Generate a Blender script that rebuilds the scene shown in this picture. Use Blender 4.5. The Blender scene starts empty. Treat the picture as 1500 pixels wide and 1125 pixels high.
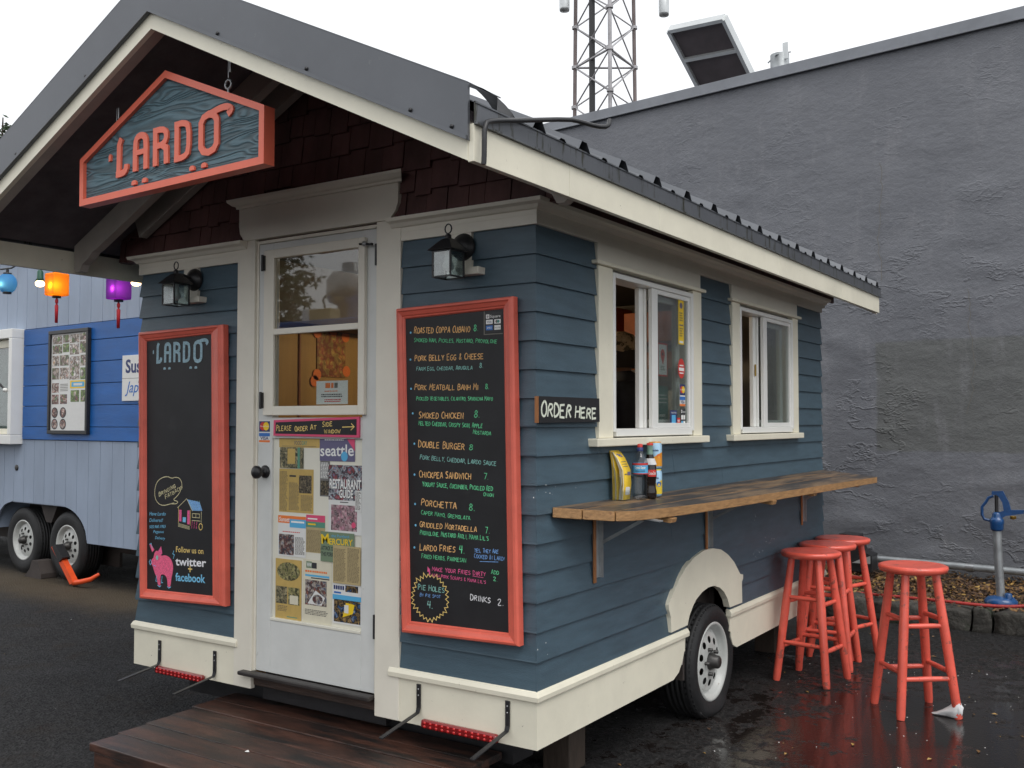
import bpy, bmesh, math, random
from mathutils import Vector, Matrix, noise
random.seed(7)
sc = bpy.context.scene
R = math.radians

# ------------------------------------------------------------------ camera, light, exposure
cam_data = bpy.data.cameras.new("camera")
cam = bpy.data.objects.new("camera", cam_data)
sc.collection.objects.link(cam)
cam.location = (2.0308, -3.2118, 1.5)
cam.rotation_euler = (R(90 + 2.195), 0, R(33.63))
cam_data.sensor_width = 36.0
cam_data.lens = 34.73
cam_data.clip_start = 0.05
cam_data.clip_end = 2000
sc.camera = cam

SUN_EL, SUN_AZ = R(58), R(118)          # high, soft, from the right and a little behind the camera
world = bpy.data.worlds.new("World")
sc.world = world
world.use_nodes = True
nt = world.node_tree
nt.nodes.clear()
N = nt.nodes.new
wo = N("ShaderNodeOutputWorld"); bg = N("ShaderNodeBackground")
sky = N("ShaderNodeTexSky"); sky.sky_type = 'NISHITA'; sky.sun_disc = False
sky.sun_elevation = SUN_EL; sky.sun_rotation = SUN_AZ
hs = N("ShaderNodeHueSaturation"); hs.inputs['Saturation'].default_value = 0.12
tc = N("ShaderNodeTexCoord"); ns = N("ShaderNodeTexNoise")
ns.inputs['Scale'].default_value = 2.2; ns.inputs['Detail'].default_value = 5
cr = N("ShaderNodeValToRGB")
cr.color_ramp.elements[0].position = 0.3; cr.color_ramp.elements[0].color = (8.6, 8.9, 9.3, 1)
cr.color_ramp.elements[1].position = 0.72; cr.color_ramp.elements[1].color = (11.5, 11.6, 11.8, 1)
mx = N("ShaderNodeMix"); mx.data_type = 'RGBA'; mx.inputs[0].default_value = 0.8
L = nt.links.new
L(tc.outputs['Generated'], ns.inputs['Vector']); L(ns.outputs['Fac'], cr.inputs[0])
L(sky.outputs[0], hs.inputs['Color']); L(hs.outputs[0], mx.inputs[6]); L(cr.outputs[0], mx.inputs[7])
L(mx.outputs[2], bg.inputs['Color']); bg.inputs['Strength'].default_value = 0.085
L(bg.outputs[0], wo.inputs['Surface'])

sun_d = bpy.data.lights.new("sun", 'SUN'); sun_d.energy = 1.0; sun_d.angle = R(35); sun_d.color = (1, .97, .93)
sun = bpy.data.objects.new("sun", sun_d); sc.collection.objects.link(sun)
sd = Vector((math.sin(SUN_AZ) * math.cos(SUN_EL), math.cos(SUN_AZ) * math.cos(SUN_EL), math.sin(SUN_EL)))
sun.rotation_euler = sd.to_track_quat('Z', 'Y').to_euler()
sc.view_settings.view_transform = 'Standard'; sc.view_settings.look = 'None'
sc.view_settings.exposure = 0.62; sc.view_settings.gamma = 1.0; sc.view_settings.use_curve_mapping = False

# ------------------------------------------------------------------ materials
MATS = {}
def nodes_of(name):
    m = bpy.data.materials.new(name); m.use_nodes = True
    t = m.node_tree; b = t.nodes['Principled BSDF']
    return m, t, b
def mat(name, col, rough=.6, var=None, bump=None, metal=0, spec=.5, stretch=(1, 1, 1), second=None, emis=None, coat=0, trans=0, alpha=None, fine=None):
    """var=(scale, amount, detail) brightness mottling; second=(colour, scale, threshold) patches of wear; bump=(scale, strength, distance)"""
    if name in MATS: return MATS[name]
    m, t, b = nodes_of(name); n = t.nodes.new; l = t.links.new
    b.inputs['Roughness'].default_value = rough; b.inputs['Metallic'].default_value = metal
    b.inputs['Specular IOR Level'].default_value = spec
    b.inputs['Base Color'].default_value = (*col, 1)
    if coat: b.inputs['Coat Weight'].default_value = coat; b.inputs['Coat Roughness'].default_value = .12
    if trans: b.inputs['Transmission Weight'].default_value = trans; b.inputs['IOR'].default_value = 1.33
    if alpha is not None: b.inputs['Alpha'].default_value = alpha
    if emis: b.inputs['Emission Color'].default_value = (*emis[0], 1); b.inputs['Emission Strength'].default_value = emis[1]
    if var or bump or second:
        g = n('ShaderNodeNewGeometry'); mp = n('ShaderNodeMapping'); mp.inputs['Scale'].default_value = stretch
        l(g.outputs['Position'], mp.inputs['Vector'])
    src = None
    if var:
        t1 = n('ShaderNodeTexNoise'); t1.inputs['Scale'].default_value = var[0]; t1.inputs['Detail'].default_value = var[2] if len(var) > 2 else 6
        t1.inputs['Roughness'].default_value = .62
        l(mp.outputs[0], t1.inputs['Vector'])
        oi = n('ShaderNodeObjectInfo'); mr = n('ShaderNodeMapRange')
        mr.inputs[1].default_value = .3; mr.inputs[2].default_value = .7
        mr.inputs[3].default_value = 1 - var[1]; mr.inputs[4].default_value = 1 + var[1]
        l(t1.outputs['Fac'], mr.inputs[0])
        rr = n('ShaderNodeMapRange'); rr.inputs[3].default_value = 1 - var[1] * .3; rr.inputs[4].default_value = 1 + var[1] * .3
        l(oi.outputs['Random'], rr.inputs[0])
        mu = n('ShaderNodeMath'); mu.operation = 'MULTIPLY'; l(mr.outputs[0], mu.inputs[0]); l(rr.outputs[0], mu.inputs[1])
        vm = n('ShaderNodeVectorMath'); vm.operation = 'SCALE'; vm.inputs[0].default_value = col
        l(mu.outputs[0], vm.inputs['Scale']); src = vm.outputs[0]
    if second:
        t2 = n('ShaderNodeTexNoise'); t2.inputs['Scale'].default_value = second[1]; t2.inputs['Detail'].default_value = 8; t2.inputs['Roughness'].default_value = .7
        l(mp.outputs[0], t2.inputs['Vector'])
        m2 = n('ShaderNodeMapRange'); m2.inputs[1].default_value = second[2]; m2.inputs[2].default_value = second[2] + (second[3] if len(second) > 3 else .06)
        l(t2.outputs['Fac'], m2.inputs[0])
        mm = n('ShaderNodeMix'); mm.data_type = 'RGBA'; l(m2.outputs[0], mm.inputs[0])
        if src: l(src, mm.inputs[6])
        else: mm.inputs[6].default_value = (*col, 1)
        mm.inputs[7].default_value = (*second[0], 1); src = mm.outputs[2]
    if src: l(src, b.inputs['Base Color'])
    if bump:
        t3 = n('ShaderNodeTexNoise'); t3.inputs['Scale'].default_value = bump[0]; t3.inputs['Detail'].default_value = 8; t3.inputs['Roughness'].default_value = .6
        l(mp.outputs[0], t3.inputs['Vector'])
        bp = n('ShaderNodeBump'); bp.inputs['Strength'].default_value = bump[1]; bp.inputs['Distance'].default_value = bump[2]
        l(t3.outputs['Fac'], bp.inputs['Height']); l(bp.outputs[0], b.inputs['Normal'])
    MATS[name] = m
    return m

def M(n): return MATS[n]
mat('siding', (.060, .101, .132), .42, var=(5, .16), bump=(60, .35, .004), stretch=(1, 1, 6), second=((.07, .11, .14), 9, .66, .1))
mat('siding_left', (.057, .106, .138), .42, var=(5, .16), bump=(60, .3, .004))
mat('trim', (.76, .72, .62), .45, var=(3, .06), bump=(45, .15, .003), second=((.42, .37, .28), 26, .70, .05))
mat('trim_low', (.80, .76, .62), .42, var=(4, .07), bump=(45, .2, .003), second=((.28, .24, .17), 34, .665, .05))
mat('vinyl', (.80, .80, .77), .3, var=(4, .03))
mat('door_paint', (.64, .65, .63), .4, var=(6, .06), bump=(30, .15, .003), second=((.40, .40, .37), 18, .66, .08))
mat('panel_paint', (.74, .72, .62), .45, var=(6, .04), second=((.5, .47, .38), 20, .68, .06))
mat('coral', (.72, .135, .090), .42, var=(8, .12), bump=(50, .2, .003), second=((.30, .07, .05), 16, .68, .06))
mat('coral_sign', (.84, .17, .10), .4, var=(12, .04))
mat('coral_stool', (.78, .120, .080), .3, var=(10, .14), bump=(40, .25, .003), second=((.36, .09, .065), 16, .585, .05), coat=.2)
mat('chalkboard', (.012, .012, .014), .55, var=(6, .35), second=((.03, .03, .032), 5, .62, .2))
mat('burgundy', (.105, .046, .042), .7, var=(7, .4), bump=(40, .5, .006), stretch=(1, 1, .4))
mat('soffit', (.115, .098, .110), .75, var=(9, .25), bump=(50, .4, .004))
mat('rafter', (.42, .38, .34), .6, var=(7, .1), bump=(40, .3, .004))
mat('roof_metal', (.115, .122, .135), .36, var=(3, .1), bump=(90, .12, .002), metal=.35, second=((.16, .165, .17), 30, .64, .1))
mat('eave_metal', (.115, .122, .135), .36, var=(3, .12), bump=(90, .12, .002), metal=.35, stretch=(1, 1, .10), second=((.040, .040, .028), 24, .55, .05))
mat('black_metal', (.018, .018, .020), .4, var=(30, .3), bump=(70, .3, .002))
mat('dark_rubber', (.012, .012, .013), .62, var=(24, .3), bump=(70, .4, .004))
mat('rim_white', (.50, .51, .49), .35, var=(15, .1), second=((.20, .15, .11), 24, .64, .05))
mat('hub', (.06, .058, .056), .4, metal=.5, var=(20, .3))
mat('steel', (.42, .43, .44), .35, metal=.8, var=(12, .15))
mat('galv', (.34, .36, .37), .45, metal=.55, var=(14, .2))
mat('old_wood', (.20, .132, .078), .42, var=(16, .32), bump=(50, .5, .004), stretch=(3.2, .35, 3.2), second=((.048, .042, .040), 4.2, .42, .14))
mat('end_wood', (.36, .20, .085), .5, var=(22, .3), bump=(60, .5, .004), stretch=(3.2, .6, 5), second=((.15, .06, .035), 16, .60, .08))
mat('raw_wood', (.32, .13, .045), .6, var=(20, .25), bump=(50, .4, .004), stretch=(4, 4, .6))
mat('dark_wood', (.045, .026, .019), .6, var=(14, .45), bump=(40, .6, .006), stretch=(.5, 3, 3), second=((.022, .018, .017), 7, .55, .12))
mat('deck_wood', (.072, .033, .023), .38, var=(10, .4), bump=(45, .5, .004), stretch=(.6, 4, 4), second=((.017, .014, .013), 3.1, .43, .16))
mat('post_wood', (.055, .040, .030), .7, var=(14, .3), bump=(40, .5, .005), stretch=(3, 3, .5))
mat('threshold', (.028, .024, .023), .45, var=(14, .3))
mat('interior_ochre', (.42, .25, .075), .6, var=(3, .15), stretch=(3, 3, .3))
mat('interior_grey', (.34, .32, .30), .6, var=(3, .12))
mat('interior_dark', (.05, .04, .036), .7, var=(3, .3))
mat('shelf_orange', (.40, .11, .035), .6, var=(5, .3))
mat('white_paper', (.72, .72, .70), .6, var=(30, .03))
mat('cream_paper', (.68, .64, .50), .6, var=(24, .05))
mat('tan_paper', (.47, .37, .19), .6, var=(24, .08))
mat('ochre_paper', (.52, .36, .11), .6, var=(24, .08))
mat('ink', (.03, .03, .035), .6); mat('ink_grey', (.16, .15, .13), .6); mat('ink_tan', (.20, .16, .09), .6)
mat('ink_white', (.82, .82, .80), .6); mat('ink_blue', (.035, .16, .50), .5); mat('ink_sky', (.10, .42, .70), .5)
mat('ink_red', (.60, .04, .03), .5); mat('ink_orange', (.80, .20, .04), .5); mat('ink_yellow', (.85, .58, .02), .5)
mat('ink_pink', (.70, .08, .18), .5); mat('ink_green', (.10, .28, .20), .5); mat('ink_teal', (.08, .25, .22), .5)
mat('ink_purple', (.13, .12, .22), .5); mat('ink_navy', (.02, .035, .14), .5)
for k, c in dict(orange=(.86, .50, .20), green=(.15, .66, .32), white=(.78, .78, .80), blue=(.20, .40, .78), pink=(.80, .12, .30), teal=(.28, .58, .52), sky=(.20, .55, .80), cream=(.66, .60, .36), yellow=(.82, .60, .20), logo=(.34, .50, .58), chalkgreen=(.30, .42, .28), hotpink=(.85, .13, .26)).items():
    mat('chalk_' + k, c, .85, var=(160, .30))
mat('order_white', (.74, .78, .66), .7, var=(60, .12))
mat('lilac', (.285, .345, .445), .5, var=(4, .09), bump=(50, .25, .003), stretch=(1, 1, .4))
mat('royal', (.010, .105, .36), .45, var=(5, .15), bump=(40, .45, .004), stretch=(.4, 1, 2.2), second=((.03, .13, .42), 12, .66, .1))
mat('clear_plastic', (.92, .95, .96), .06, trans=1.0)
mat('water_plastic', (.85, .92, .96), .05, trans=1.0)
mat('cola', (.012, .006, .004), .12, spec=.6)
mat('bottle_green', (.18, .30, .24), .12, spec=.6)
mat('fabric_dark', (.030, .032, .042), .8, var=(20, .2)); mat('skin', (.32, .17, .11), .55, var=(30, .1)); mat('hair', (.02, .013, .01), .7)
mat('cap_cloth', (.42, .31, .20), .8, var=(30, .35), second=((.08, .06, .035), 34, .52, .05))
mat('brass', (.65, .42, .10), .3, metal=.9); mat('hydrant_blue', (.010, .065, .20), .3, var=(20, .2), second=((.03, .03, .05), 20, .68, .05), coat=.3)
mat('hose_red', (.36, .035, .03), .35, var=(40, .3))
mat('stone', (.060, .056, .048), .75, var=(9, .4), bump=(26, .9, .02), second=((.045, .055, .035), 6, .55, .1))
mat('red_lens', (.22, .004, .006), .12, coat=.6); mat('red_dot', (.55, .02, .02), .25)
mat('orange_boot', (.78, .09, .02), .4, var=(20, .1))
mat('bark', (.05, .035, .025), .9, bump=(20, .6, .02)); mat('needles', (.030, .050, .024), .8, var=(1.2, .5))
mat('leaf_a', (.19, .10, .032), .5, var=(9, .4)); mat('leaf_b', (.085, .045, .024), .6, var=(9, .4)); mat('leaf_c', (.34, .21, .06), .5, var=(9, .3))
mat('tissue', (.66, .66, .66), .8, var=(30, .1)); mat('tile_grey', (.17, .165, .16), .7)
mat('coping', (.20, .21, .23), .4, metal=.3, var=(4, .12)); mat('tower_steel', (.38, .37, .38), .5, metal=.3, var=(1.2, .3)); mat('tower_rust', (.17, .135, .13), .6, var=(1, .3))
mat('panel_back', (.085, .070, .075), .7, var=(3, .2)); mat('alu', (.60, .62, .62), .35, metal=.6, var=(4, .1)); mat('far_building', (.2, .2, .21), .7)

def glass_mat(name, tint, rough=0.02, spec=.5, mixf=.06):
    m, t, b = nodes_of(name); n = t.nodes.new; l = t.links.new
    t.nodes.remove(b)
    out = t.nodes['Material Output']
    tr = n('ShaderNodeBsdfTransparent'); tr.inputs[0].default_value = (*tint, 1)
    gl = n('ShaderNodeBsdfGlossy'); gl.inputs['Roughness'].default_value = rough
    fr = n('ShaderNodeLayerWeight'); fr.inputs['Blend'].default_value = .5
    pw = n('ShaderNodeMath'); pw.operation = 'POWER'; pw.inputs[1].default_value = 4.5; l(fr.outputs['Facing'], pw.inputs[0])
    ml = n('ShaderNodeMath'); ml.operation = 'MULTIPLY_ADD'; ml.inputs[1].default_value = .9; ml.inputs[2].default_value = mixf * 1.35
    l(pw.outputs[0], ml.inputs[0])
    ms = n('ShaderNodeMixShader'); l(ml.outputs[0], ms.inputs[0]); l(tr.outputs[0], ms.inputs[1]); l(gl.outputs[0], ms.inputs[2])
    l(ms.outputs[0], out.inputs['Surface']); MATS[name] = m
glass_mat('glass', (.93, .95, .94)); glass_mat('glass_dusty', (.80, .84, .83), .06, mixf=.10)
glass_mat('clear_film', (.90, .92, .93), .05)

def photo_mat(name, cols, scale=14, lumpy=.45):
    """printed picture: soft blotches of the given colours with rounded lights and darks, like a small photograph"""
    m, t, b = nodes_of(name); n = t.nodes.new; l = t.links.new
    g = n('ShaderNodeNewGeometry'); v = n('ShaderNodeTexVoronoi'); v.inputs['Scale'].default_value = scale * 1.9
    nz = n('ShaderNodeTexNoise'); nz.inputs['Scale'].default_value = scale * 1.5; nz.inputs['Detail'].default_value = 3; nz.inputs['Roughness'].default_value = .55
    l(g.outputs['Position'], v.inputs['Vector']); l(g.outputs['Position'], nz.inputs['Vector'])
    mr = n('ShaderNodeMapRange'); mr.inputs[1].default_value = .30; mr.inputs[2].default_value = .70; l(nz.outputs['Fac'], mr.inputs[0])
    c = n('ShaderNodeValToRGB'); c.color_ramp.interpolation = 'EASE'
    while len(c.color_ramp.elements) < len(cols): c.color_ramp.elements.new(.5)
    for i, q in enumerate(cols):
        a_ = sum(q) / 3; c.color_ramp.elements[i].position = i / (len(cols) - 1); c.color_ramp.elements[i].color = (*[(w * 1.15 + .02 if name.startswith('food') else w * .8 + a_ * .12) for w in q], 1)
    l(mr.outputs[0], c.inputs[0])
    m2 = n('ShaderNodeMapRange'); m2.inputs[1].default_value = .05; m2.inputs[2].default_value = .6; m2.inputs[3].default_value = 1 + lumpy * .5; m2.inputs[4].default_value = 1 - lumpy; l(v.outputs['Distance'], m2.inputs[0])
    sc_ = n('ShaderNodeVectorMath'); sc_.operation = 'SCALE'; l(c.outputs[0], sc_.inputs[0]); l(m2.outputs[0], sc_.inputs['Scale'])
    l(sc_.outputs[0], b.inputs['Base Color']); b.inputs['Roughness'].default_value = .4
    MATS[name] = m
photo_mat('photo_house', [(.35, .30, .15), (.10, .10, .06), (.45, .38, .20), (.05, .06, .04), (.22, .22, .12)], 26)
photo_mat('photo_grey', [(.08, .07, .05), (.25, .20, .12), (.04, .035, .03), (.4, .33, .2)], 40)
photo_mat('photo_restaurant', [(.10, .25, .45), (.45, .08, .08), (.05, .05, .08), (.55, .60, .66), (.35, .14, .14), (.10, .35, .60)], 22)
photo_mat('photo_collage', [(.36, .40, .50), (.55, .20, .28), (.62, .42, .45), (.16, .07, .09), (.66, .64, .66)], 26)
photo_mat('photo_salad', [(.10, .14, .04), (.30, .30, .09), (.48, .42, .18), (.04, .06, .03), (.42, .33, .12)], 32)
photo_mat('photo_sandwich', [(.42, .20, .08), (.30, .08, .06), (.10, .08, .10), (.6, .5, .4), (.12, .2, .35), (.25, .16, .1)], 30)
photo_mat('photo_night', [(.012, .012, .012), (.02, .02, .03), (.4, .25, .08), (.015, .015, .015), (.05, .18, .45), (.55, .5, .4)], 24)
photo_mat('photo_cart', [(.10, .22, .45), (.5, .45, .4), (.22, .08, .07), (.05, .07, .10), (.66, .66, .66)], 30)
photo_mat('food_a', [(.42, .22, .12), (.60, .52, .46), (.16, .10, .07), (.10, .18, .06), (.68, .66, .62)], 13)
photo_mat('food_b', [(.50, .30, .16), (.64, .58, .52), (.20, .12, .08), (.72, .70, .68), (.34, .16, .08)], 13)
photo_mat('food_c', [(.13, .20, .05), (.22, .32, .08), (.08, .12, .04), (.30, .38, .12)], 16)
photo_mat('food_d', [(.48, .12, .08), (.62, .55, .5), (.26, .1, .07), (.05, .04, .05), (.55, .42, .3)], 18)
photo_mat('poster_orange', [(.62, .20, .05), (.55, .30, .04), (.45, .10, .04), (.62, .40, .08), (.35, .2, .05)], 12)

def asphalt():
    m, t, b = nodes_of('asphalt'); n = t.nodes.new; l = t.links.new
    g = n('ShaderNodeNewGeometry')
    def nz(s, d=6, r=.6):
        q = n('ShaderNodeTexNoise'); q.inputs['Scale'].default_value = s; q.inputs['Detail'].default_value = d; q.inputs['Roughness'].default_value = r
        l(g.outputs['Position'], q.inputs['Vector']); return q
    def mr(src, a, b_, c, d):
        q = n('ShaderNodeMapRange'); q.inputs[1].default_value = a; q.inputs[2].default_value = b_; q.inputs[3].default_value = c; q.inputs[4].default_value = d
        l(src, q.inputs[0]); return q.outputs[0]
    def ma(op, a, b_):
        q = n('ShaderNodeMath'); q.operation = op
        for i, s in enumerate((a, b_)):
            if isinstance(s, (int, float)): q.inputs[i].default_value = s
            else: l(s, q.inputs[i])
        return q.outputs[0]
    # standing water lies in a shallow dip by the stools
    sx = n('ShaderNodeSeparateXYZ'); l(g.outputs['Position'], sx.inputs[0])
    dx = ma('SUBTRACT', sx.outputs[0], 1.05); dy = ma('SUBTRACT', sx.outputs[1], 1.75)
    dist = ma('SQRT', ma('ADD', ma('POWER', ma('DIVIDE', dx, 1.25), 2), ma('POWER', ma('DIVIDE', dy, 2.3), 2)), 0)
    big = nz(2.6, 9, .72)
    lvl = ma('ADD', ma('MULTIPLY', dist, .62), ma('MULTIPLY', big.outputs['Fac'], 1.35))
    pn = nz(8, 8, .75); lvl = ma('ADD', lvl, ma('MULTIPLY', ma('SUBTRACT', pn.outputs['Fac'], .5), 2.4))
    pud = mr(lvl, 1.02, 1.20, 1, 0)
    damp = nz(.9, 4)
    rough0 = mr(damp.outputs['Fac'], .35, .7, .55, .8)
    rmix = n('ShaderNodeMix'); l(pud, rmix.inputs[0]); l(rough0, rmix.inputs[2]); rmix.inputs[3].default_value = .05
    l(rmix.outputs[0], b.inputs['Roughness'])
    v = n('ShaderNodeTexVoronoi'); v.inputs['Scale'].default_value = 70; l(g.outputs['Position'], v.inputs['Vector'])
    c1 = n('ShaderNodeValToRGB'); e = c1.color_ramp.elements
    e[0].position = .40; e[0].color = (.004, .004, .0045, 1); e[1].position = .62; e[1].color = (.060, .058, .058, 1)
    fine = nz(30, 10, .86); l(fine.outputs['Fac'], c1.inputs[0])
    brown = nz(3.2, 6, .65); bm = mr(brown.outputs['Fac'], .54, .70, 0, .75)
    mxb = n('ShaderNodeMix'); mxb.data_type = 'RGBA'; l(bm, mxb.inputs[0]); l(c1.outputs[0], mxb.inputs[6]); mxb.inputs[7].default_value = (.030, .023, .017, 1)
    # sandy dirt washed up against the neighbouring trailer's wheels
    ln = ma('ADD', ma('ADD', sx.outputs[1], -2.05), ma('MULTIPLY', brown.outputs['Fac'], .5))
    s1 = mr(ln, -.35, .12, 0, 1); s2 = mr(ln, .4, .9, 1, 0); s3 = mr(sx.outputs[0], -4.6, -5.2, 0, 1)
    dirt = ma('MULTIPLY', ma('MULTIPLY', s1, s2), ma('MULTIPLY', s3, .7))
    mxd = n('ShaderNodeMix'); mxd.data_type = 'RGBA'; l(dirt, mxd.inputs[0]); l(mxb.outputs[2], mxd.inputs[6]); mxd.inputs[7].default_value = (.12, .092, .060, 1)
    mxp = n('ShaderNodeMix'); mxp.data_type = 'RGBA'; l(pud, mxp.inputs[0]); l(mxd.outputs[2], mxp.inputs[6]); mxp.inputs[7].default_value = (.014, .011, .010, 1)
    l(mxp.outputs[2], b.inputs['Base Color'])
    bs = mr(pud, 0, 1, .9, .05)
    bp = n('ShaderNodeBump'); bp.inputs['Distance'].default_value = .022; l(bs, bp.inputs['Strength'])
    hh = ma('ADD', ma('MULTIPLY', v.outputs['Distance'], .8), fine.outputs['Fac']); l(hh, bp.inputs['Height']); l(bp.outputs[0], b.inputs['Normal'])
    l(mr(pud, 0, 1, .14, .5), b.inputs['Specular IOR Level'])
    MATS['asphalt'] = m
asphalt()

def stucco():
    m, t, b = nodes_of('stucco'); n = t.nodes.new; l = t.links.new
    tcn = n('ShaderNodeTexCoord'); sx = n('ShaderNodeSeparateXYZ'); l(tcn.outputs['Object'], sx.inputs[0])
    def nz(s, d=6, r=.6, st=(1, 1, 1)):
        mp = n('ShaderNodeMapping'); mp.inputs['Scale'].default_value = st; l(tcn.outputs['Object'], mp.inputs[0])
        q = n('ShaderNodeTexNoise'); q.inputs['Scale'].default_value = s; q.inputs['Detail'].default_value = d; q.inputs['Roughness'].default_value = r
        l(mp.outputs[0], q.inputs['Vector']); return q.outputs['Fac']
    def mr(src, a, b_, c, d, clamp=True):
        q = n('ShaderNodeMapRange'); q.inputs[1].default_value = a; q.inputs[2].default_value = b_; q.inputs[3].default_value = c; q.inputs[4].default_value = d
        l(src, q.inputs[0]); return q.outputs[0]
    def ma(op, a, b_):
        q = n('ShaderNodeMath'); q.operation = op
        for i, s in enumerate((a, b_)):
            if isinstance(s, (int, float)): q.inputs[i].default_value = s
            else: l(s, q.inputs[i])
        return q.outputs[0]
    # an over-painted rectangle of another grey-green paint (local x, z)
    wob = ma('MULTIPLY', ma('SUBTRACT', nz(9, 3), .5), .05)
    px = ma('MULTIPLY', mr(ma('ADD', sx.outputs[0], wob), 2.285, 2.305, 0, 1), mr(sx.outputs[0], 6.2, 6.25, 1, 0))
    pz = ma('MULTIPLY', mr(ma('ADD', sx.outputs[2], wob), -1.325, -1.30, 0, 1), mr(ma('ADD', sx.outputs[2], wob), -.275, -.25, 1, 0))
    patch = ma('MULTIPLY', px, pz)
    big = nz(.8, 5, .6); c = n('ShaderNodeValToRGB'); e = c.color_ramp.elements
    e[0].position = .3; e[0].color = (.150, .156, .174, 1); e[1].position = .75; e[1].color = (.205, .211, .230, 1); l(big, c.inputs[0])
    mp_ = n('ShaderNodeMix'); mp_.data_type = 'RGBA'; l(ma('MULTIPLY', patch, .7), mp_.inputs[0]); l(c.outputs[0], mp_.inputs[6]); mp_.inputs[7].default_value = (.128, .132, .122, 1)
    st = nz(6, 6, .7, (1, 1, .25)); sm = mr(st, .54, .72, 0, .5)
    m3 = n('ShaderNodeMix'); m3.data_type = 'RGBA'; l(sm, m3.inputs[0]); l(mp_.outputs[2], m3.inputs[6]); m3.inputs[7].default_value = (.25, .25, .265, 1)
    # splashed dirt low down
    low = mr(ma('ADD', sx.outputs[2], ma('MULTIPLY', nz(5, 5), .9)), -2.2, -1.6, .5, 0)
    m4 = n('ShaderNodeMix'); m4.data_type = 'RGBA'; l(low, m4.inputs[0]); l(m3.outputs[2], m4.inputs[6]); m4.inputs[7].default_value = (.115, .11, .10, 1)
    l(m4.outputs[2], b.inputs['Base Color']); b.inputs['Roughness'].default_value = .5; b.inputs['Specular IOR Level'].default_value = .35
    f = ma('ADD', ma('MULTIPLY', nz(85, 6, .75), .35), ma('ADD', nz(9, 8, .68, (1, 1, 1.3)), ma('MULTIPLY', nz(2.2, 6, .6, (.8, 1, 1.2)), .8)))
    rd = ma('ABSOLUTE', ma('SUBTRACT', nz(2.6, 5, .62, (.75, 1, 1.5)), .5), 0); rg = mr(rd, 0, .035, 1, 0)
    rmask = mr(nz(1.1, 3, .5), .48, .62, 0, 1); fine_ = ma('MULTIPLY', ma('MULTIPLY', rg, rmask), mr(sx.outputs[2], -1.8, 1.9, .9, .25))
    f = ma('ADD', f, fine_)
    bp = n('ShaderNodeBump'); bp.inputs['Strength'].default_value = .75; bp.inputs['Distance'].default_value = .02
    l(f, bp.inputs['Height']); l(bp.outputs[0], b.inputs['Normal']); MATS['stucco'] = m
stucco()

def grain_sign():
    m, t, b = nodes_of('sandblasted_wood'); n = t.nodes.new; l = t.links.new
    g = n('ShaderNodeNewGeometry'); mp = n('ShaderNodeMapping'); mp.inputs['Scale'].default_value = (1.1, 1, 7); l(g.outputs['Position'], mp.inputs[0])
    w = n('ShaderNodeTexNoise'); w.inputs['Scale'].default_value = 1.7; w.inputs['Detail'].default_value = 2; w.inputs['Distortion'].default_value = .6
    l(mp.outputs[0], w.inputs['Vector'])
    mm = n('ShaderNodeMath'); mm.operation = 'MULTIPLY'; mm.inputs[1].default_value = 75; l(w.outputs['Fac'], mm.inputs[0])
    sn = n('ShaderNodeMath'); sn.operation = 'SINE'; l(mm.outputs[0], sn.inputs[0])
    w2 = n('ShaderNodeTexNoise'); w2.inputs['Scale'].default_value = 14; w2.inputs['Detail'].default_value = 6; l(mp.outputs[0], w2.inputs['Vector'])
    ad = n('ShaderNodeMath'); ad.operation = 'MULTIPLY_ADD'; ad.inputs[1].default_value = 1.6; l(w2.outputs['Fac'], ad.inputs[0]); l(sn.outputs[0], ad.inputs[2])
    c = n('ShaderNodeValToRGB'); e = c.color_ramp.elements
    e[0].position = .2; e[0].color = (.058, .098, .115, 1); e[1].position = .75; e[1].color = (.095, .170, .205, 1)
    mr = n('ShaderNodeMapRange'); mr.inputs[1].default_value = -.6; mr.inputs[2].default_value = 2.2; l(ad.outputs[0], mr.inputs[0]); l(mr.outputs[0], c.inputs[0])
    l(c.outputs[0], b.inputs['Base Color']); b.inputs['Roughness'].default_value = .5
    bp = n('ShaderNodeBump'); bp.inputs['Strength'].default_value = .6; bp.inputs['Distance'].default_value = .003; l(ad.outputs[0], bp.inputs['Height']); l(bp.outputs[0], b.inputs['Normal'])
    MATS['sandblasted_wood'] = m
grain_sign()

# ------------------------------------------------------------------ mesh helpers
W = {}
def reg(o, mw): W[o.name] = mw
def tag(o, label=None, cat=None, group=None, kind=None):
    for k, v in (('label', label), ('category', cat), ('group', group), ('kind', kind)):
        if v: o[k] = v
    return o
def empty(name, loc, rz=0, label=None, cat=None, group=None):
    o = bpy.data.objects.new(name, None); sc.collection.objects.link(o); o.empty_display_size = .1
    o.location = loc; o.rotation_euler = (0, 0, rz)
    reg(o, Matrix.Translation(loc) @ Matrix.Rotation(rz, 4, 'Z'))
    return tag(o, label, cat, group)

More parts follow.
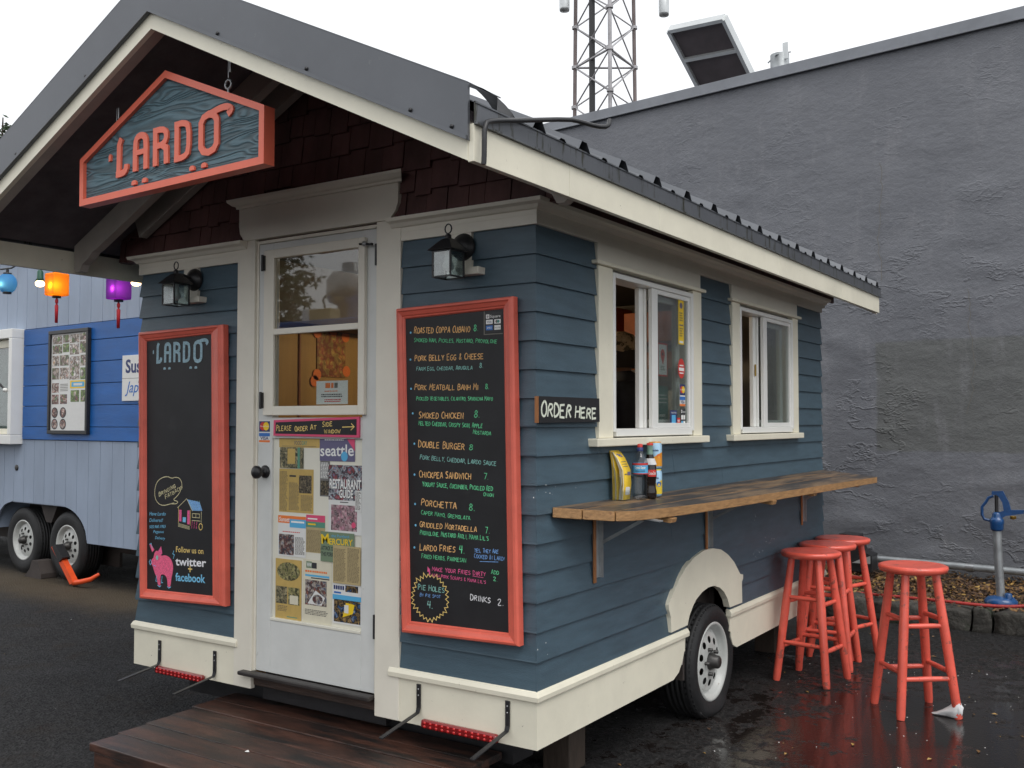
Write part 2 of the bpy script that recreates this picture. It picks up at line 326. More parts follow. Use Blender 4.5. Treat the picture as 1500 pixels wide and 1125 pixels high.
class MB:
    def __init__(s): s.v = []; s.f = []; s.mi = []; s.sm = []; s.mats = []; s.X = None
    def _m(s, m):
        if m not in s.mats: s.mats.append(m)
        return s.mats.index(m)
    def add(s, vs, fs, m, smooth=False):
        b = len(s.v)
        if s.X is not None: vs = [s.X @ Vector(q) for q in vs]
        s.v += [tuple(q) for q in vs]; k = s._m(m)
        for f in fs: s.f.append([b + i for i in f]); s.mi.append(k); s.sm.append(smooth)
        return s
    def box(s, x0, x1, y0, y1, z0, z1, m):
        vs = [(x, y, z) for z in (z0, z1) for y in (y0, y1) for x in (x0, x1)]
        return s.add(vs, [(0, 2, 3, 1), (4, 5, 7, 6), (0, 1, 5, 4), (2, 6, 7, 3), (0, 4, 6, 2), (1, 3, 7, 5)], m)
    def prism(s, ring, ext, m, cap=True, smooth=False):
        n = len(ring); ring = [Vector(r) for r in ring]; e = Vector(ext)
        vs = ring + [r + e for r in ring]
        fs = [(i, (i + 1) % n, (i + 1) % n + n, i + n) for i in range(n)]
        s.add(vs, fs, m, smooth)
        if cap: s.add(vs, [tuple(range(n))[::-1], tuple(range(n, 2 * n))], m)
        return s
    def quad(s, a, b, c, d, m): return s.add([a, b, c, d], [(0, 1, 2, 3)], m)
    def tube(s, pts, r, m, n=8, cap=True, closed=False):
        pts = [Vector(p) for p in pts]; k = len(pts); rr = r if isinstance(r, (list, tuple)) else [r] * k
        vs = []; up = Vector((0, 0, 1)); prev = None
        for i, p in enumerate(pts):
            if closed: d = (pts[(i + 1) % k] - pts[i - 1]).normalized()
            else: d = (pts[min(i + 1, k - 1)] - pts[max(i - 1, 0)]).normalized()
            if prev is None:
                a = d.cross(up if abs(d.z) < .9 else Vector((1, 0, 0))).normalized()
            else: a = (prev - d * prev.dot(d)).normalized()
            prev = a; b = d.cross(a)
            vs += [p + (a * math.cos(2 * math.pi * j / n) + b * math.sin(2 * math.pi * j / n)) * rr[i] for j in range(n)]
        fs = []
        for i in range(k if closed else k - 1):
            i2 = (i + 1) % k
            fs += [(i * n + j, i * n + (j + 1) % n, i2 * n + (j + 1) % n, i2 * n + j) for j in range(n)]
        s.add(vs, fs, m, True)
        if cap and not closed: s.add(vs, [tuple(range(n))[::-1], tuple(range((k - 1) * n, k * n))], m)
        return s
    def lathe(s, prof, c, axis, m, n=24, smooth=True, cap=False):
        """prof: (radius, height along axis)"""
        ax = Vector(axis).normalized(); a = ax.cross(Vector((0, 0, 1)) if abs(ax.z) < .9 else Vector((1, 0, 0))).normalized(); b = ax.cross(a); c = Vector(c)
        vs = []
        for r, h in prof: vs += [c + ax * h + (a * math.cos(2 * math.pi * j / n) + b * math.sin(2 * math.pi * j / n)) * r for j in range(n)]
        fs = []
        for i in range(len(prof) - 1): fs += [(i * n + j, i * n + (j + 1) % n, (i + 1) * n + (j + 1) % n, (i + 1) * n + j) for j in range(n)]
        s.add(vs, fs, m, smooth)
        if cap: s.add(vs, [tuple(range(n)), tuple(range((len(prof) - 1) * n, len(prof) * n))], m)
        return s
    def build(s, name, parent=None, bevel=0, local=False, seg=2):
        me = bpy.data.meshes.new(name)
        vs = [Vector(v) for v in s.v]
        lo = [min(v[i] for v in vs) for i in range(3)]; hi = [max(v[i] for v in vs) for i in range(3)]
        c = Vector([(lo[i] + hi[i]) / 2 for i in range(3)])
        if parent is None: c.z = lo[2]
        me.from_pydata([v - c for v in vs], [], s.f)
        for m in s.mats: me.materials.append(MATS[m])
        me.polygons.foreach_set('material_index', s.mi); me.polygons.foreach_set('use_smooth', s.sm); me.update()
        bm = bmesh.new(); bm.from_mesh(me); bmesh.ops.recalc_face_normals(bm, faces=bm.faces) if len(s.f) < 20000 else None
        bm.to_mesh(me); bm.free()
        o = bpy.data.objects.new(name, me); sc.collection.objects.link(o)
        if bevel:
            b = o.modifiers.new('bevel', 'BEVEL'); b.width = bevel; b.segments = seg; b.limit_method = 'ANGLE'; b.angle_limit = R(35)
        return place(o, c, parent, local)
def place(o, c, parent=None, local=False):
    if parent is not None:
        o.parent = parent; pw = W[parent.name]
        if local:                       # vertex data was given in the parent thing's own frame
            root = parent
            while root.parent: root = root.parent
            mw = W[root.name] @ Matrix.Translation(c)
        else: mw = Matrix.Translation(c)
        lm = pw.inverted() @ mw
        o.location = lm.to_translation(); o.rotation_euler = lm.to_euler(); reg(o, mw)
    else:
        o.location = c; reg(o, Matrix.Translation(c))
    return o
def copy_tree(o, parent=None):
    c = o.copy(); sc.collection.objects.link(c)
    if parent: c.parent = parent
    for ch in list(o.children): copy_tree(ch, c)
    return c

def smooth(P, n=2):
    for _ in range(n):
        Q = [P[0]]
        for a, c in zip(P, P[1:]): Q += [tuple(Vector(a) * .75 + Vector(c) * .25), tuple(Vector(a) * .25 + Vector(c) * .75)]
        Q.append(P[-1]); P = Q
    return P

# flat lettering ----------------------------------------------------
def frame(o, u, v):
    o = Vector(o); u = Vector(u).normalized(); v = Vector(v).normalized(); n = u.cross(v)
    return lambda x, y, d=0: o + u * x + v * y + n * d
def ribbon(mb, pts, w, fr, m, d=0.0, th=0.0, closed=False, taper=None):
    """mitred stroke in the plane of fr; th > 0 makes it stand proud"""
    P = [Vector((p[0], p[1])) for p in pts]
    P = [p for i, p in enumerate(P) if i == 0 or (p - P[i - 1]).length > 1e-6]
    if len(P) < 2:
        P = [P[0], P[0] + Vector((w, 0))]
    k = len(P); Lf = []; Rt = []
    for i in range(k):
        a = P[i] - P[i - 1] if (i > 0 or closed) else P[1] - P[0]
        b = P[(i + 1) % k] - P[i] if (i < k - 1 or closed) else a
        a = a.normalized(); b = b.normalized(); t = (a + b)
        t = a if t.length < 1e-3 else t.normalized()
        nn = Vector((-t.y, t.x)); q = max(.45, abs(nn.dot(Vector((-a.y, a.x))))); ww = w / 2 / q
        if taper: ww *= taper[i]
        Lf.append(P[i] + nn * ww); Rt.append(P[i] - nn * ww)
    top = d + th
    vs = [fr(p.x, p.y, top) for p in Lf] + [fr(p.x, p.y, top) for p in Rt]
    rg = range(k if closed else k - 1)
    fs = [(i + k, (i + 1) % k + k, (i + 1) % k, i) for i in rg]
    if th:
        vs += [fr(p.x, p.y, d) for p in Lf] + [fr(p.x, p.y, d) for p in Rt]
        for i in rg:
            j = (i + 1) % k; fs += [(i, j, j + 2 * k, i + 2 * k), (j + k, i + k, i + 3 * k, j + 3 * k)]
        if not closed: fs += [(0, 2 * k, 3 * k, k), (k - 1, 2 * k - 1, 4 * k - 1, 3 * k - 1)]
    mb.add(vs, fs, m)
def poly(mb, pts, fr, m, d=0.0, th=0.0):
    if th: mb.prism([fr(x, y, d) for x, y in pts], fr(0, 0, th) - fr(0, 0, 0), m)
    else: mb.add([fr(x, y, d) for x, y in pts], [tuple(range(len(pts)))], m)
def rect(mb, x0, y0, x1, y1, fr, m, d=0.0): poly(mb, [(x0, y0), (x1, y0), (x1, y1), (x0, y1)], fr, m, d)
def disc(mb, cx, cy, rx, ry, fr, m, d=0.0, n=16): poly(mb, [(cx + rx * math.cos(2 * math.pi * i / n), cy + ry * math.sin(2 * math.pi * i / n)) for i in range(n)], fr, m, d)

GL = {
 'A': "0,0 1.6,6 2.2,6 3.8,0|.7,2.2 3.2,2.3", 'B': "0,0 0,6 2.6,5.8 3.2,4.6 2.4,3.3 0,3.1|2.4,3.3 3.6,2.2 3.2,.5 0,0",
 'C': "3.5,5.2 2.2,6 .8,5.2 0,3 .7,.8 2.2,0 3.6,.7", 'D': "0,0 0,6|0,6 2.3,5.5 3.6,3.6 3.3,1.4 1.8,.2 0,0",
 'E': "3.3,6 0,5.8 0,0 3.4,.1|0,3.1 2.7,3.2", 'F': "3.4,6 0,5.8 0,0|0,3.1 2.7,3.2", 'G': "3.5,5.3 2.1,6 .6,5 0,2.8 .9,.4 2.6,0 3.6,1 3.6,2.6 2.1,2.6",
 'H': "0,0 0,6|3.5,0 3.5,6|0,3 3.5,3.1", 'I': ".8,0 .8,6", 'J': "2.8,6 2.8,1 1.8,0 .6,.3 0,1.4", 'K': "0,0 0,6|3.4,6 .1,2.8 3.6,0",
 'L': "0,6 0,0 3.1,.2", 'M': "0,0 .4,6 2.1,2.6 3.8,6 4.2,0", 'N': "0,0 .2,6 3.3,0 3.5,6", 'O': "1.9,6 .5,5 0,3 .5,.9 1.9,0 3.3,.9 3.8,3 3.2,5.1 1.9,6",
 'P': "0,0 .1,6 2.6,5.8 3.4,4.5 2.5,3.1 .2,2.8", 'R': "0,0 .1,6 2.6,5.8 3.3,4.6 2.4,3.3 .2,3|1.4,3.1 3.6,0", 'S': "3.2,5.3 1.9,6 .4,5.2 .5,3.8 2.9,2.6 3.3,1.1 1.9,0 .1,.6",
 'T': "0,5.9 3.8,6|1.9,6 1.8,0", 'U': "0,6 .1,1.2 1.5,0 3,.8 3.4,6", 'V': "0,6 1.9,0 3.8,6", 'W': "0,6 1.1,0 2.4,4.4 3.6,0 4.8,6", 'Y': "0,6 1.8,3 3.6,6|1.8,3 1.7,0",
 'X': "0,0 3.5,6|0,6 3.5,0", 'Z': "0,6 3.4,6 0,0 3.5,0", 'Q': "1.9,6 .5,5 0,3 .5,.9 1.9,0 3.3,.9 3.8,3 3.2,5.1 1.9,6|2.4,1.4 3.9,-.4",
 '8': "3,4.8 1.7,6 .5,4.9 1.2,3.6 2.9,2.3 3,.9 1.6,0 .2,1 .6,2.5 2.6,3.8 3,4.8", '7': "0,5.9 3.1,6 1.1,0", '4': ".5,6 .1,2.6 3.2,2.7|2.6,6 2.4,-.4",
 '2': ".1,4.6 1.2,6 2.8,5.4 2.6,3.6 .1,.1 3.4,.2", '0': "1.6,6 .2,4.5 .2,1.5 1.6,0 3,1.5 3,4.5 1.6,6", '5': "3,6 .4,5.9 .3,3.5 2.3,3.7 3,1.8 1.6,0 .1,.5", '9': "3,4.6 1.6,6 .3,4.6 1.5,3 3,4.4 2.4,0", '1': ".8,4.9 1.7,6 1.6,0",
 '.': "0,0 .35,.1", ',': ".4,.5 0,-1.2", "'": ".3,6 .1,4.6", '!': ".4,6 .3,1.8|.3,.2 .5,0", '&': "3.4,0 .6,4.6 1.4,6 2.4,4.8 .1,1.6 1.3,0 3.2,2", '_': "0,0 4,0", 'o': "0,.5 .5,1 1,.5 .5,0 0,.5", '+': "0,3 4,3|2,1 2,5", '-': "0,3 2.4,3",
}
WID = {'I': 1.6, '.': .8, ',': .8, "'": .8, '!': 1.0, 'M': 4.2, 'W': 4.8, '1': 2, ' ': 2.2, '_': 4, 'o': 1}
def chalk(mb, text, fr, x0, y0, x1, y1, h, m, w=None, big_first=1.0, jit=.18):
    """hand lettered capitals from (x0,y0) to (x1,y1), cap height h"""
    tot = sum(WID.get(c, 3.6) + 1.15 for c in text) - 1.15
    ln = math.hypot(x1 - x0, y1 - y0); ux, uy = (x1 - x0) / ln, (y1 - y0) / ln
    if text == '_': sx = ln / 4
    else: sx = ln / tot
    w = w or h * .135; cur = 0; first = True
    for i, c in enumerate(text):
        if c == ' ': cur += WID[' '] + 1.15; first = True; continue
        sy = h / 6 * (1.0 if (first or c in '8742') else .84) * (big_first if first else 1); first = False
        dy = random.uniform(-.25, .25); sl = random.uniform(-.02, .12)
        for st in GL[c].split('|'):
            P = []
            for q in st.split():
                a, b = map(float, q.split(',')); a += random.uniform(-jit, jit) * .6; b += random.uniform(-jit, jit)
                lx = (cur + a) * sx + b * sl * sy; ly = (b + dy) * sy
                P.append((x0 + ux * lx - uy * ly, y0 + uy * lx + ux * ly))
            if len(P) > 2 and c in 'BCDGOPRSU82095&J':          # soften the turns
                Q = [P[0]]
                for j in range(1, len(P) - 1):
                    Q.append((P[j][0] * .75 + P[j - 1][0] * .25, P[j][1] * .75 + P[j - 1][1] * .25)); Q.append((P[j][0] * .75 + P[j + 1][0] * .25, P[j][1] * .75 + P[j + 1][1] * .25))
                Q.append(P[-1]); P = Q
            ribbon(mb, P, w * random.uniform(.85, 1.15), fr, m, d=.0004 + .00006 * random.randrange(12))
        cur += WID.get(c, 3.6) + 1.15
_tc = {}
def typed(mb, text, fr, x0, y0, x1, y1, h, m, d=.0006, bold=.0, shear=0):
    """printed / lower-case lettering fitted between two points"""
    key = (text, bold, shear)
    if key not in _tc:
        cu = bpy.data.curves.new('t', 'FONT'); cu.body = text; cu.size = 1; cu.offset = bold; cu.shear = shear; cu.resolution_u = 3
        o = bpy.data.objects.new('t', cu); sc.collection.objects.link(o)
        dg = bpy.context.evaluated_depsgraph_get(); me = o.evaluated_get(dg).to_mesh()
        vs = [(v.co.x, v.co.y) for v in me.vertices]; fs = [tuple(p.vertices) for p in me.polygons]
        o.evaluated_get(dg).to_mesh_clear(); bpy.data.objects.remove(o); bpy.data.curves.remove(cu)
        _tc[key] = (vs, fs)
    vs, fs = _tc[key]
    a = min(v[0] for v in vs); b = max(v[0] for v in vs); ln = math.hypot(x1 - x0, y1 - y0); ux, uy = (x1 - x0) / ln, (y1 - y0) / ln
    sx = ln / (b - a); sy = h / .70
    mb.add([fr(x0 + ux * (v[0] - a) * sx - uy * v[1] * sy, y0 + uy * (v[0] - a) * sx + ux * v[1] * sy, d) for v in vs], fs, m)
def textlines(mb, x0, y0, x1, y1, fr, m, pitch, d=.0004, dens=.55):
    """body copy: rows of word-sized dashes"""
    y = y1 - pitch
    while y > y0:
        x = x0
        while x < x1:
            wl = random.uniform(.004, .014)
            if x + wl > x1: break
            rect(mb, x, y, x + wl, y + pitch * dens, fr, m, d); x += wl + .0025
        y -= pitch
LOGO = [
 ([(.094, 1.02), (.080, .86), (.078, .04)], 1), ([(.062, .04), (.110, .04), (.128, .12), (.130, .27)], 1),
 ([(.188, 0), (.188, .78), (.2, .92), (.222, .96), (.245, .92), (.257, .78), (.257, 0)], 1), ([(.188, .5), (.257, .5)], .8),
 ([(.318, 0), (.318, .97)], 1), ([(.304, .955), (.36, .955), (.386, .86), (.386, .64), (.360, .53), (.33, .53)], .9), ([(.360, .53), (.386, .42), (.388, 0)], 1),
 ([(.452, .03), (.452, .97)], 1), ([(.438, .955), (.495, .955), (.524, .84), (.524, .17), (.497, .04), (.438, .04)], .9),
 ([(.642, .99), (.612, .93), (.597, .80), (.597, .18), (.612, .05), (.642, 0), (.672, .05), (.687, .18), (.687, .80), (.672, .93)], -1),
 ([(.625, .95), (.66, 1.00), (.70, 1.05), (.738, 1.06), (.765, 1.0), (.768, .92), (.750, .84)], .95),
]
LOGO_DOTS = [(.018, .46, .55), (.182, -.36, 1), (.250, -.36, 1), (.545, -.36, 1), (.615, -.36, 1)]
def logo(mb, fr, S, cap, m, sw, th):
    """S = metres per logo unit across, cap = cap height; each stroke a hair higher than the last"""
    for i, (p, k) in enumerate(LOGO):
        if len(p) > 3 and k > 0: p = [q[:2] for q in smooth([(a, c, 0) for a, c in p], 1)]
        ribbon(mb, [(x * S, y * cap) for x, y in p], sw * abs(k), fr, m, d=.0004 + i * .00009, th=th, closed=k < 0)
    for i, (x, y, k) in enumerate(LOGO_DOTS):
        r = sw * .55; hh = sw * .62 * (1.7 if k < 1 else 1)
        P = [(-r, 0), (r, 0), (r, hh * .7), (r * .5, hh * 1.1), (-r * .5, hh * 1.1), (-r, hh * .7)] if k == 1 else [(-r * .5, 0), (r * .45, .1 * hh), (r * .45, hh), (0, hh * 1.15), (-r * .5, hh * .8)]
        poly(mb, [(x * S + a, y * cap + b) for a, b in P], fr, m, d=.0004, th=th)

def paper_mat(name, col, tcol):
    m, t, b = nodes_of(name); n = t.nodes.new; l = t.links.new
    tr = n('ShaderNodeBsdfTranslucent'); tr.inputs[0].default_value = (*tcol, 1); b.inputs['Base Color'].default_value = (*col, 1); b.inputs['Roughness'].default_value = .6
    ms = n('ShaderNodeMixShader'); ms.inputs[0].default_value = .55; l(b.outputs[0], ms.inputs[1]); l(tr.outputs[0], ms.inputs[2])
    l(ms.outputs[0], t.nodes['Material Output'].inputs['Surface']); MATS[name] = m
def lamp_light(parent, loc, power, col, r=.02):
    d = bpy.data.lights.new('lamp_light', 'POINT'); d.energy = power; d.color = col; d.shadow_soft_size = r
    o = bpy.data.objects.new('lamp_light', d); sc.collection.objects.link(o); o.parent = parent; o.location = W[parent.name].inverted() @ Vector(loc)
    return o

# ------------------------------------------------------------------ ground
G = -0.03
g = MB(); g.quad((-400, -400, G), (400, -400, G), (400, 400, G), (-400, 400, G), 'asphalt')
tag(g.build('ground'), kind='structure')

# ------------------------------------------------------------------ stuccoed building behind
WD = Vector((0.99396, -0.10973, 0)); WN = Vector((0.10973, 0.99396, 0))
bld = empty('stucco_building', (0.365, 6.659, G), math.atan2(WD.y, WD.x), 'tall grey stuccoed building side wall rising behind the blue food cart', 'building')
b = MB(); X0, X1, ZT = -13.0, 7.0, 5.13
nx, nz_ = 330, 105; vs = []; fs = []
for j in range(nz_ + 1):
    for i in range(nx + 1):
        x = X0 + (X1 - X0) * (i / nx); z = ZT * j / nz_
        p = Vector((x * .8, z * 1.7, 3.1)); h = noise.fractal(p * 2.2, .8, 2.2, 5) * .007 + max(0, noise.noise(Vector((x * 1.6, z * 4.5, 9))) - .22) * .03
        h *= 1.25 - .8 * min(1, max(0, (z - 2.6) / 2.0))
        vs.append((x, -h, z))
for j in range(nz_):
    for i in range(nx):
        a = j * (nx + 1) + i; fs.append((a, a + 1, a + nx + 2, a + nx + 1))
b.add(vs, fs, 'stucco', True); b.box(X0, X1, .05, 11, 0, ZT - .02, 'stucco')
b.build('stucco_wall', bld, local=True)
b = MB(); b.box(X0 - .03, X1 + .03, -.035, .25, ZT, ZT + .115, 'coping'); b.box(X0 - .03, X1 + .03, -.05, -.036, ZT - .008, ZT + .012, 'coping')
b.build('parapet_coping', bld, .004, local=True)
# plaster cracks stand a little open on the wall
for (cx, z0, z1, sd_) in ((-.62, 2.9, 4.05, 3), (.12, 1.6, 2.75, 5)):
    b = MB(); random.seed(sd_); P = []; x = cx
    for k in range(26):
        x += random.uniform(-.02, .02); P.append((x, z0 + (z1 - z0) * k / 25))
    ribbon(b, P, .006, frame((0, -.022, 0), (1, 0, 0), (0, 0, 1)), 'ink_grey'); b.build('crack', bld, local=True)
random.seed(11)

sol = empty('solar_panel', (-2.0, 7.6, 5.0), math.atan2(WD.y, WD.x), 'tilted solar panel seen from beneath above the grey parapet', 'solar panel')
b = MB()
A = Vector((-1.0, 0, 0))
def wl(u, off, z): p = Vector((0.365, 6.659, 0)) - WD * u + WN * off; return Vector((p.x, p.y, z))
# underside quad: near top edge, far bottom edge
TL, TR, BL_, BR_ = wl(3.17, .3, 6.08), wl(2.46, .3, 6.03), wl(3.12, 2.2, 6.12 - .02), wl(2.35, 2.2, 6.12 - .02)
TL, TR = wl(3.17, .3, 6.085), wl(2.46, .3, 6.035); BL_, BR_ = wl(3.15, 1.5, 5.19), wl(2.44, 1.5, 5.15)
nrm = (TR - TL).cross(BL_ - TL).normalized(); nrm = nrm if nrm.z > 0 else -nrm
def slab(mb, a, b_, c, d, t, m): mb.prism([a, b_, c, d], nrm * t, m)
slab(b, TL, TR, BR_, BL_, .04, 'panel_back'); b.build('collector', sol)
for P0, P1 in ((TL, TR), (TR, BR_), (BR_, BL_), (BL_, TL), ((TL * .72 + BL_ * .28), (TR * .72 + BR_ * .28))):
    b = MB(); dd = (P1 - P0).normalized(); sd_ = dd.cross(nrm) * .022
    b.prism([P0 - sd_ - nrm * .04, P0 + sd_ - nrm * .04, P0 + sd_ + nrm * .06, P0 - sd_ + nrm * .06], P1 - P0, 'alu'); b.build('frame_rail', sol)
b = MB(); b.tube([BL_ * .9 + TL * .1, wl(3.1, 1.2, 5.1)], .025, 'alu'); b.tube([BR_ * .9 + TR * .1, wl(2.5, 1.2, 5.1)], .025, 'alu'); b.build('stand', sol)
duct = empty('vent_duct', tuple(wl(1.80, .3, 5.0)), 0, 'short galvanised duct stub with a bracket above the grey parapet', 'duct')
b = MB(); c = wl(1.80, .3, 5.0); b.lathe([(.10, 0), (.10, .46), (.092, .46), (.092, 0)], c, (0, 0, 1), 'galv', 20); b.build('pipe', duct)
b = MB(); c2 = wl(1.71, .24, 5.46); b.box(c2.x - .03, c2.x + .03, c2.y, c2.y + .012, 5.38, 5.56, 'alu'); b.build('bracket', duct, .003)
b = MB(); b.tube([c + Vector((-.13, 0, .40)), c + Vector((0, -.11, .43)), c + Vector((.12, 0, .47))], .008, 'galv'); b.build('strap', duct)

# ------------------------------------------------------------------ lattice tower
TD = 40.0; F2 = Vector((-math.sin(R(33.63)), math.cos(R(33.63)), 0)); R2 = Vector((math.cos(R(33.63)), math.sin(R(33.63)), 0))
tc_ = Vector((2.031, -3.212, 0)) + F2 * (TD + .8) + R2 * ((893 - 750) / 1447 * TD); tc_.z = G
tow = empty('radio_tower', tuple(tc_), 0, 'three legged steel lattice radio tower rising beyond the grey building', 'tower')
def leg_at(k, z):
    s = 1.42 + (20 - z) * .012
    return tc_ + (F2 * -math.cos(k * 2.0944) + R2 * math.sin(k * 2.0944)) * s + Vector((0, 0, z))
for k in range(3):
    b = MB(); b.tube([leg_at(k, z) for z in (0, 8, 16, 24)], .085, 'tower_rust' if k else 'tower_steel', 8); b.build('leg', tow)
zs = [1.0 + 1.72 * i for i in range(14)]
off = .12
for i in range(13):
    z0, z1 = zs[i] + off, zs[i + 1] + off
    for k in range(3):
        k2 = (k + 1) % 3
        b = MB()
        b.tube([leg_at(k, z0), leg_at(k2, z1)], .035, 'tower_steel', 5); b.tube([leg_at(k2, z0), leg_at(k, z1)], .035, 'tower_steel', 5)
        b.build('brace', tow)
        if i in (9,):
            b = MB(); b.tube([leg_at(k, z0), leg_at(k2, z0)], .05, 'tower_steel', 5); b.build('girt', tow)
    for k in range(3):
        b = MB(); b.lathe([(.15, -.06), (.15, .06)], leg_at(k, z0), (0, 0, 1), 'tower_steel', 8, cap=True); b.build('collar', tow)
b = MB()
q = lambda z: tc_ - R2 * .62 - F2 * .2 + Vector((0, 0, z))
b.prism([q(0) + R2 * a + F2 * e for a, e in ((-.12, -.1), (.12, -.1), (.12, .1), (-.12, .1))], (0, 0, 24), 'black_metal'); b.build('cable_ladder', tow)
for sx_, zz in ((-1.75, 18.75), (2.42, 18.55)):
    a_ = empty('antenna', tuple(tc_ + R2 * sx_ + Vector((0, 0, zz))), 0, 'cylindrical antenna at the %s edge of the lattice tower' % ('left' if sx_ < 0 else 'right'), 'antenna')
    c = tc_ + R2 * sx_ + Vector((0, 0, zz))
    b = MB(); b.lathe([(.0, 0), (.2, 0), (.22, .1), (.22, 1.6), (.0, 1.7)], c, (0, 0, 1), 'alu', 16); b.build('drum', a_)
    b = MB(); b.tube([c + Vector((0, 0, .9)), c - R2 * sx_ * .5 + Vector((0, 0, .9))], .04, 'tower_steel', 6); b.build('arm', a_)

# ------------------------------------------------------------------ conifers
def pine(name, loc, h, rad, label, n=3200, sd_=1):
    random.seed(sd_); t = empty(name, loc, 0, label, 'tree'); L0 = Vector(loc)
    b = MB(); b.tube([L0 + Vector((random.uniform(-.05, .05) * h * .1, 0, h * k / 6)) for k in range(7)], [.03 * h * (1 - k / 6.4) for k in range(7)], 'bark', 8); b.build('trunk', t)
    br = MB(); nd = MB(); nb = 70
    for i in range(nb):
        zz = .18 + .80 * i / nb; az = i * 2.4 + random.uniform(-.4, .4); ln = rad * (1 - zz) ** .75 * random.uniform(.65, 1.25) + rad * .06
        d = Vector((math.cos(az), math.sin(az), random.uniform(-.15, .3))); p0 = L0 + Vector((0, 0, zz * h))
        br.tube([p0, p0 + d * ln * .5, p0 + d * ln + Vector((0, 0, ln * .1))], [.012 * rad, .008 * rad, .003 * rad], 'bark', 4, cap=False)
        for k in range(n // nb):
            s = random.uniform(.25, 1) ** .7; c = p0 + d * ln * s + Vector((random.gauss(0, 1), random.gauss(0, 1), random.gauss(0, .6))) * rad * .07
            a = Vector((random.gauss(0, 1), random.gauss(0, 1), random.gauss(0, .8))).normalized(); e = a.cross(Vector((random.random(), random.random(), random.random()))).normalized()
            q = rad * random.uniform(.03, .065)
            nd.add([c - a * q, c + e * q * .35, c + a * q, c - e * q * .35], [(0, 1, 2, 3)], 'needles')
    br.build('branches', t); nd.build('crown', t); return t
pine('pine_tree', (-53.8, 27.5, G), 19.1, 4.6, 'dark conifer tip seen past the left edge of the gabled roof', 2800, 4)
pine('pine_tree', (-15.6, -12.5, G), 6.6, 2.7, 'bushy conifer across the lot, mirrored in the door glass', 4200, 9)
random.seed(21)
# the cart across the lot that the door glass mirrors
oc = empty('food_cart', (-6.6, -5.0, G), 0, 'plain cart across the lot seen only as a reflection in the door', 'food cart')
b = MB(); b.box(-9.4, -3.9, -7.4, -5.0, .45, 2.55, 'interior_dark'); b.build('cart_body', oc, .03)
b = MB(); b.box(-9.5, -3.8, -7.5, -4.9, 2.551, 2.66, 'royal'); b.build('roof', oc, .02)
b = MB(); c = Vector((-5.93, -5.4, 2.66)); b.lathe([(.17, 0), (.17, .2), (.27, .24), (.30, .30), (.30, .50), (.24, .58), (.12, .60), (.12, .70), (.0, .72)], c, (0, 0, 1), 'steel', 22); b.build('exhaust_fan', oc)
b = MB(); b.tube([c + Vector((-.3, .0, .45)), c + Vector((-.42, .05, .3)), c + Vector((-.36, .05, .1)), c + Vector((-.5, .05, .02))], .014, 'black_metal', 6); b.build('cord', oc)
b = MB(); b.box(-6.45, -6.22, -5.3, -5.1, 2.662, 2.82, 'white_paper'); b.box(-6.18, -5.85, -5.12, -4.95, 2.662, 2.79, 'tan_paper'); b.build('crates', oc, .01)

# ------------------------------------------------------------------ planting bed along the wall
b = MB(); nx, ny = 90, 34; vs = []; fs = []
for j in range(ny + 1):
    for i in range(nx + 1):
        x = -3 + 8 * i / nx; y = 4.86 + 2.2 * j / ny
        vs.append((x, y, .085 + .035 * noise.noise(Vector((x * 2, y * 2, 0))) + .02 * noise.noise(Vector((x * 9, y * 9, 4)))))
for j in range(ny):
    for i in range(nx): a = j * (nx + 1) + i; fs.append((a, a + 1, a + nx + 2, a + nx + 1))
mat('soil', (.040, .026, .018), .8, var=(14, .5), bump=(60, 1, .02))
b.add(vs, fs, 'soil', True); tag(b.build('planting_bed'), kind='structure')
b = MB()
for i in range(21000):
    x = random.uniform(-1.6, 3.2); y = random.uniform(4.88, 6.6)
    if random.random() < .04: y = random.uniform(4.62, 4.9)
    z = .10 + .035 * noise.noise(Vector((x * 2, y * 2, 0))) + .02 * noise.noise(Vector((x * 9, y * 9, 4))) + random.uniform(-.005, .02)
    if y < 4.9: z = .155
    s = random.uniform(.006, .026); a = random.uniform(0, 6.28); t1 = random.uniform(-.6, .6); t2 = random.uniform(-.5, .5)
    u = Vector((math.cos(a), math.sin(a), t1)) * s; v = Vector((-math.sin(a), math.cos(a), t2)) * s * random.uniform(.3, .75)
    c = Vector((x, y, z)); k = random.random()
    if random.random() > .35 and noise.noise(Vector((x * 1.3, y * 1.6, 7))) < -.05 and k > .3: continue
    b.add([c - u, c + v, c + u, c - v], [(0, 1, 2, 3)], 'leaf_c' if k < .10 else 'leaf_a' if k < .42 else 'leaf_b')
tag(b.build('fallen_leaves'), 'brown and yellow fallen leaves and bark mulch in the planting bed', 'leaf litter', kind='stuff')
kb = empty('stone_kerb', (.6, 4.8, G), 0, 'rough grey stone kerb edging the leaf strewn planting bed', 'kerb')
xs = [-1.75, -1.35, -.98, -.62, -.3, .08, .47, .785, .93, 1.36, 1.8, 2.2, 2.6, 3.1]
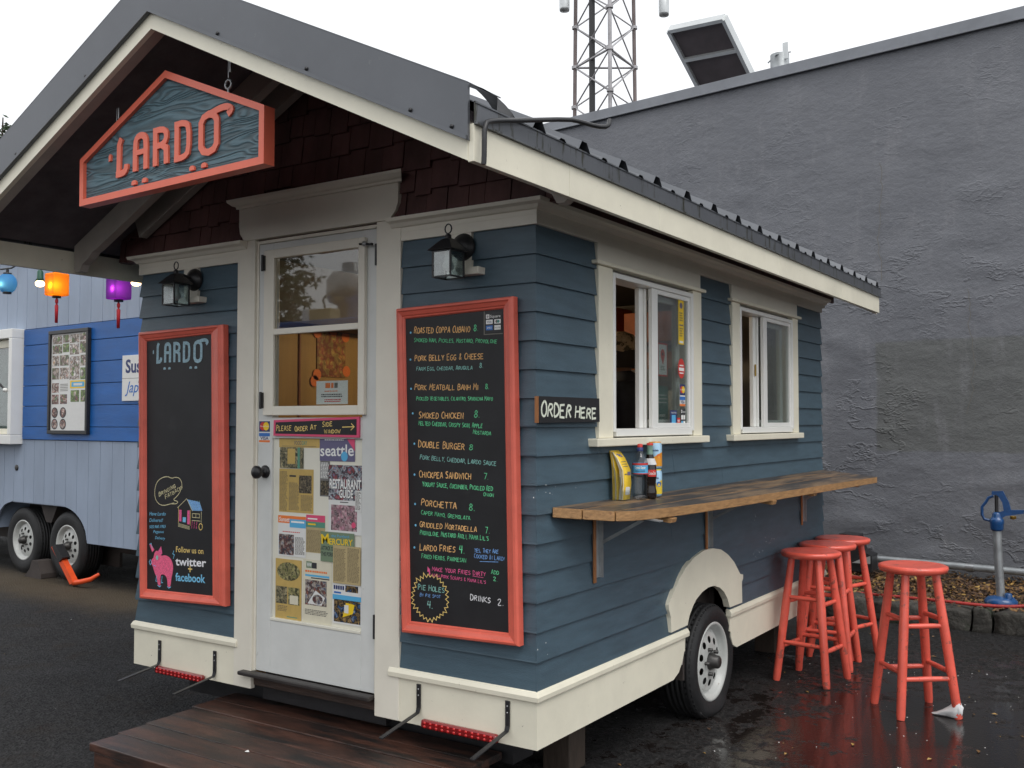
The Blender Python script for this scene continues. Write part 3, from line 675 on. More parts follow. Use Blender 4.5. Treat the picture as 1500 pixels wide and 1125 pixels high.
for i in range(len(xs) - 1):
    x0, x1 = xs[i] + .008, xs[i + 1] - .008; bm = bmesh.new(); bmesh.ops.create_cube(bm, size=1); bmesh.ops.subdivide_edges(bm, edges=bm.edges, cuts=3, use_grid_fill=True)
    top = .135 + random.uniform(-.015, .015); dy = random.uniform(-.02, .02)
    for v in bm.verts:
        p = Vector((x0 + (v.co.x + .5) * (x1 - x0), 4.71 + dy + (v.co.y + .5) * .24, G - .02 + (v.co.z + .5) * (top - G + .02)))
        e = 1 - .06 * (abs(v.co.x) > .49) ; p.z -= .02 * (abs(v.co.x) > .49) * (v.co.z > .4) + .018 * (v.co.y < -.49) * (v.co.z > .4)
        p += Vector((noise.noise(p * 7), noise.noise(p * 7 + Vector((5, 5, 5))), noise.noise(p * 6 + Vector((9, 1, 3))))) * .028
        v.co = p
    o_ = MB(); o_.add([v.co for v in bm.verts], [[v.index for v in f.verts] for f in bm.faces], 'stone', True); bm.free(); o_.build('stone', kb)

# conduit, hydrant, hose, box by the wall
cn = empty('conduit_pipe', (.3, 6.55, .17), 0, 'long silver conduit pipe running along the foot of the grey wall', 'pipe')
def wp(x, off, z): p = Vector((.365, 6.659, 0)) + WD * x - WN * off; return Vector((p.x, p.y, z))
b = MB(); b.tube([wp(-3.2, .1, .20), wp(5, .1, .175)], .032, 'galv', 12); b.build('pipe', cn)
for x in (-1.0, .12, 1.9):
    b = MB(); b.tube([wp(x, .1, .187), wp(x + .07, .1, .187)], .038, 'steel', 12); b.build('coupling', cn)
for x in (-.9, .75, 2.4):
    b = MB(); p = wp(x, .1, 0); b.box(p.x - .02, p.x + .02, p.y - .02, p.y + .08, .0, .155, 'galv'); b.build('support', cn)
hy = empty('yard_hydrant', (.957, 4.98, .12), 0, 'blue yard hydrant with a grey post and brass hose coupling in the planting bed', 'hydrant')
hx, hyy = .957, 4.98
b = MB(); b.lathe([(0, .0), (.10, .0), (.115, .02), (.115, .045), (.09, .07), (.04, .08), (0, .08)], (hx, hyy, .125), (0, 0, 1), 'hydrant_blue', 24); b.lathe([(.028, 0), (.028, .04), (.02, .05), (0, .05)], (hx + .055, hyy - .04, .185), (0, 0, 1), 'hydrant_blue', 12); b.build('base_flange', hy)
b = MB(); b.tube([(hx, hyy, .19), (hx - .012, hyy, .45), (hx - .018, hyy, .70)], .030, 'galv', 14); b.build('post', hy)
hx -= .018
b = MB(); b.lathe([(.032, 0), (.045, .01), (.047, .05), (.05, .06), (.05, .085), (.035, .10), (.03, .13), (.018, .14), (0, .14)], (hx, hyy, .685), (0, 0, 1), 'hydrant_blue', 16)
b.prism([(hx + .01, hyy - .015, .76), (hx + .06, hyy - .015, .80), (hx + .19, hyy - .015, .825), (hx + .19, hyy - .015, .85), (hx + .07, hyy - .015, .845), (hx + .0, hyy - .015, .82)], (0, .03, 0), 'hydrant_blue')
b.build('head', hy, .006)
b = MB(); b.prism([(hx - .03, hyy - .012, .955), (hx - .03, hyy - .012, .98), (hx + .045, hyy - .012, .985), (hx + .085, hyy - .012, .90), (hx + .10, hyy - .012, .83), (hx + .05, hyy - .012, .83), (hx + .04, hyy - .012, .90), (hx + .01, hyy - .012, .95)], (0, .024, 0), 'hydrant_blue'); b.build('lever_arm', hy, .006)
b = MB(); b.tube([(hx, hyy, .80), (hx, hyy, .96)], .013, 'black_metal', 8); b.build('lift_rod', hy)
b = MB(); b.tube([(hx - .02, hyy, .945), (hx - .055, hyy, .93), (hx - .07, hyy, .90), (hx - .085, hyy, .88), (hx - .10, hyy, .86), (hx - .10, hyy, .80), (hx - .085, hyy, .768), (hx - .03, hyy, .755)], .011, 'hydrant_blue', 8); b.build('handle', hy)
b = MB(); b.tube([(hx + .19, hyy, .84), (hx + .21, hyy, .815), (hx + .245, hyy, .78)], [.018, .02, .021], 'brass', 12); b.lathe([(.022, 0), (.022, .02), (.0, .025)], (hx + .11, hyy, .80), (0, 0, -1), 'brass', 12); b.build('brass_coupling', hy)
b = MB(); P = [(hx + .245, hyy, .78), (hx + .33, hyy, .66), (hx + .40, hyy - .01, .45), (hx + .40, hyy - .05, .28), (hx + .30, hyy - .12, .19), (hx + .12, hyy - .17, .158), (hx - .1, hyy - .18, .15), (hx - .35, hyy - .17, .155), (hx - .6, hyy - .14, .15), (hx - .9, hyy - .08, .14), (hx - 1.1, hyy - .02, .13)]
b.tube(smooth(P), .013, 'hose_red', 8); b.build('garden_hose'); tag(bpy.data.objects['garden_hose'], 'red garden hose from the hydrant lying over the stone kerb', 'hose')
bx = empty('black_crate', (-.37, 6.1, .12), .1, 'black plastic crate with a pale grey lid by the wall behind the stools', 'crate')
b = MB(); b.prism([(-.56, 6.2, .12), (-.27, 6.2, .12), (-.27, 6.2, .27), (-.36, 6.2, .31), (-.40, 6.2, .45), (-.56, 6.2, .46)], (0, .22, 0), 'black_metal'); b.build('crate_body', bx, .01)
b = MB(); b.prism([(-.44, 6.17, .20), (-.28, 6.17, .20), (-.28, 6.17, .27), (-.38, 6.17, .23)], (0, .025, 0), 'alu'); b.build('lid', bx, .004)

# specks of petals and grit on the wet asphalt
b = MB()
for i in range(280):
    x = random.uniform(-6, 3); y = random.uniform(-1.5, 5); s = random.uniform(.0015, .005); a = random.uniform(0, 3)
    if random.random() < .7: x = random.uniform(.1, 2.2); y = random.uniform(-.5, 3.5)
    z = G + .0025; c, d = math.cos(a) * s, math.sin(a) * s
    b.add([(x - c, y - d, z), (x + d, y - c, z), (x + c, y + d, z + .002), (x - d, y + c, z)], [(0, 1, 2, 3)], 'leaf_c' if random.random() < .2 else 'white_paper')
for i in range(70):
    x = random.uniform(-.2, 2.6); y = random.uniform(-.3, 4.6); s = random.uniform(.008, .020); a = random.uniform(0, 3); c, d = math.cos(a) * s, math.sin(a) * s
    b.add([(x - c, y - d, G + .003), (x + d * .5, y - c * .5, G + .006), (x + c, y + d, G + .004), (x - d * .5, y + c * .5, G + .009)], [(0, 1, 2, 3)], random.choice(('leaf_a', 'leaf_b', 'leaf_c')))
tag(b.build('petal_specks'), 'tiny pale petals and bits of leaf scattered over the wet asphalt', 'debris', kind='stuff')

# ------------------------------------------------------------------ THE FOOD CART
LEN, WID_ = 3.72, 2.40
cart = empty('food_cart', (-1.2, 1.86, G), 0, 'slate blue gabled food cart with cream trim and a coral pig sign', 'food cart')
def front_run(mb, x0, x1, prof, m, mit0=False, mit1=False, y0=0.0):
    n = len(prof); vs = [(x0 - (o if mit0 else 0), y0 - o, z) for o, z in prof] + [(x1 + (o if mit1 else 0), y0 - o, z) for o, z in prof]
    mb.add(vs, [(i, (i + 1) % n, (i + 1) % n + n, i + n) for i in range(n)] + [tuple(range(n))[::-1], tuple(range(n, 2 * n))], m)
def side_run(mb, y0, y1, prof, m, mit0=False, mit1=False, x0=0.0):
    n = len(prof); vs = [(x0 + o, y0 - (o if mit0 else 0), z) for o, z in prof] + [(x0 + o, y1 + (o if mit1 else 0), z) for o, z in prof]
    mb.add(vs, [(i, (i + 1) % n, (i + 1) % n + n, i + n) for i in range(n)] + [tuple(range(n))[::-1], tuple(range(n, 2 * n))], m)
def wall_box(*a, m='interior_grey', nm='wall'): b = MB(); b.box(*a, m); return b.build(nm, cart)
# wall cores with real openings
T = .07; ZB, ZC = .30, 2.44
wf = MB()
for x0, x1, z0, z1 in ((-2.398, -1.55, ZB, ZC), (-.79, -.002, ZB, ZC), (-1.55, -.79, 2.33, ZC)): wf.box(x0, x1, .002, T, z0, z1, 'interior_ochre')
wf.build('front_wall', cart)
ws = MB()
for y0, y1, z0, z1 in ((T, .59, .64, ZC), (1.45, 2.115, .64, ZC), (3.04, LEN - .07, .64, ZC), (.59, 1.45, .64, 1.455), (.59, 1.45, 2.15, ZC), (2.115, 3.04, .64, 1.455), (2.115, 3.04, 2.15, ZC), (T, 1.37, ZB, .64), (1.95, LEN - .07, ZB, .64)): ws.box(-T, -.002, y0, y1, z0, z1, 'interior_grey')
ws.build('side_wall', cart)
wall_box(-2.398, -2.33, T, LEN - .07, ZB, ZC, m='interior_ochre', nm='side_wall'); wall_box(-2.398, -.002, LEN - .07, LEN - .002, ZB, ZC, nm='rear_wall')
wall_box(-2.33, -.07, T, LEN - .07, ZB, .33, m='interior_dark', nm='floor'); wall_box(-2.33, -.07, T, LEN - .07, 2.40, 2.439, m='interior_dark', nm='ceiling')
# wheel well
b = MB(); b.box(-.42, -.0021, 1.37, 1.39, G + .25, .66, 'interior_dark'); b.box(-.42, -.0021, 1.95, 1.97, G + .25, .66, 'interior_dark'); b.box(-.44, -.42, 1.37, 1.97, G + .25, .66, 'interior_dark'); b.box(-.42, -.0021, 1.39, 1.95, .64, .66, 'interior_dark'); b.build('wheel_well', cart)
# chassis
b = MB(); b.box(-2.2, -.2, .15, .30, .12, .27, 'black_metal'); b.box(-.42, -.30, .3, 3.5, .12, .27, 'black_metal'); b.box(-2.1, -1.98, .3, 3.5, .12, .27, 'black_metal'); b.tube([(-2.2, 1.74, .24), (-.1, 1.74, .24)], .035, 'black_metal'); b.build('chassis', cart)

# clapboards
EX = .1115; Z0 = .476; k = 0
while Z0 + EX * k < 2.25:
    z = Z0 + EX * k; zt = min(z + EX + .012, 2.268)
    pr = [(0, z), (.021, z), (.0205, z + .006), (.008, zt), (0, zt)]
    jx = lambda: random.uniform(-.0015, .0015)
    for seg in ((-.652, 0.0, False, True), (-2.40, -1.665, True, False)):
        b = MB(); front_run(b, seg[0], seg[1], [(o + (jx() if 0 < i < 3 else 0), zz) for i, (o, zz) in enumerate(pr)], 'siding', seg[2], seg[3]); b.build('clapboard', cart)
    if z < .60: segs = [(0, 1.37, True), (1.95, LEN, False)]
    elif z + EX < 1.41: segs = [(0, LEN, True)]
    else: segs = [(0, .47, True), (1.55, 2.01, False), (3.145, LEN, False)]
    if z < 1.396 < z + EX:
        for y0, y1 in ((.47, 1.55), (2.01, 3.145)): b = MB(); side_run(b, y0 + .001, y1 - .001, [(0, z), (.021, z), (.0205, z + .006), (.0185, 1.3955), (0, 1.3955)], 'siding'); b.build('clapboard', cart)
    if len(segs) == 1:                                  # long courses are butted from two lengths
        c_ = random.uniform(1.2, 3.0); segs = [(0, c_ - .0012, True), (c_ + .0012, LEN, False)]
    for y0, y1, mt in segs:
        b = MB(); side_run(b, y0, y1, pr, 'siding', mt, False); b.build('clapboard', cart)
    b = MB(); n_ = len(pr); vs = [(-2.40 - o, -o, zz) for o, zz in pr] + [(-2.40 - o, LEN, zz) for o, zz in pr]
    b.add(vs, [(i, (i + 1) % n_, (i + 1) % n_ + n_, i + n_) for i in range(n_)] + [tuple(range(n_)), tuple(range(n_, 2 * n_))], 'siding'); b.build('clapboard', cart)
    k += 1
# paint chips on the corner boards (bare primer flakes)
b = MB()
fr = frame((.0225, 0, 0), (0, 1, 0), (0, 0, 1))
for (cy, cz, n_) in ((.01, 1.23, 7), (.3, 1.20, 1), (2.35, .73, 10), (2.6, .80, 10), (2.3, .93, 3), (.0, .62, 3)):
    for i in range(n_):
        y, z, s = cy + random.gauss(0, .05), cz + random.gauss(0, .02), random.uniform(.0012, .0045)
        poly(b, [(y + s * random.uniform(.5, 1.2) * math.cos(a * 1.05), z + s * random.uniform(.4, 1.1) * math.sin(a * 1.05)) for a in range(6)], fr, 'ink_white', d=.0003)
tag(b.build('paint_chips', cart), kind='stuff')

# skirts, ledges, frieze, cornice
led = [(0, .442), (.034, .442), (.036, .462), (.026, .480), (0, .484)]
skb = [(0, .262), (.022, .262), (.022, .4415), (0, .4415)]
for x0, x1, a, e in ((-.706, 0, False, True), (-2.40, -1.640, True, False)):
    b = MB(); front_run(b, x0, x1, led, 'trim_low', a, e); b.build('skirt_ledge', cart, .003)
for x0, x1, a, e in ((-.652, 0, False, True), (-2.40, -1.665, True, False)):
    b = MB(); front_run(b, x0, x1, skb, 'trim_low', a, e); b.build('skirt_board', cart)
b = MB(); side_run(b, 0, 1.375, led, 'trim_low', True); b.build('skirt_ledge', cart, .003)
b = MB(); side_run(b, 1.935, LEN, led, 'trim_low', False); b.build('skirt_ledge', cart, .003)
b = MB(); side_run(b, 0, 1.13, skb, 'trim_low', True); 
b.prism([(.0, 1.13, .262), (0, 1.21, .262), (0, 1.27, .285), (0, 1.315, .33), (0, 1.335, .37), (0, 1.345, .375), (0, 1.35, .4415), (0, 1.13, .4415)], (.022, 0, 0), 'trim_low'); b.build('skirt_board', cart)
b = MB(); b.prism([(0, LEN, .262), (0, 2.04, .262), (0, 1.985, .285), (0, 1.96, .33), (0, 1.955, .36), (0, 1.94, .366), (0, 1.94, .4415), (0, LEN, .4415)], (.022, 0, 0), 'trim_low'); b.build('skirt_board', cart)
cor = [(0, 2.300), (.022, 2.300), (.024, 2.318), (.034, 2.322), (.044, 2.335), (.066, 2.342), (.070, 2.356), (0, 2.360)]
fri = [(0, 2.262), (.024, 2.262), (.024, 2.299), (0, 2.299)]
for x0, x1, a, e in ((-.700, 0, False, True), (-2.40, -1.600, True, False)):
    b = MB(); front_run(b, x0, x1, cor, 'trim', a, e); b.build('cornice', cart)
for x0, x1, a, e in ((-.6515, 0, False, True), (-2.40, -1.665, True, False)):
    b = MB(); front_run(b, x0, x1, fri, 'trim', a, e); b.build('frieze_board', cart)
b = MB(); side_run(b, 0, LEN + .07, cor, 'trim', True); b.build('cornice', cart)
b = MB(); side_run(b, 0, LEN, fri, 'trim', True); b.build('frieze_board', cart)
# lamp mounting boards
for x0, x1, lx in ((-.385, -.285, -.21), (-2.06, -1.955, -1.885)):
    b = MB(); b.box(x0, x1, -.026, 0, 2.115, 2.261, 'trim'); b.build('mounting_board', cart, .002)
    b = MB(); b.box(x0 - .01, lx - .015, -.062, 0, 2.085, 2.114, 'trim'); b.build('mounting_block', cart, .003)

# wheel arch trim
outer = [(1.236, .486), (1.232, .56), (1.208, .60), (1.205, .625), (1.25, .66), (1.30, .70), (1.347, .735), (1.42, .775), (1.52, .81), (1.65, .832), (1.769, .83), (1.88, .812), (1.98, .775), (2.07, .725), (2.13, .675), (2.165, .645), (2.207, .64), (2.205, .615), (2.185, .60), (2.19, .486)]
inner = [(1.43, .486), (1.455, .53), (1.50, .57), (1.54, .595), (1.62, .622), (1.70, .634), (1.78, .632), (1.86, .61), (1.92, .58), (1.97, .535), (2.0, .486)][::-1]
def par(y, x): return y - (y + 3.212) * x / 2.031
outer = [(par(y, .034), z + .011) for y, z in outer]; inner = [(par(y, .034), z + .014) for y, z in inner]
b = MB()
# quad strip between arch outlines
def arcpts(P, n):
    L_ = [0]; 
    for a, c in zip(P, P[1:]): L_.append(L_[-1] + math.hypot(c[0] - a[0], c[1] - a[1]))
    o = []; 
    for i in range(n + 1):
        t = L_[-1] * i / n; j = max(q for q in range(len(L_)) if L_[q] <= t + 1e-9); j = min(j, len(P) - 2); f = (t - L_[j]) / max(1e-9, L_[j + 1] - L_[j])
        o.append((P[j][0] + (P[j + 1][0] - P[j][0]) * f, P[j][1] + (P[j + 1][1] - P[j][1]) * f))
    return o
O = arcpts(outer, 60); I = arcpts(inner[::-1], 60)
vs = [(.034, y, z) for y, z in O] + [(.034, y, z) for y, z in I] + [(.0, y, z) for y, z in O] + [(.0, y, z) for y, z in I]; n = 61
fs = []
for i in range(60): fs += [(i, i + 1, i + 1 + n, i + n), (i, i + 2 * n, i + 1 + 2 * n, i + 1), (i + n, i + 1 + n, i + 1 + 3 * n, i + 3 * n)]
fs += [(0, n, 3 * n, 2 * n), (60, 60 + 2 * n, 60 + 3 * n, 60 + n)]
b.add(vs, fs, 'trim_low'); b.build('wheel_arch_trim', cart)

# ---- wheel template (axis = local +X, outer face at +x)
def make_wheel_parts(parent, c, rt=.295, flat=0.0, sgn=Vector((1, 0, 0)), local=False):
    c = Vector(c); s = Vector(sgn)
    b = MB(); w = .19
    pr = [(.20, 0), (.215, .006), (.205 + (rt - .205) * .52, .014), (rt - .020, .006), (rt - .006, -.012)]
    for i in range(5):
        h = -.028 - i * .028; pr += [(rt, h + .012), (rt, h - .008), (rt - .012, h - .009), (rt - .012, h - .013), ]
    pr += [(rt - .006, -w + .012), (rt - .02, -w), (.20, -w)]
    b.lathe(pr, c, s, 'dark_rubber', 56)
    ax = s; a1 = ax.cross(Vector((0, 0, 1))).normalized(); a2 = ax.cross(a1)
    for i in range(56):                                     # shoulder tread blocks
        an = 2 * math.pi * i / 56; d = a1 * math.cos(an) + a2 * math.sin(an); t = a1 * -math.sin(an) + a2 * math.cos(an)
        p = c + d * (rt - .004) + ax * -.022
        b.add([p + t * .010 - ax * .014, p - t * .010 - ax * .014, p - t * .010 + ax * .016 - d * .012, p + t * .010 + ax * .016 - d * .012,
               p + t * .010 - ax * .014 + d * .006, p - t * .010 - ax * .014 + d * .006, p - t * .010 + ax * .018 - d * .004, p + t * .010 + ax * .018 - d * .004],
              [(4, 5, 6, 7), (0, 1, 5, 4), (2, 3, 7, 6), (1, 2, 6, 5), (3, 0, 4, 7)], 'dark_rubber')
    if flat:                                                # sagging flat at the contact patch
        zf = c.z - rt + flat
        b.v = [(v[0] + (.012 if (v[2] < zf + .05 and v[0] > c.x - .03) else 0), v[1] + (0 if v[2] > zf + .03 else .0), max(v[2], zf)) for v in b.v]
    ty = b.build('tyre', parent, local=local)
    b = MB()
    b.lathe([(.203, -.02), (.206, .0), (.200, .006), (.190, .004), (.180, -.010), (.172, -.035), (.165, -.038), (.150, -.026)], c, s, 'rim_white', 48)
    # spoked disc with ring of vent holes
    bm = bmesh.new(); ed = []
    def ring(cx, cy, r, n):
        q = [bm.verts.new((cx + r * math.cos(2 * math.pi * i / n), cy + r * math.sin(2 * math.pi * i / n), 0)) for i in range(n)]
        ed.extend(bm.edges.new((q[i], q[(i + 1) % n])) for i in range(n))
    ring(0, 0, .150, 40); ring(0, 0, .045, 20)
    for i in range(10): an = 2 * math.pi * (i + .5) / 10; ring(.112 * math.cos(an), .112 * math.sin(an), .0185, 12)
    bmesh.ops.triangle_fill(bm, edges=ed, use_beauty=True)
    def hz(x, y):
        r = math.hypot(x, y); return -.026 + (.012 if r < .09 else .012 * max(0, (.15 - r) / .06))
    bm.verts.index_update()
    b.add([c + a1 * v.co.x + a2 * v.co.y + ax * hz(v.co.x, v.co.y) for v in bm.verts], [[v.index for v in f.verts] for f in bm.faces], 'rim_white'); bm.free()
    b.build('rim', ty, local=local)
    b = MB(); b.lathe([(.0, -.07), (.145, -.07), (.15, -.05)], c, s, 'black_metal', 24); b.build('brake_drum', ty, local=local)
    b = MB(); b.lathe([(.046, -.05), (.046, .0), (.036, .012), (.033, .034), (.026, .040), (0, .040)], c, s, 'hub', 20)
    for i in range(5): an = 2 * math.pi * i / 5; p = c + (a1 * math.cos(an) + a2 * math.sin(an)) * .066; b.lathe([(.010, -.03), (.010, .008), (0, .012)], p, s, 'hub', 6)
    b.build('hub_cap', ty, local=local)
    return ty
make_wheel_parts(cart, (.004, 1.74, .242), .295, flat=.023)
make_wheel_parts(cart, (-2.404, 1.74, .242), .295, flat=.023, sgn=Vector((-1, 0, 0)))

# ---- gable shingles
S_ = .487; RX = -1.2
def roofz(x, top): return top - S_ * abs(x - RX)
def clip(P, f):
    o = []
    for i in range(len(P)):
        a, c = P[i], P[(i + 1) % len(P)]; fa, fc = f(a), f(c)
        if fa >= 0: o.append(a)
        if fa * fc < 0: t = fa / (fa - fc); o.append((a[0] + (c[0] - a[0]) * t, a[1] + (c[1] - a[1]) * t))
    return o
row = 0; z = 2.345
wf = MB(); wf.add([(-2.62, .0, 2.345), (.22, .0, 2.345), (.22, .0, 2.44), (RX, .0, 3.133), (-2.62, .0, 2.44), (-2.62, .06, 2.345), (.22, .06, 2.345), (.22, .06, 2.44), (RX, .06, 3.133), (-2.62, .06, 2.44)], [(0, 1, 2, 3, 4), (9, 8, 7, 6, 5), (0, 5, 6, 1), (1, 6, 7, 2), (2, 7, 8, 3), (3, 8, 9, 4), (4, 9, 5, 0)], 'burgundy'); wf.build('gable_wall', cart)
while z < 3.1:
    x = -2.6 - random.uniform(0, .1)
    while x < .25:
        w = random.uniform(.075, .165); dz = random.choice((0, 0, -.012, .010, .016)); x1 = x + w - .004
        P = [(x, z + dz), (x1, z + dz), (x1, z + .125), (x, z + .125)]
        P = clip(P, lambda p: roofz(p[0], 3.133) - p[1]) if P else P
        if len(P) > 2: P = clip(P, lambda p: p[0] + 2.60) or []
        if len(P) > 2: P = clip(P, lambda p: .21 - p[0]) or []
        # leave the space behind the door crown free
        if len(P) > 2 and not (x > -1.64 and x1 < -.72 and z + .125 < 2.53):
            b = MB(); y = lambda p: -.003 - .016 * (1 - (p[1] - z) / .125) - t0
            t0 = random.uniform(0, .004)
            nP = len(P); vs = [(p[0], y(p), p[1]) for p in P] + [(p[0], .001, p[1]) for p in P]
            b.add(vs, [tuple(range(nP)), tuple(range(nP, 2 * nP))[::-1]] + [(i, i + nP, (i + 1) % nP + nP, (i + 1) % nP) for i in range(nP)], 'burgundy'); b.build('shingle', cart)
        x += w
    z += .112
y = 0.02
while y < 4.0:
    w = random.uniform(.09, .16); b = MB(); b.box(.0, .018 + random.uniform(0, .004), y, y + w - .004, 2.361, 2.54, 'burgundy'); b.build('shingle', cart); y += w

# ---- roof
roof = empty('roof', (RX, 1.6, 3.0)); roof.parent = cart; lm = W[cart.name].inverted() @ W[roof.name]; roof.location = lm.to_translation()
Y0, Y1, XE = -.84, 4.05, 1.51
b = MB()
for s in (1, -1):
    e = RX + s * XE
    b.prism([(RX, Y0, 3.136), (e - s * .0005, Y0, 3.136 - S_ * (XE - .0005)), (e - s * .0005, Y0, 3.136 - S_ * (XE - .0005) + .03), (RX, Y0, 3.166)], (0, Y1 - Y0, 0), 'soffit')
b.build('soffit', roof)
def rake(nm, y0, y1, ztop, dz, m, ex=0.0):
    for s in (1, -1):
        b = MB(); e = RX + s * (XE + ex)
        b.prism([(RX, y0, ztop - dz), (e, y0, ztop - dz - S_ * (XE + ex)), (e, y0, ztop - S_ * (XE + ex)), (RX, y0, ztop)], (0, y1 - y0, 0), m); b.build(nm, roof, .0015)
rake('rake_board', -.862, -.8405, 3.078, .066, 'trim_low')
rake('barge_rafter', -.8400, -.795, 3.134, .120, 'rafter')
rake('rake_flashing', -.874, -.8635, 3.245, .172, 'roof_metal', .008)
rake('flashing_hem', -.882, -.8755, 3.0875, .014, 'roof_metal', .006)
rake('flashing_cap', -.8744, -.70, 3.2495, .004, 'roof_metal', .008)
rake('rake_board', Y1 + .001, Y1 + .022, 3.078, .078, 'trim_low')
rake('rake_flashing', Y1 + .023, Y1 + .034, 3.245, .172, 'roof_metal')
for s in (1, -1):
    e = RX + s * XE; x0, x1 = sorted((e, e + s * .022))
    # fascia boards meet in visible joints
    ys = [-.862, -.30, .42, 1.9, 3.1, Y1] if s > 0 else [-.862, Y1]
    for a, c in zip(ys, ys[1:]):
        b = MB(); b.box(x0, x1, a + .001, c - .001, 2.272, 2.386, 'trim_low'); b.build('eave_fascia', roof, .0015)
    xa, xb = sorted((e + s * .0225, e + s * .027))
    b = MB(); b.box(xa, xb, -.862, Y1 + .03, 2.389, 2.452, 'eave_metal'); xa, xb = sorted((e + s * .0225, e + s * .034)); b.box(xa, xb, -.862, Y1 + .03, 2.382, 2.3885, 'eave_metal'); b.build('eave_flashing', roof)
    # sheet
    zt = 3.195; b = MB(); ee = XE + .03
    b.prism([(RX, -.862, zt), (RX + s * ee, -.862, zt - S_ * ee), (RX + s * ee, -.862, zt - S_ * ee + .003), (RX, -.862, zt + .003)], (0, Y1 + .03 + .862, 0), 'roof_metal'); b.build('metal_sheet', roof)
    ry = -.517 ; kk = 0
    while ry < Y1 - .05:
        for wid, top, hh, yc in ((.085, .036, .034, ry), (.05, .025, .010, ry + .148)):
            if yc > Y1 - .03: continue
            b = MB(); zz = 3.1985; q = [(-wid / 2, 0), (-top / 2, hh), (top / 2, hh), (wid / 2, 0)]
            e2 = ee + .006
            vs = [(RX, yc + a, zz + h) for a, h in q] + [(RX + s * e2, yc + a, zz + h - S_ * e2) for a, h in q]
            b.add(vs, [(i, i + 1, i + 5, i + 4) for i in range(3)], 'roof_metal')
            o = b.build('rib', roof); so = o.modifiers.new('solid', 'SOLIDIFY'); so.thickness = .0015
        ry += .297; kk += 1
b = MB(); b.prism([(RX - .12, -.86, 3.195), (RX + .12, -.86, 3.195), (RX + .11, -.86, 3.20), (RX, -.86, 3.255), (RX - .11, -.86, 3.20)], (0, 4.9, 0), 'roof_metal'); b.build('ridge_cap', roof)
# crumpled loose end of the rake flashing at the eave corner
b = MB(); e = RX + XE
P = []
for i in range(7):
    t = i / 6; P.append((e + .025 - .02 * t, -.862 + .27 * t, 2.452 + .052 * math.sin(math.pi * min(1, .30 + t * .72)) ** .6))
vs = [(p[0], p[1], p[2]) for p in P] + [(p[0] - .09, p[1], p[2] + .048) for p in P] + [(p[0] - .004, p[1], 2.446) for p in P]
fs = [(i, i + 1, i + 8, i + 7) for i in range(6)] + [(i, i + 14, i + 15, i + 1) for i in range(3, 6)]
b.add(vs, fs, 'black_metal', True); b.build('loose_flap', roof)
for x in (-2.1, -1.6, -.8, -.35, .1, .26):
    b = MB(); b.lathe([(.007, 0), (.007, .004), (.003, .007), (0, .007)], (x, -.8745, 3.17 - .02 - .055 - S_ * abs(x - RX)), (0, -1, 0), 'black_metal', 8); b.build('screw', roof)
# rafters under the overhang: left slope with shaped tails, right slope mirrored
for yy, tail in ((-.225, True), (-.075, False)):
    for s in (-1, 1):
        b = MB(); zr = 3.134; dp = .125
        xe = 1.485 if tail else 1.20
        P = [(0, zr), (xe, zr - S_ * xe)]
        if tail: P += [(xe, zr - S_ * xe - .12), (xe - .02, zr - S_ * xe - .135), (xe - .05, zr - S_ * xe - .135), (xe - .07, zr - S_ * xe - .10), (xe - .12, zr - S_ * xe - .075), (xe - .16, zr - S_ * (xe - .16) - dp + .005), (xe - .19, zr - S_ * (xe - .19) - dp)]
        else: P += [(xe - .045, zr - S_ * (xe - .045) - dp)]
        P += [(0, zr - dp)]
        b.prism([(RX + s * a, yy, c) for a, c in P], (0, .045, 0), 'rafter'); b.build('rafter', roof, .002)
# bent black rod hooked at the eave corner
hk = MB(); e = RX + XE + .036
hk.tube(smooth([(e + .01, -.845, 2.262), (e + .012, -.845, 2.30), (e + .012, -.845, 2.385), (e + .010, -.80, 2.405), (e + .006, -.62, 2.452), (e + .05, -.42, 2.500), (e + .06, -.36, 2.506), (e + .10, -.31, 2.494), (e + .12, -.27, 2.50), (e + .115, -.25, 2.53)], 1), .008, 'black_metal', 6)
hk.build('eave_hook', None); tag(bpy.data.objects['eave_hook'], 'bent black metal rod hooked round the near corner of the eave', 'hook')

# ---- door
door = empty('door', (-1.17, .0, .34)); door.parent = cart; lm = W[cart.name].inverted() @ W[door.name]; door.location = lm.to_translation()
b = MB()   # casing
b.box(-1.664, -1.545, -.026, .0, .262, 2.358, 'trim'); b.build('door_casing', cart, .003)
b = MB(); b.box(-.786, -.6525, -.026, .0, .262, 2.358, 'trim'); b.build('door_casing', cart, .003)
b = MB(); b.box(-1.545, -1.532, -.012, .06, .345, 2.352, 'trim'); b.build('door_jamb', cart, .002)
b = MB(); b.box(-.800, -.786, -.012, .06, .345, 2.352, 'trim'); b.box(-1.532, -.8, -.012, .06, 2.337, 2.352, 'trim'); b.build('door_jamb', cart, .002)
b = MB()   # header with flared foot
P = [(-1.690, 2.359), (-.6725, 2.359), (-.70, 2.40), (-.715, 2.45), (-.715, 2.538), (-1.678, 2.538), (-1.678, 2.45), (-1.668, 2.42)]
P = [(-1.618, 2.359), (-.712, 2.359), (-.678, 2.395), (-.664, 2.43), (-.664, 2.513), (-1.652, 2.513), (-1.652, 2.43), (-1.645, 2.395)]
b.prism([(x, -.030, z) for x, z in P], (0, .03, 0), 'trim'); b.build('door_header', cart, .002)
b = MB(); pr = [(.0, 2.5135), (.040, 2.5135), (.042, 2.524), (.056, 2.528), (.074, 2.542), (.077, 2.554), (0, 2.558)]
b2 = [(o, z) for o, z in pr]; n = len(b2)
vs = [(-1.630 - o * .8, -o, z) for o, z in b2] + [(-.668 + o * .75, -o, z) for o, z in b2]
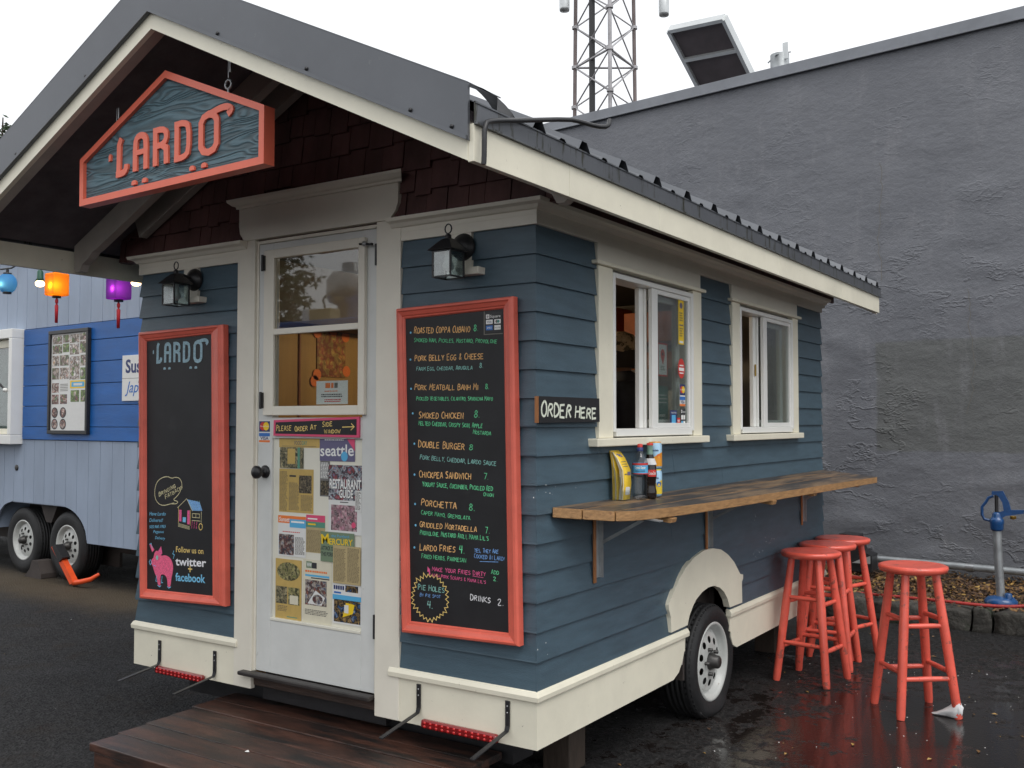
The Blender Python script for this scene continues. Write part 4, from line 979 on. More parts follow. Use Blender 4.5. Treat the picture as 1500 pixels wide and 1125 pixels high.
b.add(vs, [(i, (i + 1) % n, (i + 1) % n + n, i + n) for i in range(n)] + [tuple(range(n))[::-1], tuple(range(n, 2 * n))], 'trim'); b.build('door_crown', cart)
b = MB(); b.box(-1.600, -.790, -.060, -.012, .326, .345, 'threshold'); b.build('threshold', cart, .005)
b = MB(); b.box(-1.544, -.787, -.010, .03, .278, .3255, 'dark_wood'); b.build('sill_beam', cart, .003)
b = MB(); b.box(-1.544, -.787, .05, .09, .20, .2715, 'black_metal'); b.build('sill_beam', cart, .003)
# door leaf: stiles & rails, recessed lower panel
D0, D1 = -.008, .032
b = MB()
b.box(-1.531, -1.437, D0, D1, .348, 2.335, 'door_paint'); b.box(-.880, -.802, D0, D1, .348, 2.335, 'door_paint')
b.box(-1.437, -.880, D0, D1, .348, .600, 'door_paint'); b.box(-1.437, -.880, D0, D1, 1.425, 1.52, 'door_paint'); b.box(-1.437, -.880, D0, D1, 2.30, 2.335, 'door_paint')
b.build('door_leaf', door, .0025)
b = MB(); b.box(-1.4365, -.8805, D0 + .012, D1 - .005, .6005, 1.4245, 'panel_paint'); b.build('panel', door)
b = MB(); b.box(-1.4365, -.8805, D0 - .004, D0 + .012, .588, .602, 'panel_paint'); b.build('panel_mould', door, .003)
# opening sash
b = MB(); s0, s1 = -.030, -.0085
b.box(-1.478, -1.412, s0, s1, 1.530, 2.300, 'trim'); b.box(-.888, -.852, s0, s1, 1.530, 2.300, 'trim'); b.box(-1.412, -.888, s0, s1, 2.258, 2.300, 'trim'); b.box(-1.412, -.888, s0, s1, 1.530, 1.572, 'trim'); b.box(-1.412, -.888, s0, s1, 1.902, 1.930, 'trim')
b.build('sash_frame', door, .003)
for z0, z1 in ((1.572, 1.902), (1.930, 2.258)):
    b = MB(); b.box(-1.412, -.888, -.018, -.014, z0, z1, 'glass'); b.build('pane', door)
for x, z0, z1 in ((-1.474, 2.205, 2.275), (-1.478, 1.563, 1.636), (-.79, 2.175, 2.262), (-.79, .585, .68)):
    b = MB(); y = -.040 if x < -1 else -.020; b.box(x - .006, x + .007, y, y + .012, z0, z1, 'black_metal'); b.tube([(x - .002, y - .002, z0 - .003), (x - .002, y - .002, z1 + .003)], .006, 'black_metal', 8); b.build('hinge', door)
b = MB(); b.tube([(-.875, -.036, 2.27), (-.80, -.036, 2.262)], .005, 'black_metal', 6); b.lathe([(.011, 0), (.011, .012), (0, .016)], (-.846, -.030, 2.268), (0, -1, 0), 'steel', 10); b.build('latch', door)
b = MB(); b.lathe([(.030, 0), (.030, .006), (.022, .012), (.010, .014), (.010, .030), (.022, .036), (.030, .048), (.030, .060), (.020, .070), (0, .072)], (-1.478, -.0082, 1.268), (0, -1, 0), 'black_metal', 22); b.build('door_knob', door)

# ---- side windows
def window(y0, y1, yop, ycas0, ycas1, ysill1, lab):
    w = empty('window', (0, (y0 + y1) / 2, 1.4)); w.parent = cart; w.location = (W[cart.name].inverted() @ W[w.name]).to_translation()
    Z0, Z1 = 1.456, 2.150
    for a, c in ((ycas0, y0), (y1, ycas1)):
        b = MB(); b.box(0, .030, a, c, 1.431, 2.166, 'trim_low'); b.build('casing', w, .002)
    b = MB(); b.box(0, .026, ycas0, ycas1, 2.184, 2.2615, 'trim'); b.build('header_board', w, .002)
    b = MB(); b.box(0, .048, ycas0 - .04, ycas1 + .025, 2.167, 2.183, 'trim_low'); b.build('drip_cap', w, .003)
    b = MB(); b.box(0, .062, ycas0 - .070, ysill1, 1.396, 1.430, 'trim_low'); b.build('sill', w, .004)
    fo = .034
    b = MB(); b.box(-.07, fo, y0, y0 + .022, Z0, Z1, 'vinyl'); b.box(-.07, fo, y1 - .026, y1, Z0, Z1, 'vinyl'); b.box(-.07, fo, y0 + .026, y1 - .026, Z1 - .022, Z1, 'vinyl'); b.box(-.07, fo, y0 + .026, y1 - .026, Z0 - .02, Z0 + .014, 'vinyl'); b.build('frame', w, .003)
    ym = (y0 + y1) / 2
    zz0, zz1 = Z0 + .015, Z1 - .023
    # outer fixed sash (right half)
    b = MB(); xo0, xo1 = .004, .024
    ml = ym - (.030 if lab == 1 else .062)
    b.box(xo0, xo1, ml, ml + .062, zz0, zz1, 'vinyl'); b.box(xo0, xo1, y1 - .045, y1 - .0265, zz0, zz1, 'vinyl'); b.box(xo0, xo1, ml + .062, y1 - .045, zz1 - .022, zz1, 'vinyl'); b.box(xo0, xo1, ml + .062, y1 - .045, zz0, zz0 + .024, 'vinyl'); b.build('fixed_sash', w, .002)
    b = MB(); b.box(.010, .014, ml + .062, y1 - .045, zz0 + .024, zz1 - .022, 'glass_dusty'); b.build('pane', w)
    # inner sliding sash pushed open, its stile shows beside the opening
    xi0, xi1 = -.042, -.018; sw = .085 if lab == 1 else .10
    b = MB(); b.box(xi0, xi1, yop, yop + sw, zz0, zz1, 'vinyl'); b.box(xi1, xi1 + .012, yop + sw * .45, yop + sw * .60, zz0, zz1, 'vinyl'); r_ = y1 - .06
    b.box(xi0, xi1, r_ - .045, r_, zz0, zz1, 'vinyl'); b.box(xi0, xi1, yop + sw, r_ - .045, zz1 - .045, zz1, 'vinyl'); b.box(xi0, xi1, yop + sw, r_ - .045, zz0, zz0 + .04, 'vinyl'); b.build('sliding_sash', w, .003)
    b = MB(); b.box(-.031, -.027, yop + sw, r_ - .045, zz0 + .04, zz1 - .045, 'glass'); b.build('pane', w)
    b = MB(); b.box(xi0 + .028, xi1 + .010, yop + .012, yop + .024, zz0 + .3, zz0 + .37, 'brass'); b.build('latch', w) if lab == 2 else None
    return w
win1 = window(.587, 1.454, .940, .460, 1.563, 1.586, 1)
win2 = window(2.112, 3.043, 2.452, 2.000, 3.155, 3.16, 2)

# ---- interior things
b = MB(); b.box(-1.6, -.55, 2.62, 2.95, 2.02, 2.05, 'shelf_orange'); b.box(-1.55, -1.05, 2.66, 2.92, 2.051, 2.27, 'shelf_orange'); b.box(-.98, -.6, 2.66, 2.92, 2.051, 2.22, 'shelf_orange'); b.box(-1.6, -.55, 2.60, 2.619, 1.84, 1.95, 'shelf_orange')
b.box(-1.6, -1.57, 2.62, 2.95, 1.5, 2.02, 'old_wood'); b.build('wall_shelf', None, .004); tag(bpy.data.objects['wall_shelf'], 'orange wooden shelf with boxes inside the cart above the worker', 'shelf')
b = MB(); b.box(-1.45, -.62, 3.1, 3.5, .33, 1.78, 'steel'); b.build('refrigerator', None, .01); tag(bpy.data.objects['refrigerator'], 'pale steel cabinet inside the cart behind the worker', 'refrigerator')
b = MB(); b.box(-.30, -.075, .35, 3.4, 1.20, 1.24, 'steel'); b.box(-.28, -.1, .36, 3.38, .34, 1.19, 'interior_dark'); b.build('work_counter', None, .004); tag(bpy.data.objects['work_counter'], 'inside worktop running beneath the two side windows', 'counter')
b = MB(); b.box(-.30, -.14, .70, .86, 1.442, 1.452, 'tissue'); b.build('napkin_stack', None); o = bpy.data.objects['napkin_stack']; tag(o, 'folded white napkins on the ledge inside the order window', 'napkins')
b = MB(); b.lathe([(.03, 0), (.05, .10), (.052, .10), (.0, .10)], (-.14, 2.33, 1.25), (0, 0, 1), 'white_paper', 16); b.lathe([(.04, 0), (.055, .03), (.055, .28), (.0, .30)], (-.22, 2.40, 1.25), (0, 0, 1), 'tissue', 16); b.build('paper_cups', None); tag(bpy.data.objects['paper_cups'], 'white paper cups stacked inside the far side window', 'cups')
b = MB(); b.box(-2.328, -2.322, 1.17, 1.42, 1.78, 2.06, 'poster_orange'); b.build('poster', None); tag(bpy.data.objects['poster'], 'orange and yellow poster on the ochre wall inside the door', 'poster')
for i, (yy, zz) in enumerate(((1.17, 2.05), (1.31, 2.07), (1.42, 2.04), (1.17, 1.79), (1.43, 1.82), (1.15, 1.75))):
    b = MB(); disc(b, yy, zz, .035, .035, frame((-2.3215, 0, 0), (0, 1, 0), (0, 0, 1)), 'ink_orange', d=.001); b.build('medallion', bpy.data.objects['poster'])
for yy in (.62, 1.02): b = MB(); b.box(-2.33, -2.318, yy, yy + .012, .33, 2.4, 'raw_wood'); b.build('batten', cart)
b = MB(); b.box(-2.329, -2.06, .15, 3.3, 2.06, 2.399, 'interior_dark'); b.build('wall_cupboard', None, .004); tag(bpy.data.objects['wall_cupboard'], 'dark overhead cupboard inside the cart above the orange poster', 'cupboard')  # added block, only there to darken the interior behind the upper door pane
lampi = empty('ceiling_lamp', (-1.45, 1.5, 2.25), 0, 'small warm bulb hanging inside the cart, seen through the door glass', 'lamp')
mat('bulb_warm', (1, .8, .5), emis=((1, .72, .40), 30)); mat('bulb_glow', (1, .8, .5), emis=((1, .66, .30), 7))
b = MB(); b.lathe([(.0, 0), (.02, .005), (.032, .03), (.026, .06), (.012, .08)], (-1.45, 1.5, 2.25), (0, 0, 1), 'bulb_warm', 14); b.build('bulb', lampi); lamp_light(lampi, (-1.45, 1.5, 2.12), 8.5, (1, .74, .44), .03)
b = MB(); b.tube([(-1.45, 1.5, 2.33), (-1.45, 1.5, 2.40)], .012, 'black_metal', 8); b.build('socket', lampi)

# ---- the worker at the order window
pe = empty('person', (-.50, 1.735, .33), 0, 'person in a dark jacket and camouflage cap standing inside the order window', 'person')
def skinned(name, verts, edges, rad, m, parent, sub=2):
    me = bpy.data.meshes.new(name); me.from_pydata([Vector(v) - Vector(verts[0]) for v in verts], edges, []); o = bpy.data.objects.new(name, me); sc.collection.objects.link(o)
    me.materials.append(MATS[m]); s = o.modifiers.new('skin', 'SKIN'); s.use_smooth_shade = True
    sk = me.skin_vertices[0].data if me.skin_vertices else None
    if sk is None: o.data.skin_vertices
    for i, r in enumerate(rad):
        rr = r if isinstance(r, tuple) else (r, r); me.skin_vertices[0].data[i].radius = rr
    me.skin_vertices[0].data[0].use_root = True
    u = o.modifiers.new('sub', 'SUBSURF'); u.levels = sub; u.render_levels = sub
    return place(o, Vector(verts[0]), parent)
px, py = -.50, 1.745; FZ = .34
# faces away to the upper left of the picture (-x), leaning over the worktop
V = [(px, py, FZ + .90), (px, py, FZ + 1.08), (px - .01, py, FZ + 1.25), (px - .01, py, FZ + 1.37), (px - .02, py, FZ + 1.46),
     (px - .02, py - .18, FZ + 1.33), (px - .04, py - .26, FZ + 1.08), (px - .22, py - .24, FZ + .94), (px - .30, py - .20, FZ + .93),
     (px - .02, py + .18, FZ + 1.33), (px - .04, py + .26, FZ + 1.08), (px - .22, py + .24, FZ + .94), (px - .30, py + .20, FZ + .93),
     (px, py - .09, FZ + .82), (px, py - .10, FZ + .45), (px + .02, py - .10, FZ + .08), (px - .12, py - .10, FZ + .04),
     (px, py + .09, FZ + .82), (px, py + .10, FZ + .45), (px + .02, py + .10, FZ + .08), (px - .12, py + .10, FZ + .04)]
Ed = [(0, 1), (1, 2), (2, 3), (3, 4), (2, 5), (5, 6), (6, 7), (7, 8), (2, 9), (9, 10), (10, 11), (11, 12), (0, 13), (13, 14), (14, 15), (15, 16), (0, 17), (17, 18), (18, 19), (19, 20)]
Rd = [(.15, .12), (.15, .12), (.19, .13), (.12, .10), .06, .07, .055, .045, .035, .07, .055, .045, .035, .09, .065, .05, .04, .09, .065, .05, .04]
skinned('clothed_body', V, Ed, Rd, 'fabric_dark', pe)
hc = Vector((px - .03, py, FZ + 1.545))
b = MB(); b.lathe([(0, -.115), (.045, -.105), (.062, -.07), (.075, -.02), (.080, .03), (.070, .08), (.04, .108), (0, .115)], hc, (-.12, 0, 1), 'skin', 20)
b.prism([hc + Vector((-.072, -.012, .01)), hc + Vector((-.072, .012, .01)), hc + Vector((-.098, .010, -.028)), hc + Vector((-.098, -.010, -.028))], (.02, 0, -.012), 'skin')
for s in (1, -1): b.lathe([(0, 0), (.018, .002), (.022, .008), (.012, .012)], hc + Vector((.0, s * .074, -.005)), (0, s, 0), 'skin', 10)
b.build('head', pe)
b = MB(); b.lathe([(.079, -.085), (.084, -.03), (.085, .02), (.07, .06)], hc + Vector((.012, 0, 0)), (0, 0, 1), 'hair', 20); b.build('hair', pe)
b = MB(); b.lathe([(.090, .012), (.093, .04), (.082, .085), (.05, .115), (0, .125)], hc + Vector((.0, 0, 0)), (.18, 0, 1), 'cap_cloth', 24)
b.prism([hc + Vector((-.075, -.06, .03)), hc + Vector((-.15, -.045, .02)), hc + Vector((-.165, 0, .018)), hc + Vector((-.15, .045, .02)), hc + Vector((-.075, .06, .03))], (0, 0, .006), 'cap_cloth'); b.build('cap', pe)
for s in (1, -1):
    b = MB(); w0 = Vector((px - .33, py + s * .20, FZ + .925)); b.lathe([(.0, -.0), (.028, .0), (.032, .03), (.028, .07), (.0, .085)], w0, (-1, 0, 0), 'skin', 10)
    for f in range(4): b.tube([w0 + Vector((-.065, -.022 + f * .015, 0)), w0 + Vector((-.10, -.024 + f * .016, -.01)), w0 + Vector((-.115 + abs(f - 1.5) * .008, -.024 + f * .016, -.03))], [.009, .008, .006], 'skin', 6)
    b.tube([w0 + Vector((-.02, -s * .025, 0)), w0 + Vector((-.06, -s * .045, -.01)), w0 + Vector((-.08, -s * .045, -.02))], [.01, .009, .007], 'skin', 6); b.build('hand', pe)

# ---- front steps
dk = empty('wooden_step', (-1.0, -.35, G), 0, 'low dark red plank step in front of the cart door', 'step')
yy = .13
for i, w in enumerate((.142, .140, .141, .142, .15, .15)):
    b = MB(); xl = -1.825 + i * .020 + random.uniform(-.004, .004); b.box(xl, -.24 + .002 * i, yy - w + .005, yy, .138, .170 + random.uniform(-.002, .002), 'deck_wood'); b.build('plank', dk, .004); yy -= w
b = MB(); b.box(-1.70, -.28, yy + .012, yy + .04, G, .136, 'deck_wood'); b.build('riser', dk, .003)
b = MB(); b.prism([(-1.70, yy + .04, G), (-1.672, yy + .04, G), (-1.772, .1, G), (-1.80, .1, G)], (0, 0, .136 - G), 'deck_wood'); b.box(-.31, -.28, yy + .04, .1, G, .136, 'deck_wood'); b.build('side_board', dk, .003)
b = MB(); s = .006
b.add([(-1.10, -.45, .1735), (-1.085, -.458, .176), (-1.078, -.445, .1735), (-1.09, -.44, .179)], [(0, 1, 2, 3)], 'white_paper'); b.build('paper_scrap', None); tag(bpy.data.objects['paper_scrap'], 'tiny torn white paper scrap on the plank step', 'litter')
for (x, y) in ((-.24, .62), (-2.1, .62), (-.24, 3.3)):
    b = MB(); b.box(x - .07, x + .07, y - .07, y + .07, G, .262, 'post_wood'); b.build('support_post', None, .006)
    tag(bpy.data.objects[[o.name for o in bpy.data.objects if o.name.startswith('support_post')][-1]], {(-.24, .62): 'short brown timber post under the near right corner of the cart', (-2.1, .62): 'short timber post under the near left corner of the cart', (-.24, 3.3): 'short timber post under the far right corner of the cart'}[(x, y)], 'post', 'timber posts under the cart')

# ---- tail lights and flat steel brackets on the skirt
for x0, x1, z0, tilt in ((-.520, -.145, .262, 0), (-2.222, -1.86, .246, 0)):
    tl = empty('tail_light', ((x0 + x1) / 2, -.03, z0), 0, None); tl.parent = cart; tl.location = (W[cart.name].inverted() @ W[tl.name]).to_translation()
    b = MB(); b.box(x0, x1, -.052, -.023, z0, z0 + .036, 'red_lens'); b.build('lens', tl, .012, seg=3)
    for i in range(12):
        for j in range(2):
            cxx = x0 + .025 + (x1 - x0 - .05) * i / 11; b = MB(); b.lathe([(.0065, 0), (.005, .003), (0, .004)], (cxx, -.0515, z0 + .011 + .014 * j), (0, -1, 0), 'red_dot', 8); b.build('lens_bead', tl)
for x, dx in ((-.545, 0), (-.108, 0), (-2.21, 0), (-1.795, 0)):
    b = MB(); w = .010
    P = [(-.024, .43 if x > -1 else .405), (-.024, .335 if x > -1 else .305), (-.032, .318 if x > -1 else .288), (-.26, .275 if x > -1 else .255)]
    vs = []; 
    for (y, z) in P: vs += [(x - w, y, z), (x + w, y, z)]
    n0 = len(vs)
    for i, (y, z) in enumerate(P):
        oy, oz = ((-.006, 0), (-.006, 0), (-.004, -.004), (0, -.006))[i]; vs += [(x - w, y + oy, z + oz), (x + w, y + oy, z + oz)]
    fs = []
    for i in range(3):
        a = 2 * i; fs += [(a, a + 1, a + 3, a + 2), (n0 + a, n0 + a + 2, n0 + a + 3, n0 + a + 1), (a, a + 2, n0 + a + 2, n0 + a), (a + 1, n0 + a + 1, n0 + a + 3, a + 3)]
    fs += [(0, n0, n0 + 1, 1), (6, 7, n0 + 7, n0 + 6)]
    b.add(vs, fs, 'black_metal')
    for zz in (.02, .045): b.lathe([(.004, 0), (.003, .002), (0, .002)], (x, -.030, P[0][1] - zz), (0, -1, 0), 'steel', 6)
    b.build('flat_bracket', cart, .001)

# ---- counter shelf
ct = empty('counter_shelf', (.2, 1.9, 1.10), 0, 'weathered plank counter bracketed to the side of the blue cart', 'counter')
def zc(x): return 1.170 - .105 * x
def plank(P, nm='plank'):
    b = MB(); n = len(P); vs = [(x, y, zc(x)) for x, y in P] + [(x, y, zc(x) - .040) for x, y in P]
    b.add(vs, [tuple(range(n))], 'old_wood'); b.add(vs, [tuple(range(n, 2 * n))[::-1]] + [(i, i + n, (i + 1) % n + n, (i + 1) % n) for i in range(n)], 'end_wood'); b.build(nm, ct, .003)
plank([(.024, .09), (.108, .165), (.108, 3.70), (.024, 3.70)])
plank([(.113, .170), (.205, .255), (.205, 3.705), (.113, 3.705)])
plank([(.210, .262), (.245, .36), (.268, .52), (.288, .75), (.305, 1.05), (.32, 1.45), (.335, 2.0), (.365, 3.0), (.385, 3.70), (.210, 3.70)])
for yb in (.62, 1.75, 2.45, 3.40):
    b = MB(); b.prism([(.03, yb, zc(.03) - .0405), (.335 if yb > 1 else .285, yb, zc(.33) - .0405), (.33 if yb > 1 else .28, yb, zc(.33) - .06), (.03, yb, zc(.03) - .062)], (0, .055, 0), 'end_wood'); b.build('cleat', ct, .002)
for yb in (.415, 1.61, 3.20):
    b = MB(); b.box(.022, .030, yb, yb + .018, .83, 1.105, 'raw_wood'); b.build('backing_strip', ct, .001)
    b = MB(); b.box(.0215, .026, yb + .022, yb + .050, .85, 1.125, 'galv'); b.box(.026, .045, yb + .046, yb + .0498, .85, 1.125, 'galv'); b.prism([(.03, yb + .06, 1.126), (.30, yb + .06, 1.098), (.30, yb + .06, 1.093), (.03, yb + .06, 1.118)], (0, .03, 0), 'galv')
    b.prism([(.03, yb + .066, 1.00), (.03, yb + .066, .985), (.225, yb + .066, 1.092), (.205, yb + .066, 1.096)], (0, .005, 0), 'galv'); b.build('steel_bracket', ct)
MENU_TEXT = [('ROASTED COPPA CUBANO', 'orange', -0.566, 1.866, -0.282, 1.857, 0.027), ('8.', 'green', -0.263, 1.86, -0.24, 1.86, 0.025), ('SMOKED HAM, PICKLES, MUSTARD, PROVOLONE', 'green', -0.566, 1.831, -0.151, 1.807, 0.017), ('PORK BELLY EGG & CHEESE', 'orange', -0.562, 1.751, -0.215, 1.748, 0.025), ('FARM EGG, CHEDDAR, ARUGULA', 'teal', -0.553, 1.711, -0.269, 1.708, 0.016), ('8.', 'teal', -0.234, 1.713, -0.215, 1.714, 0.019), ('PORK MEATBALL BANH MI', 'orange', -0.562, 1.632, -0.239, 1.626, 0.024), ('8.', 'green', -0.206, 1.629, -0.187, 1.63, 0.021), ('PICKLED VEGETABLES, CILANTRO, SRIRACHA MAYO', 'green', -0.553, 1.589, -0.171, 1.583, 0.016), ('SMOKED CHICKEN', 'orange', -0.54, 1.514, -0.312, 1.514, 0.027), ('8.', 'green', -0.26, 1.517, -0.232, 1.518, 0.028), ('MELTED CHEDDAR, CRISPY SKIN, APPLE', 'green', -0.542, 1.486, -0.219, 1.476, 0.018), ('MOSTARDA', 'green', -0.265, 1.453, -0.179, 1.447, 0.016), ('DOUBLE BURGER', 'orange', -0.54, 1.396, -0.308, 1.389, 0.029), ('8', 'green', -0.285, 1.389, -0.264, 1.389, 0.022), ('PORK BELLY, CHEDDAR, LARDO SAUCE', 'teal', -0.533, 1.347, -0.153, 1.329, 0.019), ('CHICKPEA SANDWICH', 'orange', -0.536, 1.272, -0.275, 1.273, 0.028), ('7.', 'green', -0.212, 1.274, -0.19, 1.274, 0.024), ('YOGURT SAUCE, CUCUMBER, PICKLED RED', 'green', -0.519, 1.237, -0.17, 1.231, 0.019), ('ONION', 'green', -0.214, 1.21, -0.166, 1.208, 0.015), ('PORCHETTA', 'orange', -0.525, 1.158, -0.347, 1.152, 0.028), ('8.', 'green', -0.284, 1.15, -0.255, 1.15, 0.027), ('CAPER MAYO, GREMOLATA', 'green', -0.526, 1.122, -0.279, 1.112, 0.017), ('GRIDDLED MORTADELLA', 'orange', -0.533, 1.071, -0.247, 1.067, 0.023), ('7.', 'green', -0.205, 1.065, -0.183, 1.065, 0.024), ("PROVOLONE, MUSTARD AIOLI, MAMA LIL'S", 'green', -0.531, 1.039, -0.189, 1.037, 0.019), ('LARDO FRIES', 'orange', -0.531, 0.975, -0.351, 0.981, 0.026), ('4.', 'green', -0.331, 0.981, -0.305, 0.98, 0.028), ('FRIED HERBS, PARMESAN', 'green', -0.522, 0.945, -0.298, 0.944, 0.018), ('YES, THEY ARE', 'blue', -0.257, 0.988, -0.143, 0.991, 0.016), ('COOKED IN LARD!', 'blue', -0.258, 0.965, -0.115, 0.965, 0.017), ('_', 'blue', -0.233, 0.953, -0.143, 0.958, 0.005), ('MAKE YOUR FRIES DIRTY', 'pink', -0.468, 0.897, -0.203, 0.898, 0.018), ("WITH PORK SCRAPS & MAMA LIL'S", 'pink', -0.468, 0.874, -0.202, 0.869, 0.014), ('_', 'pink', -0.265, 0.894, -0.214, 0.892, 0.005), ('ADD', 'green', -0.176, 0.91, -0.141, 0.91, 0.016), ('2.', 'green', -0.168, 0.884, -0.145, 0.884, 0.016), ('PIE HOLES', 'teal', -0.54, 0.816, -0.404, 0.816, 0.023), ('BY PIE SPOT', 'blue', -0.53, 0.789, -0.425, 0.792, 0.013), ('4.', 'teal', -0.491, 0.746, -0.464, 0.747, 0.027), ('DRINKS', 'white', -0.276, 0.8, -0.18, 0.797, 0.024), ('2.', 'white', -0.147, 0.791, -0.117, 0.793, 0.025), ('o', 'sky', -0.588, 1.867, -0.581, 1.867, 0.006), ('o', 'sky', -0.589, 1.755, -0.581, 1.755, 0.007), ('o', 'sky', -0.585, 1.634, -0.578, 1.634, 0.006), ('o', 'sky', -0.576, 1.532, -0.568, 1.532, 0.006), ('o', 'sky', -0.566, 1.407, -0.559, 1.407, 0.006), ('o', 'sky', -0.565, 1.28, -0.558, 1.28, 0.006), ('o', 'sky', -0.561, 1.16, -0.554, 1.16, 0.006), ('o', 'sky', -0.558, 1.073, -0.551, 1.073, 0.006), ('o', 'sky', -0.564, 0.982, -0.557, 0.983, 0.006)]
LEFT_TEXT = [('BRINGING', 'cream', -2.212, 1.125, -2.086, 1.174, 0.02), ('FATBACK!', 'cream', -2.162, 1.114, -2.03, 1.171, 0.02), ('Have Lardo', 'sky', -2.289, 1.026, -2.159, 1.032, 0.021), ('Delivered!', 'sky', -2.288, 0.993, -2.18, 0.999, 0.021), ('505.980.1955', 'sky', -2.288, 0.961, -2.157, 0.971, 0.017), ('Pegasus', 'sky', -2.256, 0.939, -2.173, 0.944, 0.017), ('Delivery', 'sky', -2.241, 0.91, -2.162, 0.911, 0.017), ('Follow us on', 'yellow', -2.076, 0.863, -1.871, 0.868, 0.028), ('twitter', 'white', -2.079, 0.798, -1.849, 0.808, 0.039), ('+', 'yellow', -1.983, 0.77, -1.952, 0.773, 0.023), ('facebook', 'sky', -2.077, 0.722, -1.855, 0.731, 0.038)]

# ------------------------------------------------------------------ hanging sign
sg = empty('hanging_sign', (-1.27, -.70, 2.43), 0, 'coral framed wooden house shaped sign lettered LARDO hanging in the gable', 'sign')
SO = [(-1.838, 2.422), (-.700, 2.442), (-.700, 2.658), (-1.272, 2.900), (-1.840, 2.624)]
SI = [(-1.812, 2.450), (-.728, 2.470), (-.727, 2.642), (-1.273, 2.870), (-1.814, 2.608)]
b = MB(); n = 5; yf, yb = -.742, -.690
vs = [(x, yf, z) for x, z in SO] + [(x, yf, z) for x, z in SI] + [(x, yf + .016, z) for x, z in SI] + [(x, yb, z) for x, z in SO]
fs = []
for i in range(5):
    j = (i + 1) % 5; fs += [(i, j, j + 5, i + 5), (i + 5, j + 5, j + 10, i + 10), (i, i + 15, j + 15, j)]
fs.append((19, 18, 17, 16, 15)); b.add(vs, fs, 'coral_sign'); b.build('frame', sg)
b = MB(); b.prism([(x, yf + .0155, z) for x, z in SI], (0, .02, 0), 'sandblasted_wood'); bd = b.build('board', sg)
fr = frame((-1.655, yf + .0155, 2.518), (1, 0, .022), (0, 0, 1))
b = MB(); logo(b, fr, 1.0, .150, 'coral_sign', .0265, .009); b.build('lettering', bd)
for hx_, hz in ((-1.645, 2.702), (-.945, 2.762)):
    b = MB(); top = roofz(hx_, 3.04)
    b.tube([(hx_, -.70, top), (hx_, -.70, hz + .055)], .0025, 'steel', 6); b.tube([(hx_ + .012, -.70, top), (hx_ + .012, -.70, hz + .075)], .005, 'steel', 6)
    b.tube([(hx_ + .018 * math.cos(t * .7854), -.70, hz + .03 + .018 * math.sin(t * .7854)) for t in range(8)], .005, 'galv', 6, closed=True)
    b.tube([(hx_, -.70, hz + .012), (hx_, -.70, hz - .02)], .005, 'galv', 6); b.build('hanger', sg)

# ------------------------------------------------------------------ chalkboards
def bil(Q, u, v):
    (ax, az), (bx_, bz), (cx, cz), (dx, dz) = Q       # TL TR BR BL
    return ((ax * (1 - u) + bx_ * u) * (1 - v) + (dx * (1 - u) + cx * u) * v, (az * (1 - u) + bz * u) * (1 - v) + (dz * (1 - u) + cz * u) * v)
def chalkboard(label, O4, I4, loc):
    t = empty('menu_board', loc, 0, label, 'menu board')
    # moulded frame: profile rings from inner edge to outer edge
    rings = [(0.0, -.040), (.10, -.046), (.22, -.047), (.30, -.052), (.62, -.058), (.72, -.064), (.90, -.062), (1.0, -.054), (1.0, -.024)]
    for side in range(4):
        b = MB(); vs = []
        for f, y in rings:
            for k in (side, (side + 1) % 4):
                x = I4[k][0] + (O4[k][0] - I4[k][0]) * f; z = I4[k][1] + (O4[k][1] - I4[k][1]) * f; vs.append((x, y, z))
        m_ = len(rings); fs = [(2 * i, 2 * i + 1, 2 * i + 3, 2 * i + 2) for i in range(m_ - 1)]
        for k, e in enumerate((side, (side + 1) % 4)): vs.append((I4[e][0], -.024, I4[e][1]))
        fs += [(2 * m_, 2 * m_ + 1, 1, 0), (2 * m_ - 2, 2 * m_ - 1, 2 * m_ + 1, 2 * m_), tuple([2 * i for i in range(m_)] + [2 * m_]), tuple([2 * i + 1 for i in range(m_)] + [2 * m_ + 1])]
        b.add(vs, fs, 'coral'); b.build('frame_rail', t)
    b = MB(); e = .003; P = [(x + (e if x > I4[0][0] + .2 else -e), z + (e if z > 1.3 else -e)) for x, z in I4]
    b.prism([(x, -.0385, z) for x, z in P], (0, .0140, 0), 'chalkboard'); return t, b.build('slate', t)
RO = [(-.648, 1.972), (-.064, 1.984), (-.036, .650), (-.610, .636)]; RI = [(-.613, 1.928), (-.119, 1.940), (-.095, .692), (-.577, .684)]
tb, sl = chalkboard('large black menu board in a coral frame chalked with sandwiches, right of the door', RO, RI, (-.35, -.04, .63))
fr = frame((0, -.0387, 0), (1, 0, 0), (0, 0, 1))
random.seed(5)
b = MB()
for (s, c, x0, z0, x1, z1, h) in MENU_TEXT:
    if s == 'o': b1 = MB(); disc(b1, (x0 + x1) / 2, z0 + h / 2, .0048, .0048, fr, 'chalk_sky', d=.0006, n=8); b1.build('bullet', sl); continue
    b1 = MB(); chalk(b1, s, fr, x0, z0, x1, z1, h, 'chalk_' + c, w=max(.0019, h * .125)); b1.build('chalk_line', sl)
P = []
for i in range(56):
    a = 2 * math.pi * i / 56; r = (1.0 if i % 2 else .84) * random.uniform(.94, 1.04); P.append((-.478 + .100 * r * math.cos(a), .790 + .098 * r * math.sin(a)))
ribbon(b, P, .0032, fr, 'chalk_yellow', d=.0006, closed=True)
ribbon(b, [(-.488, .892), (-.488, .905), (-.482, .897)], .008, fr, 'chalk_pink', d=.0007); ribbon(b, [(-.482, .905), (-.48, .88)], .006, fr, 'chalk_pink', d=.001)
b.build('chalk_marks', sl)
